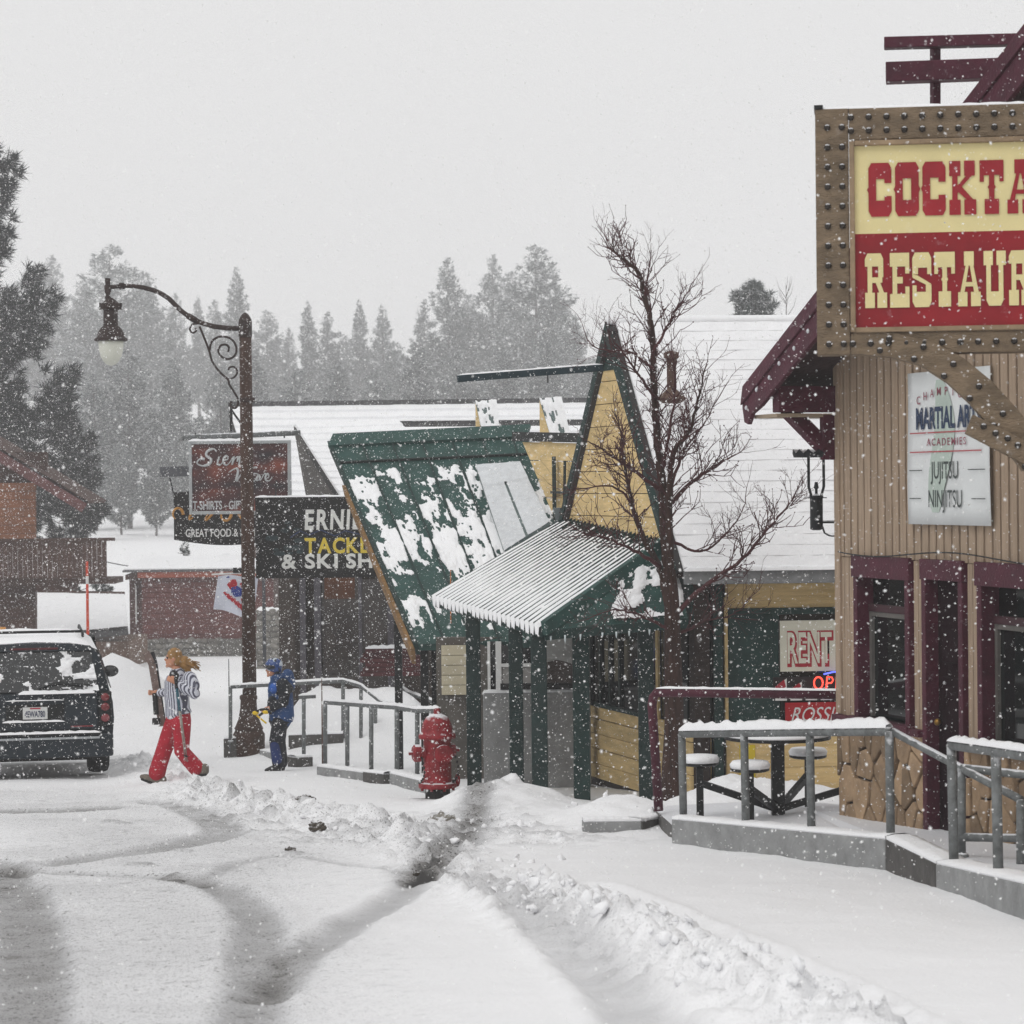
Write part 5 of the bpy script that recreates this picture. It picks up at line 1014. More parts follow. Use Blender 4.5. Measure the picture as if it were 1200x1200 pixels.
def flag():
    d = 39.5; fr = Frame(P(250, 718, d), .15); o = fr.o; t = thing('flag', 'white flag with red and blue eagle shaped emblem behind the lamp post', 'flag', o, .15)
    w = .62; h = .56; n = 18; m = 14; mb = MB(); vs = []
    yy = lambda u, v: .05 * math.sin(u * 7 + v * 2) * (1 - .3 * v)
    for i in range(n + 1):
        for j in range(m + 1): u, v = i / n, j / m; vs.append((w * u + .08 * v - .08 * (1 - u) * (1 - v) * 0, yy(u, v), h * v + .05 * (1 - u) * (1 - v) + .02 * math.sin(u * 6) - .10 * u * (1 - v)))
    mb.add(vs, [(i * (m + 1) + j, (i + 1) * (m + 1) + j, (i + 1) * (m + 1) + j + 1, i * (m + 1) + j + 1) for i in range(n) for j in range(m)])
    c = mb.build('cloth', M('flag_cloth', '#cdd0dc', .8, .08, 4), t, 0, True)
    def pt(u, v, k=.012): return (w * u + .08 * v, yy(u, v) - k, h * v - .10 * u * (1 - v) + .02 * math.sin(u * 6) + .05 * (1 - u) * (1 - v))
    rd = M('flag_red', '#a82a36', .8, .15, 5); bl = M('flag_blue', '#2b3b86', .8, .15, 5)
    def poly(uv, mat, k): mb = MB(); mb.add([pt(u, v, k) for u, v in uv], [tuple(range(len(uv)))]); mb.build('emblem', mat, t)
    poly([(.25, .72), (.33, .88), (.44, .90), (.50, .80), (.47, .66), (.35, .60)], rd, .012); poly([(.55, .80), (.66, .92), (.80, .94), (.92, .84), (.86, .68), (.66, .66)], rd, .012)
    poly([(.36, .66), (.50, .74), (.66, .68), (.62, .50), (.48, .44), (.38, .52)], bl, .015)
    for k in range(6): a = .18 + k * .085; poly([(a, .50 - k * .045), (a + .05, .53 - k * .04), (a + .22, .36 - k * .045), (a + .16, .33 - k * .045)], rd, .018)
    poly([(.62, .44), (.78, .52), (.90, .40), (.84, .26), (.70, .28)], rd, .02); poly([(.20, .92), (.24, .96), (.30, .96), (.28, .92)], bl, .012)
    MB().tube([(-.02, 0, h + .03), (w + .16, 0, h + .06)], .014, 6).build('flag_rod', WHITE, t); MB().bar((w + .16, 0, h + .06), (w + .16, .0, h - 1.4), .05, .05).build('flag_post', M('grey_beam', ''), t)
    MB().box(w * .5, w * .5 + .2, -.02, .02, h + .05, h + .13).build('rod_clip', BLACK, t)
flag()
# ================================================================== PARKED CAR
def car():
    d = 32.0; p = P(42, 916, d); o = Vector((p.x, p.y, p.z)); t = thing('parked_car', 'dark blue sport utility car seen from behind with snow on roof', 'car', o, rad(11)); t.scale = (1, 1, .95)
    PAINT = M('car_paint', '#131e26', .5, .25, 3, spec=.3, stick=.35, stscale=13); TRIM = M('car_trim', '#0d0f10', .6, .3, 8, stick=.35, stscale=20)
    half = [(.50, .34), (.90, .36), (.965, .55), (.985, .80), (.97, 1.02), (.945, 1.12), (.90, 1.30), (.845, 1.50), (.79, 1.66), (.70, 1.755), (.45, 1.80), (0, 1.815)]
    ring = half + [(-x, z) for x, z in half[-2::-1]]
    st = [(0.0, 9), (.35, 9), (1.2, 9), (2.2, 9), (3.0, 9), (3.25, 1.79), (3.6, 1.45), (3.95, 1.13), (4.4, 1.08), (4.85, 1.0), (5.05, .85)]
    vs = []; n = len(ring)
    for k, (y, zc) in enumerate(st):
        sc = 1 if y < 4 else 1 - .09 * ((y - 4) / 1.05) ** 2
        for x, z in ring:
            z2 = min(z, zc - .02 * abs(x)) if zc < 9 else z
            yy = y + (.10 + max(0, z - 1.08) * .30 + .05 * (abs(x) / .98) ** 6 if k == 0 else 0)
            if k == 1: yy = max(yy, .12 + max(0, z - 1.08) * .34 + .10)
            vs.append((x * sc, yy, z2))
    mb = MB().add(vs, [(k * n + i, k * n + (i + 1) % n, (k + 1) * n + (i + 1) % n, (k + 1) * n + i) for k in range(len(st) - 1) for i in range(n)] + [tuple(range(n))[::-1], tuple(range((len(st) - 1) * n, len(st) * n))])
    body = mb.build('body', PAINT, t, .03, True)
    yr = lambda z, e=0: .10 + max(0, z - 1.08) * .30 - e
    def rear(name, mat, x0, x1, z0, z1, e=.012, th=.02, bev=.008, x0t=None, x1t=None, par=None):
        x0t = x0 if x0t is None else x0t; x1t = x1 if x1t is None else x1t
        return MB().prism([(x0, yr(z0, e), z0), (x1, yr(z0, e), z0), (x1t, yr(z1, e), z1), (x0t, yr(z1, e), z1)], (0, th, 0)).build(name, mat, par or t, bev)
    rw = rear('rear_window', M('car_glass', '#0e1113', .08, .3, 3, spec=.8, stick=.4, stscale=16), -.80, .80, 1.17, 1.69, .012, .02, .01, -.70, .70)
    rng = np.random.default_rng(3)
    a, b, c, e = (-.80, yr(1.17, .016), 1.17), (.80, yr(1.17, .016), 1.17), (.70, yr(1.69, .016), 1.69), (-.70, yr(1.69, .016), 1.69)
    quad_patch(a, b, c, e, 150, 70, lambda u, v: (fbm(u * 9, v * 5, 5, 14) - .70 + .35 * np.clip(.34 - v, 0, 1) * (u > .45) * 2 + .18 * (u > .72) * (v > .3) * (v < .85) + .06 * (u < .5) * (v > .62)) * 5, .03, 'window_snow', SNOW, rw)
    MB().tube([(.72, yr(1.22, .05), 1.24), (.30, yr(1.2, .05), 1.30), (.05, yr(1.2, .05), 1.22)], .012, 6).build('wiper', TRIM, rw)
    rear('high_brake_light', M('brake_lens', '#4e1418', .3, .2, 5), -.30, .30, 1.715, 1.745, .02)
    rear('spoiler', PAINT, -.72, .72, 1.70, 1.712, .05, .12)
    rear('tailgate', PAINT, -.78, .78, .66, 1.15, .012, .03, .015); rear('tailgate_recess', TRIM, -.36, .36, .77, 1.0, .016, .006, .004)
    rear('handle_bar', PAINT, -.36, .36, 1.01, 1.06, .035, .04, .01)
    snow_strip([(-.36, yr(1.0, .035), 1.06), (.36, yr(1.0, .035), 1.06)], .04, .012, t)
    snow_strip([(-.2, yr(1.14, .04), 1.145), (.74, yr(1.14, .04), 1.145)], .08, .05, t); snow_strip([(-.40, .09, .775), (.36, .09, .775)], .05, .03, t)
    pl = rear('licence_plate', M('plate_white', '#c9cac8', .5, .05, 8), -.15, .155, .815, .975, .03, .008, .004); text('4EWA780', .115, M('plate_ink', '#2c3350', .5, .1, 5), pl, (0, yr(.8, .0345), .845), 'lettering', .002, 0, rad(90), .52, 'CENTER'); rear('plate_heading', M('plate_red', '#a13040', .5, .1, 5), -.06, .07, .948, .968, .032, .002, 0, par=pl)
    rl = M('tail_lens_red', '#6e1018', .2, .3, 6, spec=.6, stick=.3, stscale=30); rc = M('tail_lens_clear', '#8a4348', .25, .25, 6, stick=.4, stscale=20)
    for s in (-1, 1):
        q = thing('tail_light', None, None); q.parent = t; x0, x1 = sorted((s * .80, s * .955)); rear('housing', TRIM, x0, x1, .70, 1.16, .01, .05, .02, par=q)
        for za, zb, m_ in ((1.03, 1.14, rl), (.90, 1.01, rl), (.74, .88, rc)): MB().lathe([(.001, 0), (.05, .002), (.056, .02)], 14, (s * .872, yr(1, .03), (za + zb) / 2), 'y').build('lens', m_, q, 0, True)
        rear('badge', M('chrome', '#a9adaf', .2, .1, 5, metal=.9), s * .52 - .06, s * .52 + .06, .695, .71, .018, .004, 0)
    rear('red_badge', M('badge_red', '#7c2a30', .5, .1, 5), .44, .72, .70, .715, .022, .004, 0)
    q = MB().prism([(-.97, .10, .30), (-.90, .02, .30), (.90, .02, .30), (.97, .10, .30), (.97, .30, .30), (-.97, .30, .30)], (0, 0, .30)).build('bumper', PAINT, t, .025); bx('bumper_step', TRIM, q, -.80, .80, -.005, .10, .601, .625, .005); snow_strip([(-.80, .03, .625), (.80, .03, .625)], .09, .03, q); bx('bumper_strip', M('chrome', ''), q, -.80, .80, .008, .03, .545, .575, .004)
    snow_strip([(-.6, .35, .17), (.42, .35, .17)], .1, .01, t) if False else None
    bx('underbody', M('underbody_black', '#0e0e0f', .9, .2, 6), t, -.72, .72, .25, 4.7, .24, .42, .02)
    for s in (-1, 1):
        for y in (.95, 4.05):
            w = thing('wheel', None, None); w.parent = t; w.location = (s * .80, y, .37)
            tp = [(.22, -.13), (.30, -.14), (.355, -.12), (.375, -.07), (.378, 0), (.375, .07), (.355, .12), (.30, .14), (.22, .13)]; MB().lathe(tp, 28, (0, 0, 0), 'x').build('tyre', M('tyre_rubber', '#171718', .85, .3, 14, .4, 60, stick=.35, stscale=18), w, 0, True); MB().lathe([(.05, s * .13), (.2, s * .11), (.22, s * .125), (.22, s * -.1), (.03, s * -.1)], 16, (0, 0, 0), 'x').build('rim', M('wheel_metal', '#7d8083', .4, .2, 6, metal=.6), w)
        m_ = thing('wing_mirror', None, None); m_.parent = t; c = Vector((s * 1.05, 3.2, 1.20)); sh = MB().ball(c, (.115, .07, .085), 14, 9).build('shell', TRIM, m_, 0, True); MB().bar((s * .93, 3.22, 1.18), c + Vector((-s * .04, 0, -.03)), .05, .05).build('mirror_arm', TRIM, m_)
        MB().ball(c + Vector((0, -.045, 0)), (.095, .03, .068), 12, 7).build('mirror_glass', M('car_glass', ''), m_, 0, True)
        pts = [(.985, 1.15), (.86, 1.62)]
        for y0, y1 in ((.65, 1.55), (1.65, 2.45), (2.55, 3.15)): MB().prism([(s * .958, y0, 1.16), (s * .958, y1 + (.25 if y1 > 3 else 0), 1.16), (s * .835, y1, 1.60), (s * .835, y0, 1.60)], (s * .012, 0, .002)).build('side_window', M('car_glass', ''), t)
        MB().tube([(s * .62, .75, 1.86), (s * .62, .85, 1.90), (s * .62, 2.7, 1.90), (s * .62, 2.8, 1.86)], .018, 8).build('roof_rail', TRIM, t, 0, True)
    MB().tube([(-.62, .95, 1.915), (0, .93, 1.92), (.62, .95, 1.915)], .018, 8).build('cross_bar', TRIM, t, 0, True)
    mb = MB(); vs = []; ny = 16; nx = 18
    for i in range(ny + 1):
        f = i / ny; y = .32 + f * 2.9; ed = min(1, 6 * min(f, 1 - f))
        for j in range(nx + 1):
            u = j / nx * 2 - 1; x = u * .79; zb = 1.80 - .10 * abs(u) ** 5; vs.append((x, y, zb + (.065 + .02 * mnoise.noise(Vector((x * 3, y * 3, 0)))) * ed ** .5 * (1 - abs(u) ** 8)))
    mb.add(vs, [(i * (nx + 1) + j, i * (nx + 1) + j + 1, (i + 1) * (nx + 1) + j + 1, (i + 1) * (nx + 1) + j) for i in range(ny) for j in range(nx)]).build('roof_snow', SNOW, t, 0, True)
    MB().prism([(-.85, 3.28, 1.70), (.85, 3.28, 1.70), (.92, 3.88, 1.18), (-.92, 3.88, 1.18)], (0, .02, .03)).build('windscreen', M('car_glass', ''), t)
car()
# ================================================================== PEOPLE
def limb(mb, pts, n=12):
    mb.tube([p for p, r in pts], [r for p, r in pts], n)
    for p, r in pts:
        q = r if isinstance(r, (int, float)) else min(r); mb.ball(p, q * .98, n, 8)
def hand(mb, w, dirv, palm_n, curl=1.0, s=1.0):
    """palm with four unequal curled fingers and a thumb leaving its side"""
    d = Vector(dirv).normalized(); n = Vector(palm_n).normalized(); n = (n - d * n.dot(d)).normalized(); sd = d.cross(n)
    w = Vector(w); mb.tube([w, w + d * .04 * s, w + d * .085 * s], [(.026 * s, .026 * s), (.034 * s, .022 * s), (.036 * s, .018 * s)], 10)
    for i, l in enumerate((.068, .076, .070, .055)):
        b = w + d * .08 * s + sd * (i - 1.5) * .018 * s; a1 = b + (d * .55 + n * .75 * curl).normalized() * l * .45 * s; a2 = a1 + (d * -.25 + n * .9).normalized() * l * .35 * s; a3 = a2 + (-d * .9 + n * .1).normalized() * l * .25 * s; mb.tube([b, a1, a2, a3], [.0095 * s, .009 * s, .008 * s, .007 * s], 8)
    b = w + d * .025 * s + sd * -.03 * s; a1 = b + (d * .6 - sd * .5 + n * .5).normalized() * .035 * s; a2 = a1 + (d * .7 + n * .7 + sd * .3).normalized() * .03 * s; mb.tube([b, a1, a2], [.012 * s, .011 * s, .009 * s], 8)
def head(mb, c, f, s=1.0):
    """skull, jaw, nose, lips, ears; f is the way it faces"""
    c = Vector(c); f = Vector(f).normalized(); up = Vector((0, 0, 1)); sd = f.cross(up).normalized()
    mb.ball(c + up * .02 * s - f * .01 * s, (.085 * s, .075 * s, .10 * s), 16, 12); mb.ball(c - up * .05 * s + f * .025 * s, (.058 * s, .055 * s, .062 * s), 14, 10)
    mb.tube([c + f * .078 * s + up * .018 * s, c + f * .10 * s - up * .015 * s, c + f * .085 * s - up * .028 * s], [.010 * s, .014 * s, .010 * s], 8)
    mb.ball(c + f * .082 * s - up * .05 * s, (.012 * s, .022 * s, .009 * s), 10, 6); mb.ball(c + f * .075 * s - up * .09 * s, .02 * s, 10, 6)
    for e in (-1, 1): mb.ball(c + sd * e * .076 * s - f * .005 * s, (.022 * s, .010 * s, .032 * s), 10, 6); mb.ball(c + f * .074 * s + sd * e * .03 * s + up * .035 * s, (.014 * s, .024 * s, .008 * s), 10, 6)
def eyes(t, c, f, s=1.0):
    c = Vector(c); f = Vector(f).normalized(); up = Vector((0, 0, 1)); sd = f.cross(up).normalized()
    for e in (-1, 1): MB().ball(c + f * .073 * s + sd * e * .03 * s + up * .012 * s, .012 * s, 10, 7).build('eye', M('eye_dark', '#2a2320', .2, .1, 5), t, 0, True)
SKIN = M('skin', '#b98469', .55, .1, 6)
def stripes_mat():
    m = bpy.data.materials.new('striped_jacket'); m.use_nodes = True; t = m.node_tree; N = t.nodes; L = t.links; b = N['Principled BSDF']; b.inputs['Roughness'].default_value = .75
    tc = N.new('ShaderNodeTexCoord'); mp = N.new('ShaderNodeMapping'); L.new(tc.outputs['Object'], mp.inputs[0]); mp.inputs['Rotation'].default_value = (0, .12, .9)
    w = N.new('ShaderNodeTexWave'); w.inputs['Scale'].default_value = 9.5; w.inputs['Distortion'].default_value = 1.6; w.inputs['Detail'].default_value = 2; L.new(mp.outputs[0], w.inputs[0])
    r = N.new('ShaderNodeValToRGB'); e = r.color_ramp.elements; e[0].position = .30; e[0].color = lin('#4a4a5a') + [1]; e[1].position = .55; e[1].color = lin('#c3c5cf') + [1]; k = e.new(.42); k.color = lin('#8d8fa0') + [1]
    L.new(w.outputs['Fac'], r.inputs[0]); L.new(r.outputs[0], b.inputs['Base Color']); return m
def woman():
    d = 30.0; g = G(200, 919); d = g.y; o = Vector((g.x, g.y, ZAT(g.x, g.y))); k = g.z - o.z
    t = thing('person', 'person in striped jacket and red trousers striding left with skis', 'person', o)
    def Q(px, py, dy=0.0): return P(px, py, d + dy) - o + Vector((0, 0, -k))
    f = Vector((-1, -.15, 0)); hc = Q(203, 772)
    b = MB(); head(b, hc, f, 1.0); b.tube([Q(206, 781), Q(208, 792)], [.052, .06], 12)
    limb(b, [(Q(208, 796), (.10, .15)), (Q(207, 812), (.105, .14)), (Q(208, 830), (.10, .13)), (Q(209, 845), (.115, .16))], 16)
    kn = [((214, 846, -.08), .085), ((212, 862, -.09), .078), ((212, 880, -.09), .058), ((222, 890, -.09), .052), ((232, 903, -.09), .042)]
    kf = [((204, 846, .09), .085), ((198, 862, .09), .078), ((192, 880, .09), .058), ((187, 895, .09), .055), ((184, 910, .09), .042)]
    for ch in (kn, kf): limb(b, [(Q(*p), r) for p, r in ch])
    ne = [((222, 796, -.17), .06), ((228, 812, -.21), .045), ((216, 806, -.22), .04), ((206, 800, -.2), .03)]; fe = [((204, 797, .16), .06), ((196, 813, .2), .045), ((188, 812, .2), .038), ((184, 811, .2), .03)]
    limb(b, [(Q(*p), r) for p, r in ne]); limb(b, [(Q(*p), r) for p, r in fe])
    hn = Q(205, 799.5, -.2); hand(b, hn, (-.8, -.1, .45), (-.2, .9, .1)); hf = Q(184, 811, .2); hand(b, hf, (-1, 0, -.1), (0, -1, .2))
    remesh(b, .0085, 'body', SKIN, t, 3); eyes(t, hc, f)
    # clothes
    J = stripes_mat(); b = MB(); limb(b, [(Q(208, 792), (.105, .155)), (Q(208, 800), (.135, .19)), (Q(207, 815), (.135, .175)), (Q(208, 830), (.135, .17)), (Q(209, 837), (.15, .19))], 20); b.tube([Q(207, 784), Q(208, 793)], [.075, .09], 14)
    limb(b, [(Q(222, 795, -.16), .088), (Q(227, 804, -.19), .078), (Q(228, 813, -.21), .07), (Q(218, 808, -.215), .062), (Q(209, 802, -.205), .05)]); limb(b, [(Q(204, 797, .16), .085), (Q(197, 812, .2), .07), (Q(187, 812, .2), .05)])
    remesh(b, .011, 'jacket', J, t, 4)
    R = M('red_trousers', '#a01328', .7, .22, 9, .5, 16, stick=.3, stscale=22); b = MB(); limb(b, [(Q(209, 834), (.125, .165)), (Q(209, 846), (.14, .185))], 18)
    limb(b, [(Q(213, 848, -.08), .115), (Q(213, 862, -.09), .105), (Q(213, 880, -.09), .095), (Q(221, 890, -.09), .095), (Q(230, 900, -.09), .098)]); limb(b, [(Q(204, 848, .08), .115), (Q(198, 863, .09), .108), (Q(192, 880, .09), .10), (Q(187, 895, .09), .10), (Q(184, 906, .09), .105)])
    remesh(b, .011, 'trousers', R, t, 4)
    BT = M('grey_boot', '#6d655b', .7, .3, 12, .4, 30); SOLE = M('dark_sole', '#1d1d1c', .8, .2, 10)
    for an, toe, heel, dy in (((184, 908), (165, 914), (187, 922), .09), ((233, 902), (228, 911), (241, 909), -.09)):
        q = thing('boot', None, None); q.parent = t; a, tt, h = Q(an[0], an[1], dy), Q(toe[0], toe[1], dy), Q(heel[0], heel[1], dy); e = (tt - h); up = e.cross(Vector((0, 1, 0))).normalized(); up = up if up.z > 0 else -up
        b = MB(); limb(b, [(a, .06), (h + up * .09, .058), (h + up * .055 + e * .2, .055)]); limb(b, [(h + up * .055, .052), (h + e * .5 + up * .055, .05), (h + e * .85 + up * .045, .042), (tt + up * .04, .03)]); remesh(b, .01, 'upper', BT, q, 3)
        MB().prism([h + Vector((0, -.045, 0)) - e * .12, h + e * .6 + Vector((0, -.052, 0)), tt + Vector((0, -.03, 0)), tt + Vector((0, .03, 0)), h + e * .6 + Vector((0, .052, 0)), h + Vector((0, .045, 0)) - e * .12], up * .03).build('sole', SOLE, q, .008)
    # hair: cap, parting and a wind blown ponytail of strands
    H = M('blond_hair', '#8f6b3c', .55, .35, 30, .4, 90, stretch=(1, 1, .2)); b = MB(); b.ball(hc + Vector((.018, 0, .042)), (.093, .086, .092), 16, 12); b.ball(hc + Vector((.05, 0, -.01)), (.065, .078, .085), 14, 10)
    limb(b, [(Q(209, 772), .045), (Q(217, 774), .055), (Q(225, 779), .045), (Q(233, 783), .012)]); limb(b, [(Q(210, 775), .04), (Q(217, 781), .05), (Q(222, 788), .03), (Q(224, 792), .01)]); remesh(b, .010, 'hair', H, t, 2)
    rng = random.Random(1)
    for i in range(16): a = Q(212, 772 + rng.random() * 6, (rng.random() - .5) * .1); c = Q(228 + rng.random() * 8, 776 + rng.random() * 12, (rng.random() - .5) * .14); MB().tube([a, a.lerp(c, .5) + Vector((0, 0, .02)), c], [.012, .010, .003], 5).build('hair_strand', H, t, 0, True)
    MB().lathe([(.04, -.012), (.048, 0), (.04, .012)], 12, Q(212.5, 773), 'x').build('hair_tie', BLACK, t); MB().ball(Q(204, 793, -.12), (.06, .06, .08), 12, 8).build('scarf', M('black_scarf', '#1c1a1d', .9, .3, 20), t, 0, True)
    # skis carried on the far side, poles in the near hand
    s = thing('skis', 'pair of dark skis carried upright by the person in red trousers', 'skis', Q(190, 850, .2) + o); sb = Q(190, 850, .2); SK = M('ski_top', '#2a282b', .4, .5, 7); SR = M('ski_red', '#6b5a54', .4, .5, 9)
    for i, dy in enumerate((.2, .235)):
        a, c = Q(190 + i, 851, dy) - sb, Q(178 + i * 2.5, 778, dy) - sb; tip = c + (c - a).normalized() * .14 + Vector((-.05 + .03 * i, 0, 0)); pts = [a, a.lerp(c, .5), c, tip]; mb = MB()
        for p, q in zip(pts[:-1], pts[1:]): mb.bar(p, q, .014, .085, (1, 0, .2))
        mb.build('ski', (SR, SK)[i], s)
        m_ = a.lerp(c, .36); MB().bar(m_ + Vector((-.03, -.02, -.13)), m_ + Vector((-.045, -.02, .13)), .05, .05).build('binding', BLACK, s, .008); MB().box(-.05, .03, -.05, .02, -.05, .03).build('toe_piece', BLACK, s, .01).location = m_ + Vector((-.02, -.02, -.2))
    s = thing('ski_poles', 'pair of silver and teal ski poles hanging beside the red trousers', 'ski poles', Q(219, 893, -.25) + o); sb = Q(219, 893, -.25); PM = M('pole_silver', '#9a958d', .4, .3, 10, metal=.5); PT = M('pole_teal', '#2f5f6e', .5, .2, 8)
    for i in range(2):
        a, c = Q(219.5 - i * 2.2, 893 - i, -.24 - .02 * i) - sb, Q(206.5 - i, 797, -.235 - .02 * i) - sb; MB().tube([a, a.lerp(c, .62)], [.007, .009], 7).build('shaft', PM, s, 0, True); MB().tube([a.lerp(c, .62), a.lerp(c, .9)], .010, 7).build('upper_shaft', PT, s, 0, True); MB().tube([a.lerp(c, .9), c + Vector((0, 0, .03))], [.015, .017], 8).build('grip', BLACK, s, 0, True); MB().lathe([(.006, 0), (.035, .004), (.006, .012)], 10, a.lerp(c, .06)).build('basket', BLACK, s)
woman()
def child():
    g = G(327, 903); d = g.y; o = Vector((g.x, g.y, ZAT(g.x, g.y))); k = g.z - o.z; t = thing('person', 'small person in blue and black snow suit and helmet beside the lamp', 'person', o)
    def Q(px, py, dy=0.0): return P(px, py, d + dy) - o + Vector((0, 0, -k))
    f = Vector((-1, -.1, -.15)); hc = Q(320, 783); b = MB(); head(b, hc, f, .93); b.tube([Q(323, 791), Q(325, 798)], [.05, .055], 12)
    limb(b, [(Q(327, 802), (.10, .14)), (Q(328, 820), (.10, .13)), (Q(328, 842), (.11, .14))], 14)
    for dy in (-.08, .08): limb(b, [(Q(328, 843, dy), .08), (Q(325 + dy * 20, 870, dy), .06), (Q(328 + dy * 20, 896, dy), .045)])
    limb(b, [(Q(330, 803, -.15), .055), (Q(331, 822, -.19), .042), (Q(318, 829, -.18), .03)]); limb(b, [(Q(328, 803, .15), .055), (Q(326, 822, .19), .042), (Q(314, 831, .16), .03)]); hand(b, Q(317, 829, -.18), (-1, 0, -.2), (0, .6, -.8), 1, .9); hand(b, Q(314, 831, .16), (-1, 0, -.2), (0, -.6, -.8), 1, .9)
    remesh(b, .0085, 'body', SKIN, t, 3); eyes(t, hc, f, .93)
    BL = M('blue_jacket', '#1d406f', .65, .3, 7, .4, 16, stick=.35, stscale=24); DK = M('dark_jacket', '#14171f', .7, .3, 8, .4, 16, stick=.45, stscale=24)
    b = MB(); limb(b, [(Q(326, 797), (.11, .15)), (Q(328, 806), (.145, .19)), (Q(329, 820), (.15, .185)), (Q(330, 838), (.155, .185)), (Q(329, 842), (.15, .18))], 18); b.tube([Q(323, 790), Q(326, 798)], [.085, .095], 14); limb(b, [(Q(327, 803, .15), .08), (Q(325, 821, .2), .068), (Q(316, 829, .17), .048)]); remesh(b, .011, 'jacket', BL, t, 4)
    b = MB(); limb(b, [(Q(331, 802, -.16), .092), (Q(333, 812, -.19), .084), (Q(332, 822, -.2), .076), (Q(320, 828.5, -.185), .052)]); b.ball(Q(331, 806, -.05), (.15, .17, .12), 14, 10); b.ball(Q(321, 824, -.05), (.09, .16, .12), 14, 10); remesh(b, .011, 'yoke_and_sleeve', DK, t, 4)
    b = MB(); b.ball(Q(322, 806, -.14), (.075, .07, .075), 12, 8); remesh(b, .012, 'blue_chest_patch', M('bright_blue', '#2355a5', .65, .2, 8), t, 2)
    b = MB(); b.ball(Q(337, 792, 0), (.085, .12, .10), 12, 8); b.ball(Q(341, 800, 0), (.06, .11, .12), 12, 8); remesh(b, .013, 'hood', BL, t, 3)
    b = MB(); limb(b, [(Q(328, 838), (.13, .165)), (Q(328, 846), (.135, .17))], 14)
    for dy in (-.085, .085): limb(b, [(Q(328, 846, dy), .105), (Q(325 + dy * 20, 868, dy), .092), (Q(328 + dy * 20, 893, dy), .088)])
    remesh(b, .011, 'trousers', DK, t, 4)
    b = MB(); limb(b, [(Q(322.5, 872, -.12), .07), (Q(325, 890, -.12), .076)]); remesh(b, .012, 'blue_leg_panel', M('leg_blue', '#182b5c', .65, .25, 8, stick=.35, stscale=24), t, 3)
    for dy in (-.09, .09):
        q = thing('boot', None, None); q.parent = t; b = MB(); a = Q(327 + dy * 20, 894, dy); limb(b, [(a, .065), (a - Vector((0, 0, .07)), .062)]); limb(b, [(a - Vector((0, 0, .075)), .058), (a + Vector((-.09, -.01, -.085)), .05), (a + Vector((-.14, -.015, -.095)), .035)]); remesh(b, .011, 'upper', BLACK, q, 3); c = a - Vector((0, 0, .125)); MB().box(-.18, .07, -.055, .055, -.02, .012).build('sole', SOLE_, q, .01).location = c
    # helmet with shell, rim and goggles
    b = MB(); b.ball(hc + Vector((.012, 0, .045)), (.118, .105, .10), 18, 12); b.ball(hc + Vector((.06, 0, -.01)), (.06, .10, .08), 12, 8); remesh(b, .012, 'helmet', helmet_mat(), t, 2)
    MB().tube([hc + Vector((-.085, .07, .03)), hc + Vector((-.105, .02, .028)), hc + Vector((-.105, -.02, .028)), hc + Vector((-.07, -.08, .03)), hc + Vector((.03, -.112, .035))], [(.02, .028)] * 3 + [(.018, .026), (.01, .018)], 10).build('goggles', M('goggle_dark', '#1c1c22', .15, .2, 6, spec=.7), t, 0, True)
    s = thing('ski_pole_grips', 'short poles with bright yellow grips held by the small person', 'ski poles', Q(314, 832, -.2) + o); sb = Q(314, 832, -.2); YG = M('bright_yellow', '#d8b61e', .5, .1, 6)
    for px, py, dy in ((311.5, 834, -.2), (299.5, 835, -.14)): MB().ball(Q(px, py, dy) - sb, (.045, .035, .028), 12, 8).build('grip', YG, s, 0, True)
    MB().tube([Q(301, 838, -.15) - sb, Q(312, 847, -.22) - sb], .012, 7).build('shaft', YG, s, 0, True); MB().tube([Q(299, 834, -.14) - sb, Q(306, 831, -.17) - sb, Q(315, 830, -.2) - sb], .016, 7).build('strap', BLACK, s, 0, True); MB().tube([Q(318, 836, -.22) - sb, Q(312, 832, -.2) - sb, Q(304, 838, -.15) - sb], .018, 7).build('dark_shaft', BLACK, s, 0, True)
SOLE_ = M('dark_sole', '#1d1d1c', .8, .2, 10)
def helmet_mat():
    m = bpy.data.materials.new('patterned_helmet'); m.use_nodes = True; t = m.node_tree; N = t.nodes; L = t.links; b = N['Principled BSDF']; b.inputs['Roughness'].default_value = .3
    tc = N.new('ShaderNodeTexCoord'); v = N.new('ShaderNodeTexVoronoi'); v.inputs['Scale'].default_value = 16; L.new(tc.outputs['Object'], v.inputs[0]); r = N.new('ShaderNodeValToRGB'); r.color_ramp.interpolation = 'CONSTANT'; e = r.color_ramp.elements; e[0].color = lin('#1c3f7a') + [1]; e[1].position = .42; e[1].color = lin('#b9c2cc') + [1]; k = e.new(.62); k.color = lin('#18202e') + [1]
    sp = N.new('ShaderNodeSeparateColor'); L.new(v.outputs['Color'], sp.inputs[0]); L.new(sp.outputs[0], r.inputs[0]); L.new(r.outputs[0], b.inputs['Base Color']); return m
child()
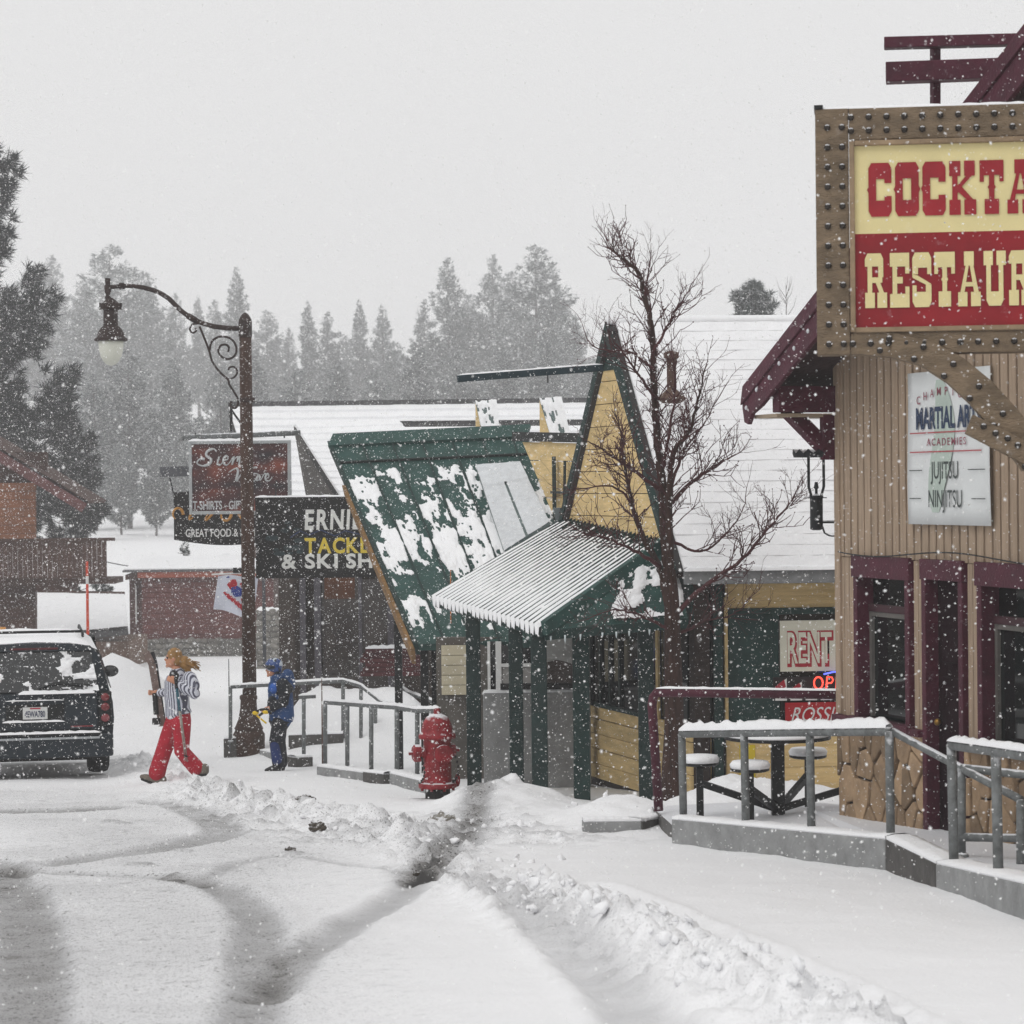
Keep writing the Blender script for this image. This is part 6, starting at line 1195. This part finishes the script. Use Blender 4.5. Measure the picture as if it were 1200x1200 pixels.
# ================================================================== BARE TREE
def bare_tree():
    g = GZ(786, 950); d = 25.2; o = Vector((P(787, 950, d).x, d, ZAT(P(787, 950, d).x, d) - .03)); t = thing('bare_tree', 'leafless red twigged tree rising in front of the steep white roof', 'tree', o); rng = random.Random(12)
    BK = M('red_bark', '#38251f', .85, .6, 9, 1.0, 30, stretch=(3, 3, .35), stick=.25, stscale=14); TW = M('red_twig', '#472628', .75, .3, 8)
    def Q(px, py, dy=0): return P(px, py, d + dy) - o
    c8 = lambda c: [(640 + x / 3, 280 + y / 3) for x, y in c]
    def path(pts, spread): 
        n = len(pts); return [Q(x, y, spread * (i / max(1, n - 1)) ** 1.2) for i, (x, y) in enumerate(pts)]
    def dens(p, n=6):
        p = [Vector(q) for q in p]; p = [2 * p[0] - p[1]] + p + [2 * p[-1] - p[-2]]; X = []
        for i in range(1, len(p) - 2):
            for k in range(n): u = k / n; X.append(.5 * (2 * p[i] + (p[i + 1] - p[i - 1]) * u + (2 * p[i - 1] - 5 * p[i] + 4 * p[i + 1] - p[i + 2]) * u * u + (3 * p[i] - p[i - 1] - 3 * p[i + 1] + p[i + 2]) * u ** 3))
        return X + [p[-2]]
    trunk = [(787, 955), (788, 900), (790, 850), (789, 790), (788, 740), (787, 700), (784, 668)]
    MB().tube(dens(path(trunk, 0)), [.115 - .05 * i / 36 for i in range(37)], 12).build('trunk', BK, t, 0, True)
    L_ = [(c8([(438, 1240), (425, 1130), (410, 900), (392, 700), (378, 480), (375, 330), (345, 200), (325, 120), (290, 85), (245, 50), (233, 10)]), .060, .006, .25),
          (c8([(442, 1250), (436, 1130), (432, 920), (445, 760), (500, 680), (535, 560), (560, 450)]), .055, .006, -.5), (c8([(438, 925), (520, 850), (610, 790), (690, 745)]), .028, .005, .5),
          (c8([(405, 885), (330, 830), (260, 780), (190, 735), (130, 700)]), .026, .004, -.5), (c8([(430, 1290), (400, 1160), (340, 1050), (300, 920), (278, 800), (262, 690), (240, 600)]), .045, .005, .5),
          (c8([(400, 1150), (290, 1085), (180, 1045), (70, 1048)]), .024, .004, -.7), ([(792, 720), (822, 690), (870, 655), (898, 622), (925, 590), (936, 568)], .028, .005, -.6),
          (c8([(376, 400), (430, 300), (480, 215), (522, 145)]), .018, .004, .3), (c8([(385, 560), (320, 470), (270, 400), (215, 330)]), .018, .004, -.4), (c8([(378, 460), (300, 400), (170, 380), (120, 280)]), .016, .003, .5),
          ([(788, 742), (769, 729), (740, 718), (717, 715), (694, 723)], .022, .004, -.5), ([(790, 745), (807, 738), (827, 727), (859, 720), (880, 700)], .018, .004, .5), (c8([(432, 900), (470, 780), (490, 740), (560, 640), (640, 500)]), .02, .004, .6),
          (c8([(410, 800), (440, 640), (455, 500), (440, 390)]), .02, .004, -.4), (c8([(440, 1060), (540, 1100), (620, 1050), (690, 960), (710, 860)]), .017, .003, .4), (c8([(345, 200), (360, 120), (365, 40)]), .012, .003, -.2), (c8([(300, 920), (230, 870), (120, 880), (60, 900)]), .014, .003, -.3)]
    tw = MB()
    def twig(p, dv, l, r, lev):
        n = 4; pts = [p]; q = p; dv = dv.normalized()
        for i in range(n):
            dv = (dv + Vector((rng.uniform(-.28, .28), rng.uniform(-.28, .28), rng.uniform(-.12, .30)))).normalized(); q = q + dv * l / n; pts.append(q)
        tw.tube(pts, [r, r * .85, r * .7, r * .55, r * .45], 4, False)
        if lev > 0:
            for k in range(rng.choice((2, 3, 3, 4))):
                j = rng.randrange(1, n + 1); a = rng.choice((-1, 1)); s = dv.orthogonal().normalized(); s.rotate(Matrix.Rotation(rng.uniform(0, 6.28), 3, dv)); twig(pts[j], dv * .8 + s * rng.uniform(.5, 1.0), l * rng.uniform(.35, .65), r * .62, lev - 1)
        else: tw.ball(pts[-1], r * 1.5, 4, 3)
    for pts, r0, r1, sp in L_:
        pl = dens(path(pts, sp)); n = len(pl); pl = [p + Vector((rng.uniform(-1, 1), rng.uniform(-1, 1), rng.uniform(-1, 1))) * .008 for p in pl]
        rs = [r0 + (r1 - r0) * (i / (n - 1)) ** .8 for i in range(n)]; MB().tube(pl, rs, 7).build('branch', BK if r0 > .03 else TW, t, 0, True)
        ln = sum((b - a).length for a, b in zip(pl[:-1], pl[1:])); m = int(ln * 20)
        for k in range(m):
            f = rng.uniform(.22, 1.0); i = min(n - 2, int(f * (n - 1))); dv = (pl[i + 1] - pl[i]).normalized(); s = dv.orthogonal().normalized(); s.rotate(Matrix.Rotation(rng.uniform(0, 6.28), 3, dv)); twig(pl[i], dv * .7 + s * rng.uniform(.6, 1.1) + Vector((0, 0, .25)), rng.uniform(.14, .42) * (1.15 - .3 * f), min(.0085, rs[i] * .6), 2 if rng.random() < .3 else 1)
        twig(pl[-1], pl[-1] - pl[-2], .25, r1, 1)
    q = tw.build('twigs', TW, t, 0, False, False); q['kind'] = 'stuff'
bare_tree()
# ================================================================== CONIFERS
def crown_mesh(name, seed, h, r, n, size, z0=.08, shape=1.0, ragged=.3, droop=.25, thin=0.16, nb=None, tuft=1, rise=.32, k=3):
    """needle sprays set along whorled branches; each spray a fan of slim leaf faces, tuft of them share a twig end"""
    rng = np.random.default_rng(seed); nb = nb or max(30, n // 26)
    zb = z0 + (1 - z0) * np.linspace(0, 1, nb) ** .92; ang = rng.random(nb) * 6.283
    prof = lambda z: r * np.clip((1 - z) / (1 - z0), 0, 1) ** shape * (0.6 + .4 * np.clip((z - z0) / .2, 0, 1)) + .012 * r
    ln = prof(zb) * (1 - ragged + 1.6 * ragged * rng.random(nb))
    m = n // tuft; wt = ln ** 1.4 + .03 * r; bi = rng.choice(nb, m, p=wt / wt.sum()); f = rng.random(m) ** .6
    R = f * ln[bi]; a = ang[bi] + rng.normal(size=m) * .20 * (1.2 - f); z = zb[bi] * h - droop * R + R * f * rise + rng.normal(size=m) * .012 * h
    z = np.minimum(z, h * (1 - .0) - R * .6)
    c = np.stack([R * np.cos(a), R * np.sin(a), z], 1); out = np.stack([np.cos(a), np.sin(a), .35 + .3 * rng.normal(size=m)], 1)
    c = np.repeat(c, tuft, 0); out = np.repeat(out, tuft, 0); n = len(c); c = c + rng.normal(size=c.shape) * size * (.16 if tuft > 1 else 0)
    zs = (.5 + .5 * np.clip(1.3 * (1 - c[:, 2] / h), 0, 1)) if tuft < 5 else np.ones(n); allv = []
    for j in range(k):
        dv = out + rng.normal(size=(n, 3)) * .75; dv /= np.linalg.norm(dv, axis=1)[:, None]; sd = np.cross(dv, rng.normal(size=(n, 3))); sd /= np.linalg.norm(sd, axis=1)[:, None]
        L = (size * zs * (.6 + .9 * rng.random(n)))[:, None]; w = L * thin
        allv.append(np.stack([c - dv * L * .15, c + dv * L * .4 + sd * w, c + dv * L, c + dv * L * .4 - sd * w], 1))
    V = np.concatenate(allv, 0).reshape(-1, 3); Fc = np.arange(len(V)).reshape(-1, 4); return arr_mesh(name, V, Fc, 4)
def trunk_mesh(name, h, r, seed):
    rng = random.Random(seed); mb = MB(); mb.tube([(rng.uniform(-.05, .05) * (k > 0), rng.uniform(-.05, .05) * (k > 0), h * .97 * k / 6 - (.6 if k == 0 else 0)) for k in range(7)], [r * (1 - k / 6.6) for k in range(7)], 8)
    for k in range(16):
        z = h * (.18 + .75 * k / 16); a = rng.random() * 6.28; l = h * .11 * (1 - z / h) + .2; mb.tube([(0, 0, z), (l * .6 * math.cos(a), l * .6 * math.sin(a), z + .05 * l), (l * math.cos(a), l * math.sin(a), z + .2 * l)], [r * .22, r * .14, r * .05], 5)
    return mb.mesh(name)
NEED = M('snowy_needles', '#333d39', .8, .45, .9, snow=.6, smin=.30, rnd=.12); NEEDN = M('dark_needles', '#161f1d', .8, .45, 1.2, snow=.30, smin=.62); BARK = M('pine_bark', '#3a2f2a', .9, .35, 5, .6, 20)
def forest():
    protos = []
    for i, (shape, rr, rag, n) in enumerate([(.72, .19, .45, 8500), (.60, .22, .5, 9500), (.78, .15, .4, 7500), (.50, .24, .55, 9500), (.66, .17, .5, 8000)]):
        cm = crown_mesh('crown', 20 + i, 18.0, 18.0 * rr, n, .46, .10, shape, rag, .12, .12, 150, 2, .45); tm = trunk_mesh('trunk', 18.0, .26, i); cm.materials.append(NEED); tm.materials.append(BARK); protos.append((cm, tm))
    # (x in the photo, y of the tip, distance, prototype)
    rows = [(128, 287, 150, 3), (168, 318, 165, 1), (205, 345, 175, 0), (232, 347, 185, 2), (252, 352, 170, 0), (277, 314, 160, 2), (312, 364, 175, 1), (338, 385, 190, 0), (361, 354, 165, 2), (384, 366, 170, 0), (421, 352, 180, 2), (448, 358, 180, 2), (462, 400, 150, 1), (402, 392, 190, 1),
            (497, 352, 170, 0), (525, 303, 155, 0), (552, 345, 175, 1), (577, 300, 165, 0), (600, 318, 180, 1), (627, 288, 150, 1), (652, 330, 170, 3), (674, 372, 160, 0), (95, 330, 180, 1), (60, 300, 190, 0), (20, 330, 185, 3),
            (150, 410, 120, 3), (205, 420, 130, 1), (258, 430, 125, 3), (300, 415, 135, 0), (345, 432, 125, 3), (395, 425, 135, 1), (440, 432, 128, 3), (487, 402, 135, 1), (535, 412, 130, 3), (588, 408, 135, 1), (640, 402, 130, 3), (690, 420, 135, 1), (110, 440, 118, 1), (720, 405, 160, 0), (760, 420, 165, 1), (880, 430, 170, 3)] + [(100 + 37 * k + (k * 17) % 13, 490 + (k * 29) % 34, 104 + (k * 7) % 8, (1, 3, 0, 3)[k % 4]) for k in range(5)]
    rng = random.Random(8); kind = ['pointed', 'broad', 'slender', 'bushy', 'narrow']; rowof = lambda d: 'pale back row' if d > 140 else ('middle row' if d > 112 else 'low front edge')
    order = 'first second third fourth fifth sixth seventh eighth ninth tenth eleventh twelfth thirteenth fourteenth fifteenth sixteenth seventeenth eighteenth nineteenth twentieth'.split() + ['twenty-' + q for q in 'first second third fourth fifth sixth seventh eighth ninth'.split()]
    rank = {}
    for nm in ('pale back row', 'middle row', 'low front edge'):
        for j, r in enumerate(sorted((r for r in rows if rowof(r[2]) == nm), key=lambda r: r[0])): rank[r] = '%s grey fir, %s from the left in the %s of the forest' % (kind[r[3]], order[j], nm)
    for i, (px, py, d, k) in enumerate(rows):
        lab = rank[(px, py, d, k)]; d = d * (2.2 if px < 330 and d > 140 else 2.0 if d > 140 else 1.75); p = P(px, py, d); gz = ZAT(p.x, d); h = p.z - gz
        t = thing('conifer_tree', lab, 'tree', (p.x, d, gz), rng.random() * 6.28, 'hazy forest trees'); s = h / 18.0; ws = s * rng.uniform(.9, 1.15)
        t.scale = (ws, ws, s)
        for m in protos[k]: o = bpy.data.objects.new(m.name.split('.')[0], m); COL.objects.link(o); o.parent = t
    # lone round topped pine above the white roof, with a bare sapling
    p = P(883, 333, 105); gz = ZAT(p.x, 105); h = p.z - gz; t = thing('pine_tree', 'round topped pine peeping over the ridge of the white roof', 'tree', (p.x, 105, gz)); cm = crown_mesh('crown', 84, h, 1.15, 8000, .26, .70, .36, .42, -.05, .06, 90, 12, .4); link('crown', cm, NEED, t); link('trunk', trunk_mesh('trunk', h * .95, .16, 5), BARK, t)
    p = P(921, 332, 100); gz = ZAT(p.x, 100); h = p.z - gz; t = thing('bare_sapling', 'thin bare sapling beside the pine above the white roof', 'tree', (p.x, 100, gz)); mb = MB(); mb.tube([(0, 0, -.3), (.02, 0, h * .6), (.0, 0, h)], [.06, .03, .008], 6); mb.build('trunk', BARK, t, 0, True); mb = MB(); rg = random.Random(4)
    for k in range(26):
        z = h * rg.uniform(.7, .98); a = rg.random() * 6.28; l = rg.uniform(.3, .9); mb.tube([(0, 0, z), (l * .4 * math.cos(a), l * .4 * math.sin(a), z + l * .5), (l * .55 * math.cos(a), l * .55 * math.sin(a), z + l)], [.016, .011, .004], 4)
    mb.build('branches', BARK, t)
    # the big dark pine at the left edge
    d = 88; p = P(-24, 160, d); gz = ZAT(p.x, d); h = p.z - gz; t = thing('pine_tree', 'big dark pine cut by the left edge behind the chalet', 'tree', (p.x, d, gz)); cm = crown_mesh('crown', 5, h, 3.7, 46000, .33, .14, .62, .62, -.05, .045, 110, 22, .6); link('crown', cm, NEEDN, t); link('trunk', trunk_mesh('trunk', h, .28, 3), BARK, t)
    p = P(74, 460, 92); gz = ZAT(p.x, 92); h = p.z - gz; t = thing('pine_tree', 'lower dark pine bough mass right of the chalet roof', 'tree', (p.x, 92, gz)); link('crown', crown_mesh('crown', 9, h, 1.4, 12000, .30, .3, .45, .6, .05, .05, 60, 14, .5), NEEDN, t); link('trunk', trunk_mesh('trunk', h, .12, 8), BARK, t)
    for px, py, dd, rr, lab in ((214, 628, 88, .9, 'small snowy fir on the clearing under the hanging signs'), (75, 605, 90, .6, 'young dark fir behind the chalet balcony'), (118, 655, 84, .5, 'little fir at the end of the chalet balcony')):
        p = P(px, py, dd); gz = ZAT(p.x, dd); h = max(1.2, p.z - gz); t = thing('young_fir', lab, 'tree', (p.x, dd, gz)); link('crown', crown_mesh('crown', px, h, rr, 900, .22, .1, .8, .4), NEED, t); link('trunk', trunk_mesh('trunk', h, .06, px), BARK, t)
forest()
# ================================================================== BACKGROUND HOUSES
def background():
    # brown chalet at the left edge
    d = 68; o = P(20, 700, d); o.z = ZAT(o.x, d); t = thing('chalet', 'brown wooden chalet with balcony cut by the left edge', 'house', o)
    def L(px, py, dd=d): return P(px, py, dd) - o
    OR = M('orange_siding', '#8a5a3e', .8, .25, 3, .4, 20, rnd=.08); BR = M('chalet_brown', '#453029', .85, .3, 4, .4, 20, rnd=.1); RM = M('chalet_roof_board', '#5e3b3a', .8, .3, 4, stick=.4, stscale=5)
    a = L(-120, 690); b = L(41, 570)
    for k in range(7): y0 = 566 + k * 10; bx('siding_board', OR, t, L(-120, y0).x, L(41, y0).x, 0, .2, L(0, y0 + 9.6).z, L(0, y0).z, .01)
    bx('gable_infill', BR, t, L(-120, 0).x, L(48, 0).x, .05, .25, L(0, 566).z, L(0, 530).z, 0)
    for k in range(5): y0 = 680 + k * 15; bx('lower_board', BR, t, L(-120, y0).x, L(42, y0).x, -.2, .2, L(0, y0 + 14.6).z, L(0, y0).z, .01)
    bx('lower_base', BR, t, L(-120, 0).x, L(42, 0).x, -.19, .2, -.5, L(0, 755).z, 0)
    r0, r1 = L(-160, 428, d - .9), L(103, 588, d - .9); n = Vector((r1.z - r0.z, 0, r0.x - r1.x)).normalized(); n = n if n.z > 0 else -n
    MB().prism([r0, r1, r1 - n * .32, r0 - n * .32], (0, .08, 0)).build('bargeboard', RM, t); MB().prism([r0 + n * .02, r1 + n * .02, r1 - n * .06, r0 - n * .06], (0, 3, 0)).build('roof', BR, t)
    bal = thing('balcony', None, None); bal.parent = t; z0, z1 = L(0, 677).z, L(0, 634).z; dz = d - 1.2
    for k in range(32):
        x = L(-60 + k * 5.8, 650, dz).x; bx('balcony_board', BR, bal, x, x + .118, -1.25, -1.2, z0 + .02 * (k % 2), z1, .006)
    bx('handrail', BR, bal, L(-62, 0, dz).x, L(127, 0, dz).x, -1.3, -1.15, z1, z1 + .08, .008); bx('deck', BR, bal, L(-62, 0, dz).x, L(126, 0, dz).x, -1.15, .3, z0 - .15, z0, 0); bx('deck_brace', BR, bal, L(40, 0).x, L(82, 0).x, -.9, .2, L(0, 692).z, z0 - .15, .01)
    # yellow sign scrap
    p = P(2, 742, 60); tag(bx('orange_panel', M('orange_paint', '#c98a3a', .6, .1, 5), None, p.x - .3, p.x + .08, p.y, p.y + .1, p.z - .2, p.z + .14), 'small orange panel standing behind the left end of the car roof', 'panel')
    # snow covered shed roof between chalet and maroon building
    d = 74; o = P(90, 740, d); o.z = ZAT(o.x, d); t = thing('shed', 'low shed with a clean sheet of snow on its roof', 'shed', o)
    A, B, C, D = L(40, 748, 72), L(150, 742, 72), L(146, 700, 76), L(40, 698, 76); A, B, C, D = [P(*q) - o for q in ((40, 748, 72), (150, 738, 72), (146, 700, 76), (40, 698, 76))]
    slab('roof', M('grey_ridge', ''), t, A, B, C, D, .15); quad_patch(A + Vector((0, 0, .03)), B + Vector((0, 0, .03)), C + Vector((0, 0, .03)), D + Vector((0, 0, .03)), 40, 20, lambda u, v: .7 + .2 * fbm(u * 6, v * 4, 2, 3), .1, 'roof_snow', SNOW, t)
    bx('wall', M('shed_brown', '#6a5548', .85, .2, 4, .3, 20), t, A.x + .1, B.x, -1.9, 1.8, -.6, min(A.z, B.z) - .12, 0); MB().bar(D + Vector((0, 0, .12)), C + Vector((0, 0, .12)), .1, .09).build('ridge_board', BR, t)
    # maroon block building on a stone base
    d = 80; o = P(215, 770, d); o.z = ZAT(o.x, d) - .1; t = thing('maroon_building', 'low maroon board building on a stone base beyond the street', 'building', o)
    MR = M('maroon_board', '#5d3431', .85, .25, 4, .4, 20, rnd=.08); x0, x1 = L(158, 0).x, L(310, 0).x
    def LL(px, py): return P(px, py, d) - o
    x0, x1 = LL(158, 0).x, LL(312, 0).x; zt, zs, zb = LL(0, 678).z, LL(0, 752).z, 0
    nb = 12
    for k in range(nb): bx('siding_board', MR, t, x0, x1, 0, .2, zs + (zt - zs) * k / nb + .012, zs + (zt - zs) * (k + 1) / nb, .01)
    bx('wall_core', BR, t, x0 + .02, x1 - .02, .1, 5, -.5, zt, 0); bx('side_wall', M('maroon_side', '#4c302d', .85, .3, 4), t, LL(140, 0).x, x0 - .003, .6, 5, -.4, zt, 0)
    bx('fascia', M('red_fascia', '#8f4b38', .8, .15, 5), t, x0 - .1, x1 + .2, -.25, -.15, zt - .02, zt + .2, .01); MB().prism([(LL(137, 0).x, .3, zt - .1), (x0 - .1, -.25, zt - .02), (x0 - .1, -.25, zt + .22), (LL(137, 0).x, .3, zt + .06)], (0, .15, 0)).build('eave_return', BR, t)
    slab('roof', M('grey_ridge', ''), t, (LL(137, 0).x, -.3, zt + .22), (x1 + .3, -.3, zt + .22), (x1 + .3, 5, zt + .45), (LL(137, 0).x, 5, zt + .45), .06); slab('roof_snow', SNOW, t, (LL(138, 0).x, -.28, zt + .29), (x1 + .3, -.28, zt + .29), (x1 + .3, 5, zt + .52), (LL(138, 0).x, 5, zt + .52), .06, .02)
    bx('downpipe', WHITE, t, LL(147, 0).x, LL(148.5, 0).x, .55, .6, zt - 1.5, zt - .3, 0)
    def cobble(par, xa, xb, za, zb_, y, r, seed, nm='stone', mat=STONE):
        rg = random.Random(seed); protos = []
        for i in range(6):
            mb = MB().ball((0, 0, 0), (1, .6, .8), 8, 5); mb.v = [tuple(Vector(v) * (1 + .3 * mnoise.noise(Vector(v) * 1.5 + Vector((i * 5, 0, 0))))) for v in mb.v]; m = mb.mesh(nm); m.materials.append(mat); protos.append(m)
        z = za + r * .7; k = 0
        while z < zb_ - r * .3:
            x = xa + r * (.5 + (k % 2) * .7)
            while x < xb:
                s = r * rg.uniform(.7, 1.2); q = bpy.data.objects.new(nm, rg.choice(protos)); COL.objects.link(q); q.parent = par; q.location = (x, y, z + rg.uniform(-.1, .1) * r); q.scale = (s * 1.15, s * .8, s * .95); q.rotation_euler = (0, rg.uniform(-.5, .5), 0); x += s * 1.0 + r * 1.05
            z += r * 1.55; k += 1
    bx('stone_core', MORTAR if False else M('grey_mortar', '#5f5d59', .9, .2, 6), t, x0 - .05, x1, -.12, .1, -.5, zs + .02, 0); cobble(t, x0 - .05, x1 - 1.6, -.02, zs + .05, -.13, .11, 4)
    # peach house with window and the stone wall before it
    d = 84; o = P(325, 770, d); o.z = ZAT(o.x, d); t = thing('peach_house', 'pale peach rendered house with dark window right of the lamp post', 'house', o); PE = M('peach_render', '#a88a76', .85, .12, 3, .2, 20)
    bx('wall', PE, t, LL2(300, d, o).x, LL2(372, d, o).x, 0, 4, -.5, LL2(0, d, o, 655).z, 0); q = thing('window', None, None); q.parent = t; wx0, wx1, wz0, wz1 = LL2(325, d, o).x, LL2(337, d, o).x, LL2(0, d, o, 707).z, LL2(0, d, o, 680).z
    bx('pane', GLASS, q, wx0, wx1, -.02, -.005, wz0, wz1, 0); bx('frame', BR, q, wx0 - .06, wx0, -.05, -.001, wz0, wz1, 0); bx('sill', BR, q, wx0 - .1, wx1 + .1, -.1, -.001, wz0 - .1, wz0, 0); bx('dark_panel', MR, t, LL2(302, d, o).x, LL2(309, d, o).x, -.04, -.002, LL2(0, d, o, 706).z, LL2(0, d, o, 682).z, 0)
    slab('roof', BR, t, (LL2(296, d, o).x, -.5, LL2(0, d, o, 655).z), (LL2(380, d, o).x, -.5, LL2(0, d, o, 655).z), (LL2(380, d, o).x, 3, LL2(0, d, o, 620).z), (LL2(296, d, o).x, 3, LL2(0, d, o, 620).z), .15)
    d = 70; o = P(322, 768, d); o.z = ZAT(o.x, d); t = thing('stone_wall', 'grey rubble stone wall with snowy top beside the storefront', 'wall', o); xa, xb = LL2(299, d, o).x, LL2(372, d, o).x; zt = LL2(0, d, o, 718).z; zt2 = LL2(0, d, o, 724).z
    bx('core', M('grey_mortar', ''), t, xa, xb, 0, .4, -.4, zt - .08, 0); cobble(t, xa, xb, 0, zt - .02, .0, .10, 9); snow_strip([(xa, .15, zt - .02), (xb, .15, zt - .08)], .35, .10, t)
    # small grey gabled cabin
    d = 105; o = P(262, 680, d); o.z = min(ZAT(o.x, d), P(262, 690, d).z); t = thing('grey_cabin', 'tiny grey cabin with snowy gable roof above the maroon building', 'house', o)
    a, b, c = LL2(238, d, o, 682), LL2(286, d, o, 682), LL2(257, d, o, 655); mb = MB(); mb.prism([(a.x, 0, 0), (b.x, 0, 0), (b.x, 0, a.z), (c.x, 0, c.z), (a.x, 0, a.z)], (0, 3, 0)).build('wall', M('grey_green_board', '#5c6660', .85, .2, 4), t)
    slab('roof_snow', SNOW, t, (c.x - .05, -.3, c.z + .15), (b.x + .5, -.3, a.z + .1), (b.x + .5, 3.2, a.z + .1), (c.x - .05, 3.2, c.z + .15), .12); slab('roof_snow', SNOW, t, (c.x + .05, -.3, c.z + .15), (a.x - .5, -.3, a.z + .1), (a.x - .5, 3.2, a.z + .1), (c.x + .05, 3.2, c.z + .15), .12)
    # wire across the clearing
    p, q = P(118, 657, 85), P(215, 665, 85); tag(MB().tube([p.lerp(q, k / 12) - Vector((0, 0, .12 * math.sin(math.pi * k / 12))) for k in range(13)], .018, 5).build('wire', BLACK, None), 'thin wire strung across the snowy clearing', 'wire')
def LL2(px, d, o, py=600): return P(px, py, d) - o
background()
# ================================================================== UNSEEN SHOP ADDED ACROSS THE STREET (gives the restaurant windows something to mirror)
def added_opposite_shop():
    fr = Frame((-13.5, 26, 0), rad(90)); o = Vector((-13.5, 26, base_z(40) - .2)); t = thing('added_opposite_shop', 'unseen dark brown shop added across the street for the restaurant windows to mirror', 'building', o)
    W_ = M('opposite_board', '#4a3f36', .85, .3, 4, .3, 20, rnd=.1)
    for k in range(9): bx('siding_board', W_, t, -.2, 0, 0, 24, .1 + k * .36, .445 + k * .36, .01)
    bx('wall_core', W_, t, -7, -.1, .1, 23.9, -1, 3.4, 0)
    for k in range(6):
        w = thing('window', None, None); w.parent = t; y = 1.6 + k * 3.8; bx('frame', WHITE, w, .0, .05, y - .1, y + 1.9, .9, 2.4, 0); bx('pane', GLASS, w, .04, .07, y, y + 1.8, 1.0, 2.3, 0)
    slab('roof', MATS['grey_ridge'], t, (.7, -.3, 3.2), (.7, 24.3, 3.2), (-3.5, 24.3, 5.6), (-3.5, -.3, 5.6), .15); slab('roof_snow', SNOW, t, (.66, -.25, 3.33), (.66, 24.25, 3.33), (-3.5, 24.25, 5.73), (-3.5, -.25, 5.73), .12, .02)
added_opposite_shop()
# ================================================================== FALLING SNOW AND HAZE
def flake_mat():
    m = bpy.data.materials.new('snowflake'); m.use_nodes = True; t = m.node_tree; N = t.nodes; d = N.new('ShaderNodeBsdfDiffuse'); d.inputs[0].default_value = (.98, .98, .98, 1); tr = N.new('ShaderNodeBsdfTranslucent'); tr.inputs[0].default_value = (.99, .99, .99, 1)
    x = N.new('ShaderNodeMixShader'); x.inputs[0].default_value = .5; t.links.new(d.outputs[0], x.inputs[1]); t.links.new(tr.outputs[0], x.inputs[2]); t.links.new(x.outputs[0], N['Material Output'].inputs['Surface']); return m
def flakes():
    rng = np.random.default_rng(11); V = []; n = 0; te = np.array([(1, 0), (0, 1), (-1, 0), (0, -1)], float)
    for lo, hi, dens in (((-9, 9, -1.2), (8, 40, 8.5), 60.0), ((-18, 40, -2.5), (10, 90, 11), 15.0), ((8, 9, -1), (18, 40, 8), 5.0), ((-18, 9, -1), (-9, 40, 8), 5.0)):
        lo = np.array(lo, float); hi = np.array(hi, float); m = int(np.prod(hi - lo) * dens); c = lo + rng.random((m, 3)) * (hi - lo); r = .0014 + .0038 * rng.random(m) ** 2.2
        a = rng.normal(size=(m, 3)); a /= np.linalg.norm(a, axis=1)[:, None]; b = np.cross(a, rng.normal(size=(m, 3))); b /= np.linalg.norm(b, axis=1)[:, None]; r = r * 1.8
        V.append((c[:, None, :] + te[None, :, :1] * (a * r[:, None])[:, None, :] + te[None, :, 1:] * (b * (r * (.6 + .4 * rng.random(m)))[:, None])[:, None, :]).reshape(-1, 3)); n += m
    V = np.concatenate(V); Fc = np.arange(n * 4).reshape(-1, 4)      # each flake a flat crystal, tumbling
    o = link('falling_snow', arr_mesh('falling_snow', V, Fc, 4), flake_mat(), None); tag(o, 'snowflakes falling through the air all over the street', 'snow', kind='stuff')
flakes()
def haze():
    mb = MB().box(-420, 420, -12, 480, -7, 52); o = mb.build('haze', None, None); m = bpy.data.materials.new('snow_haze'); m.use_nodes = True; t = m.node_tree
    for n in list(t.nodes):
        if n.type == 'BSDF_PRINCIPLED': t.nodes.remove(n)
    v = t.nodes.new('ShaderNodeVolumePrincipled'); v.inputs['Color'].default_value = (.96, .96, .97, 1); v.inputs['Density'].default_value = .0014; v.inputs['Anisotropy'].default_value = 0.0
    t.links.new(v.outputs[0], t.nodes['Material Output'].inputs['Volume']); o.data.materials.append(m); tag(o, 'grey snowy air that fades the far trees', 'haze', kind='stuff')
haze()
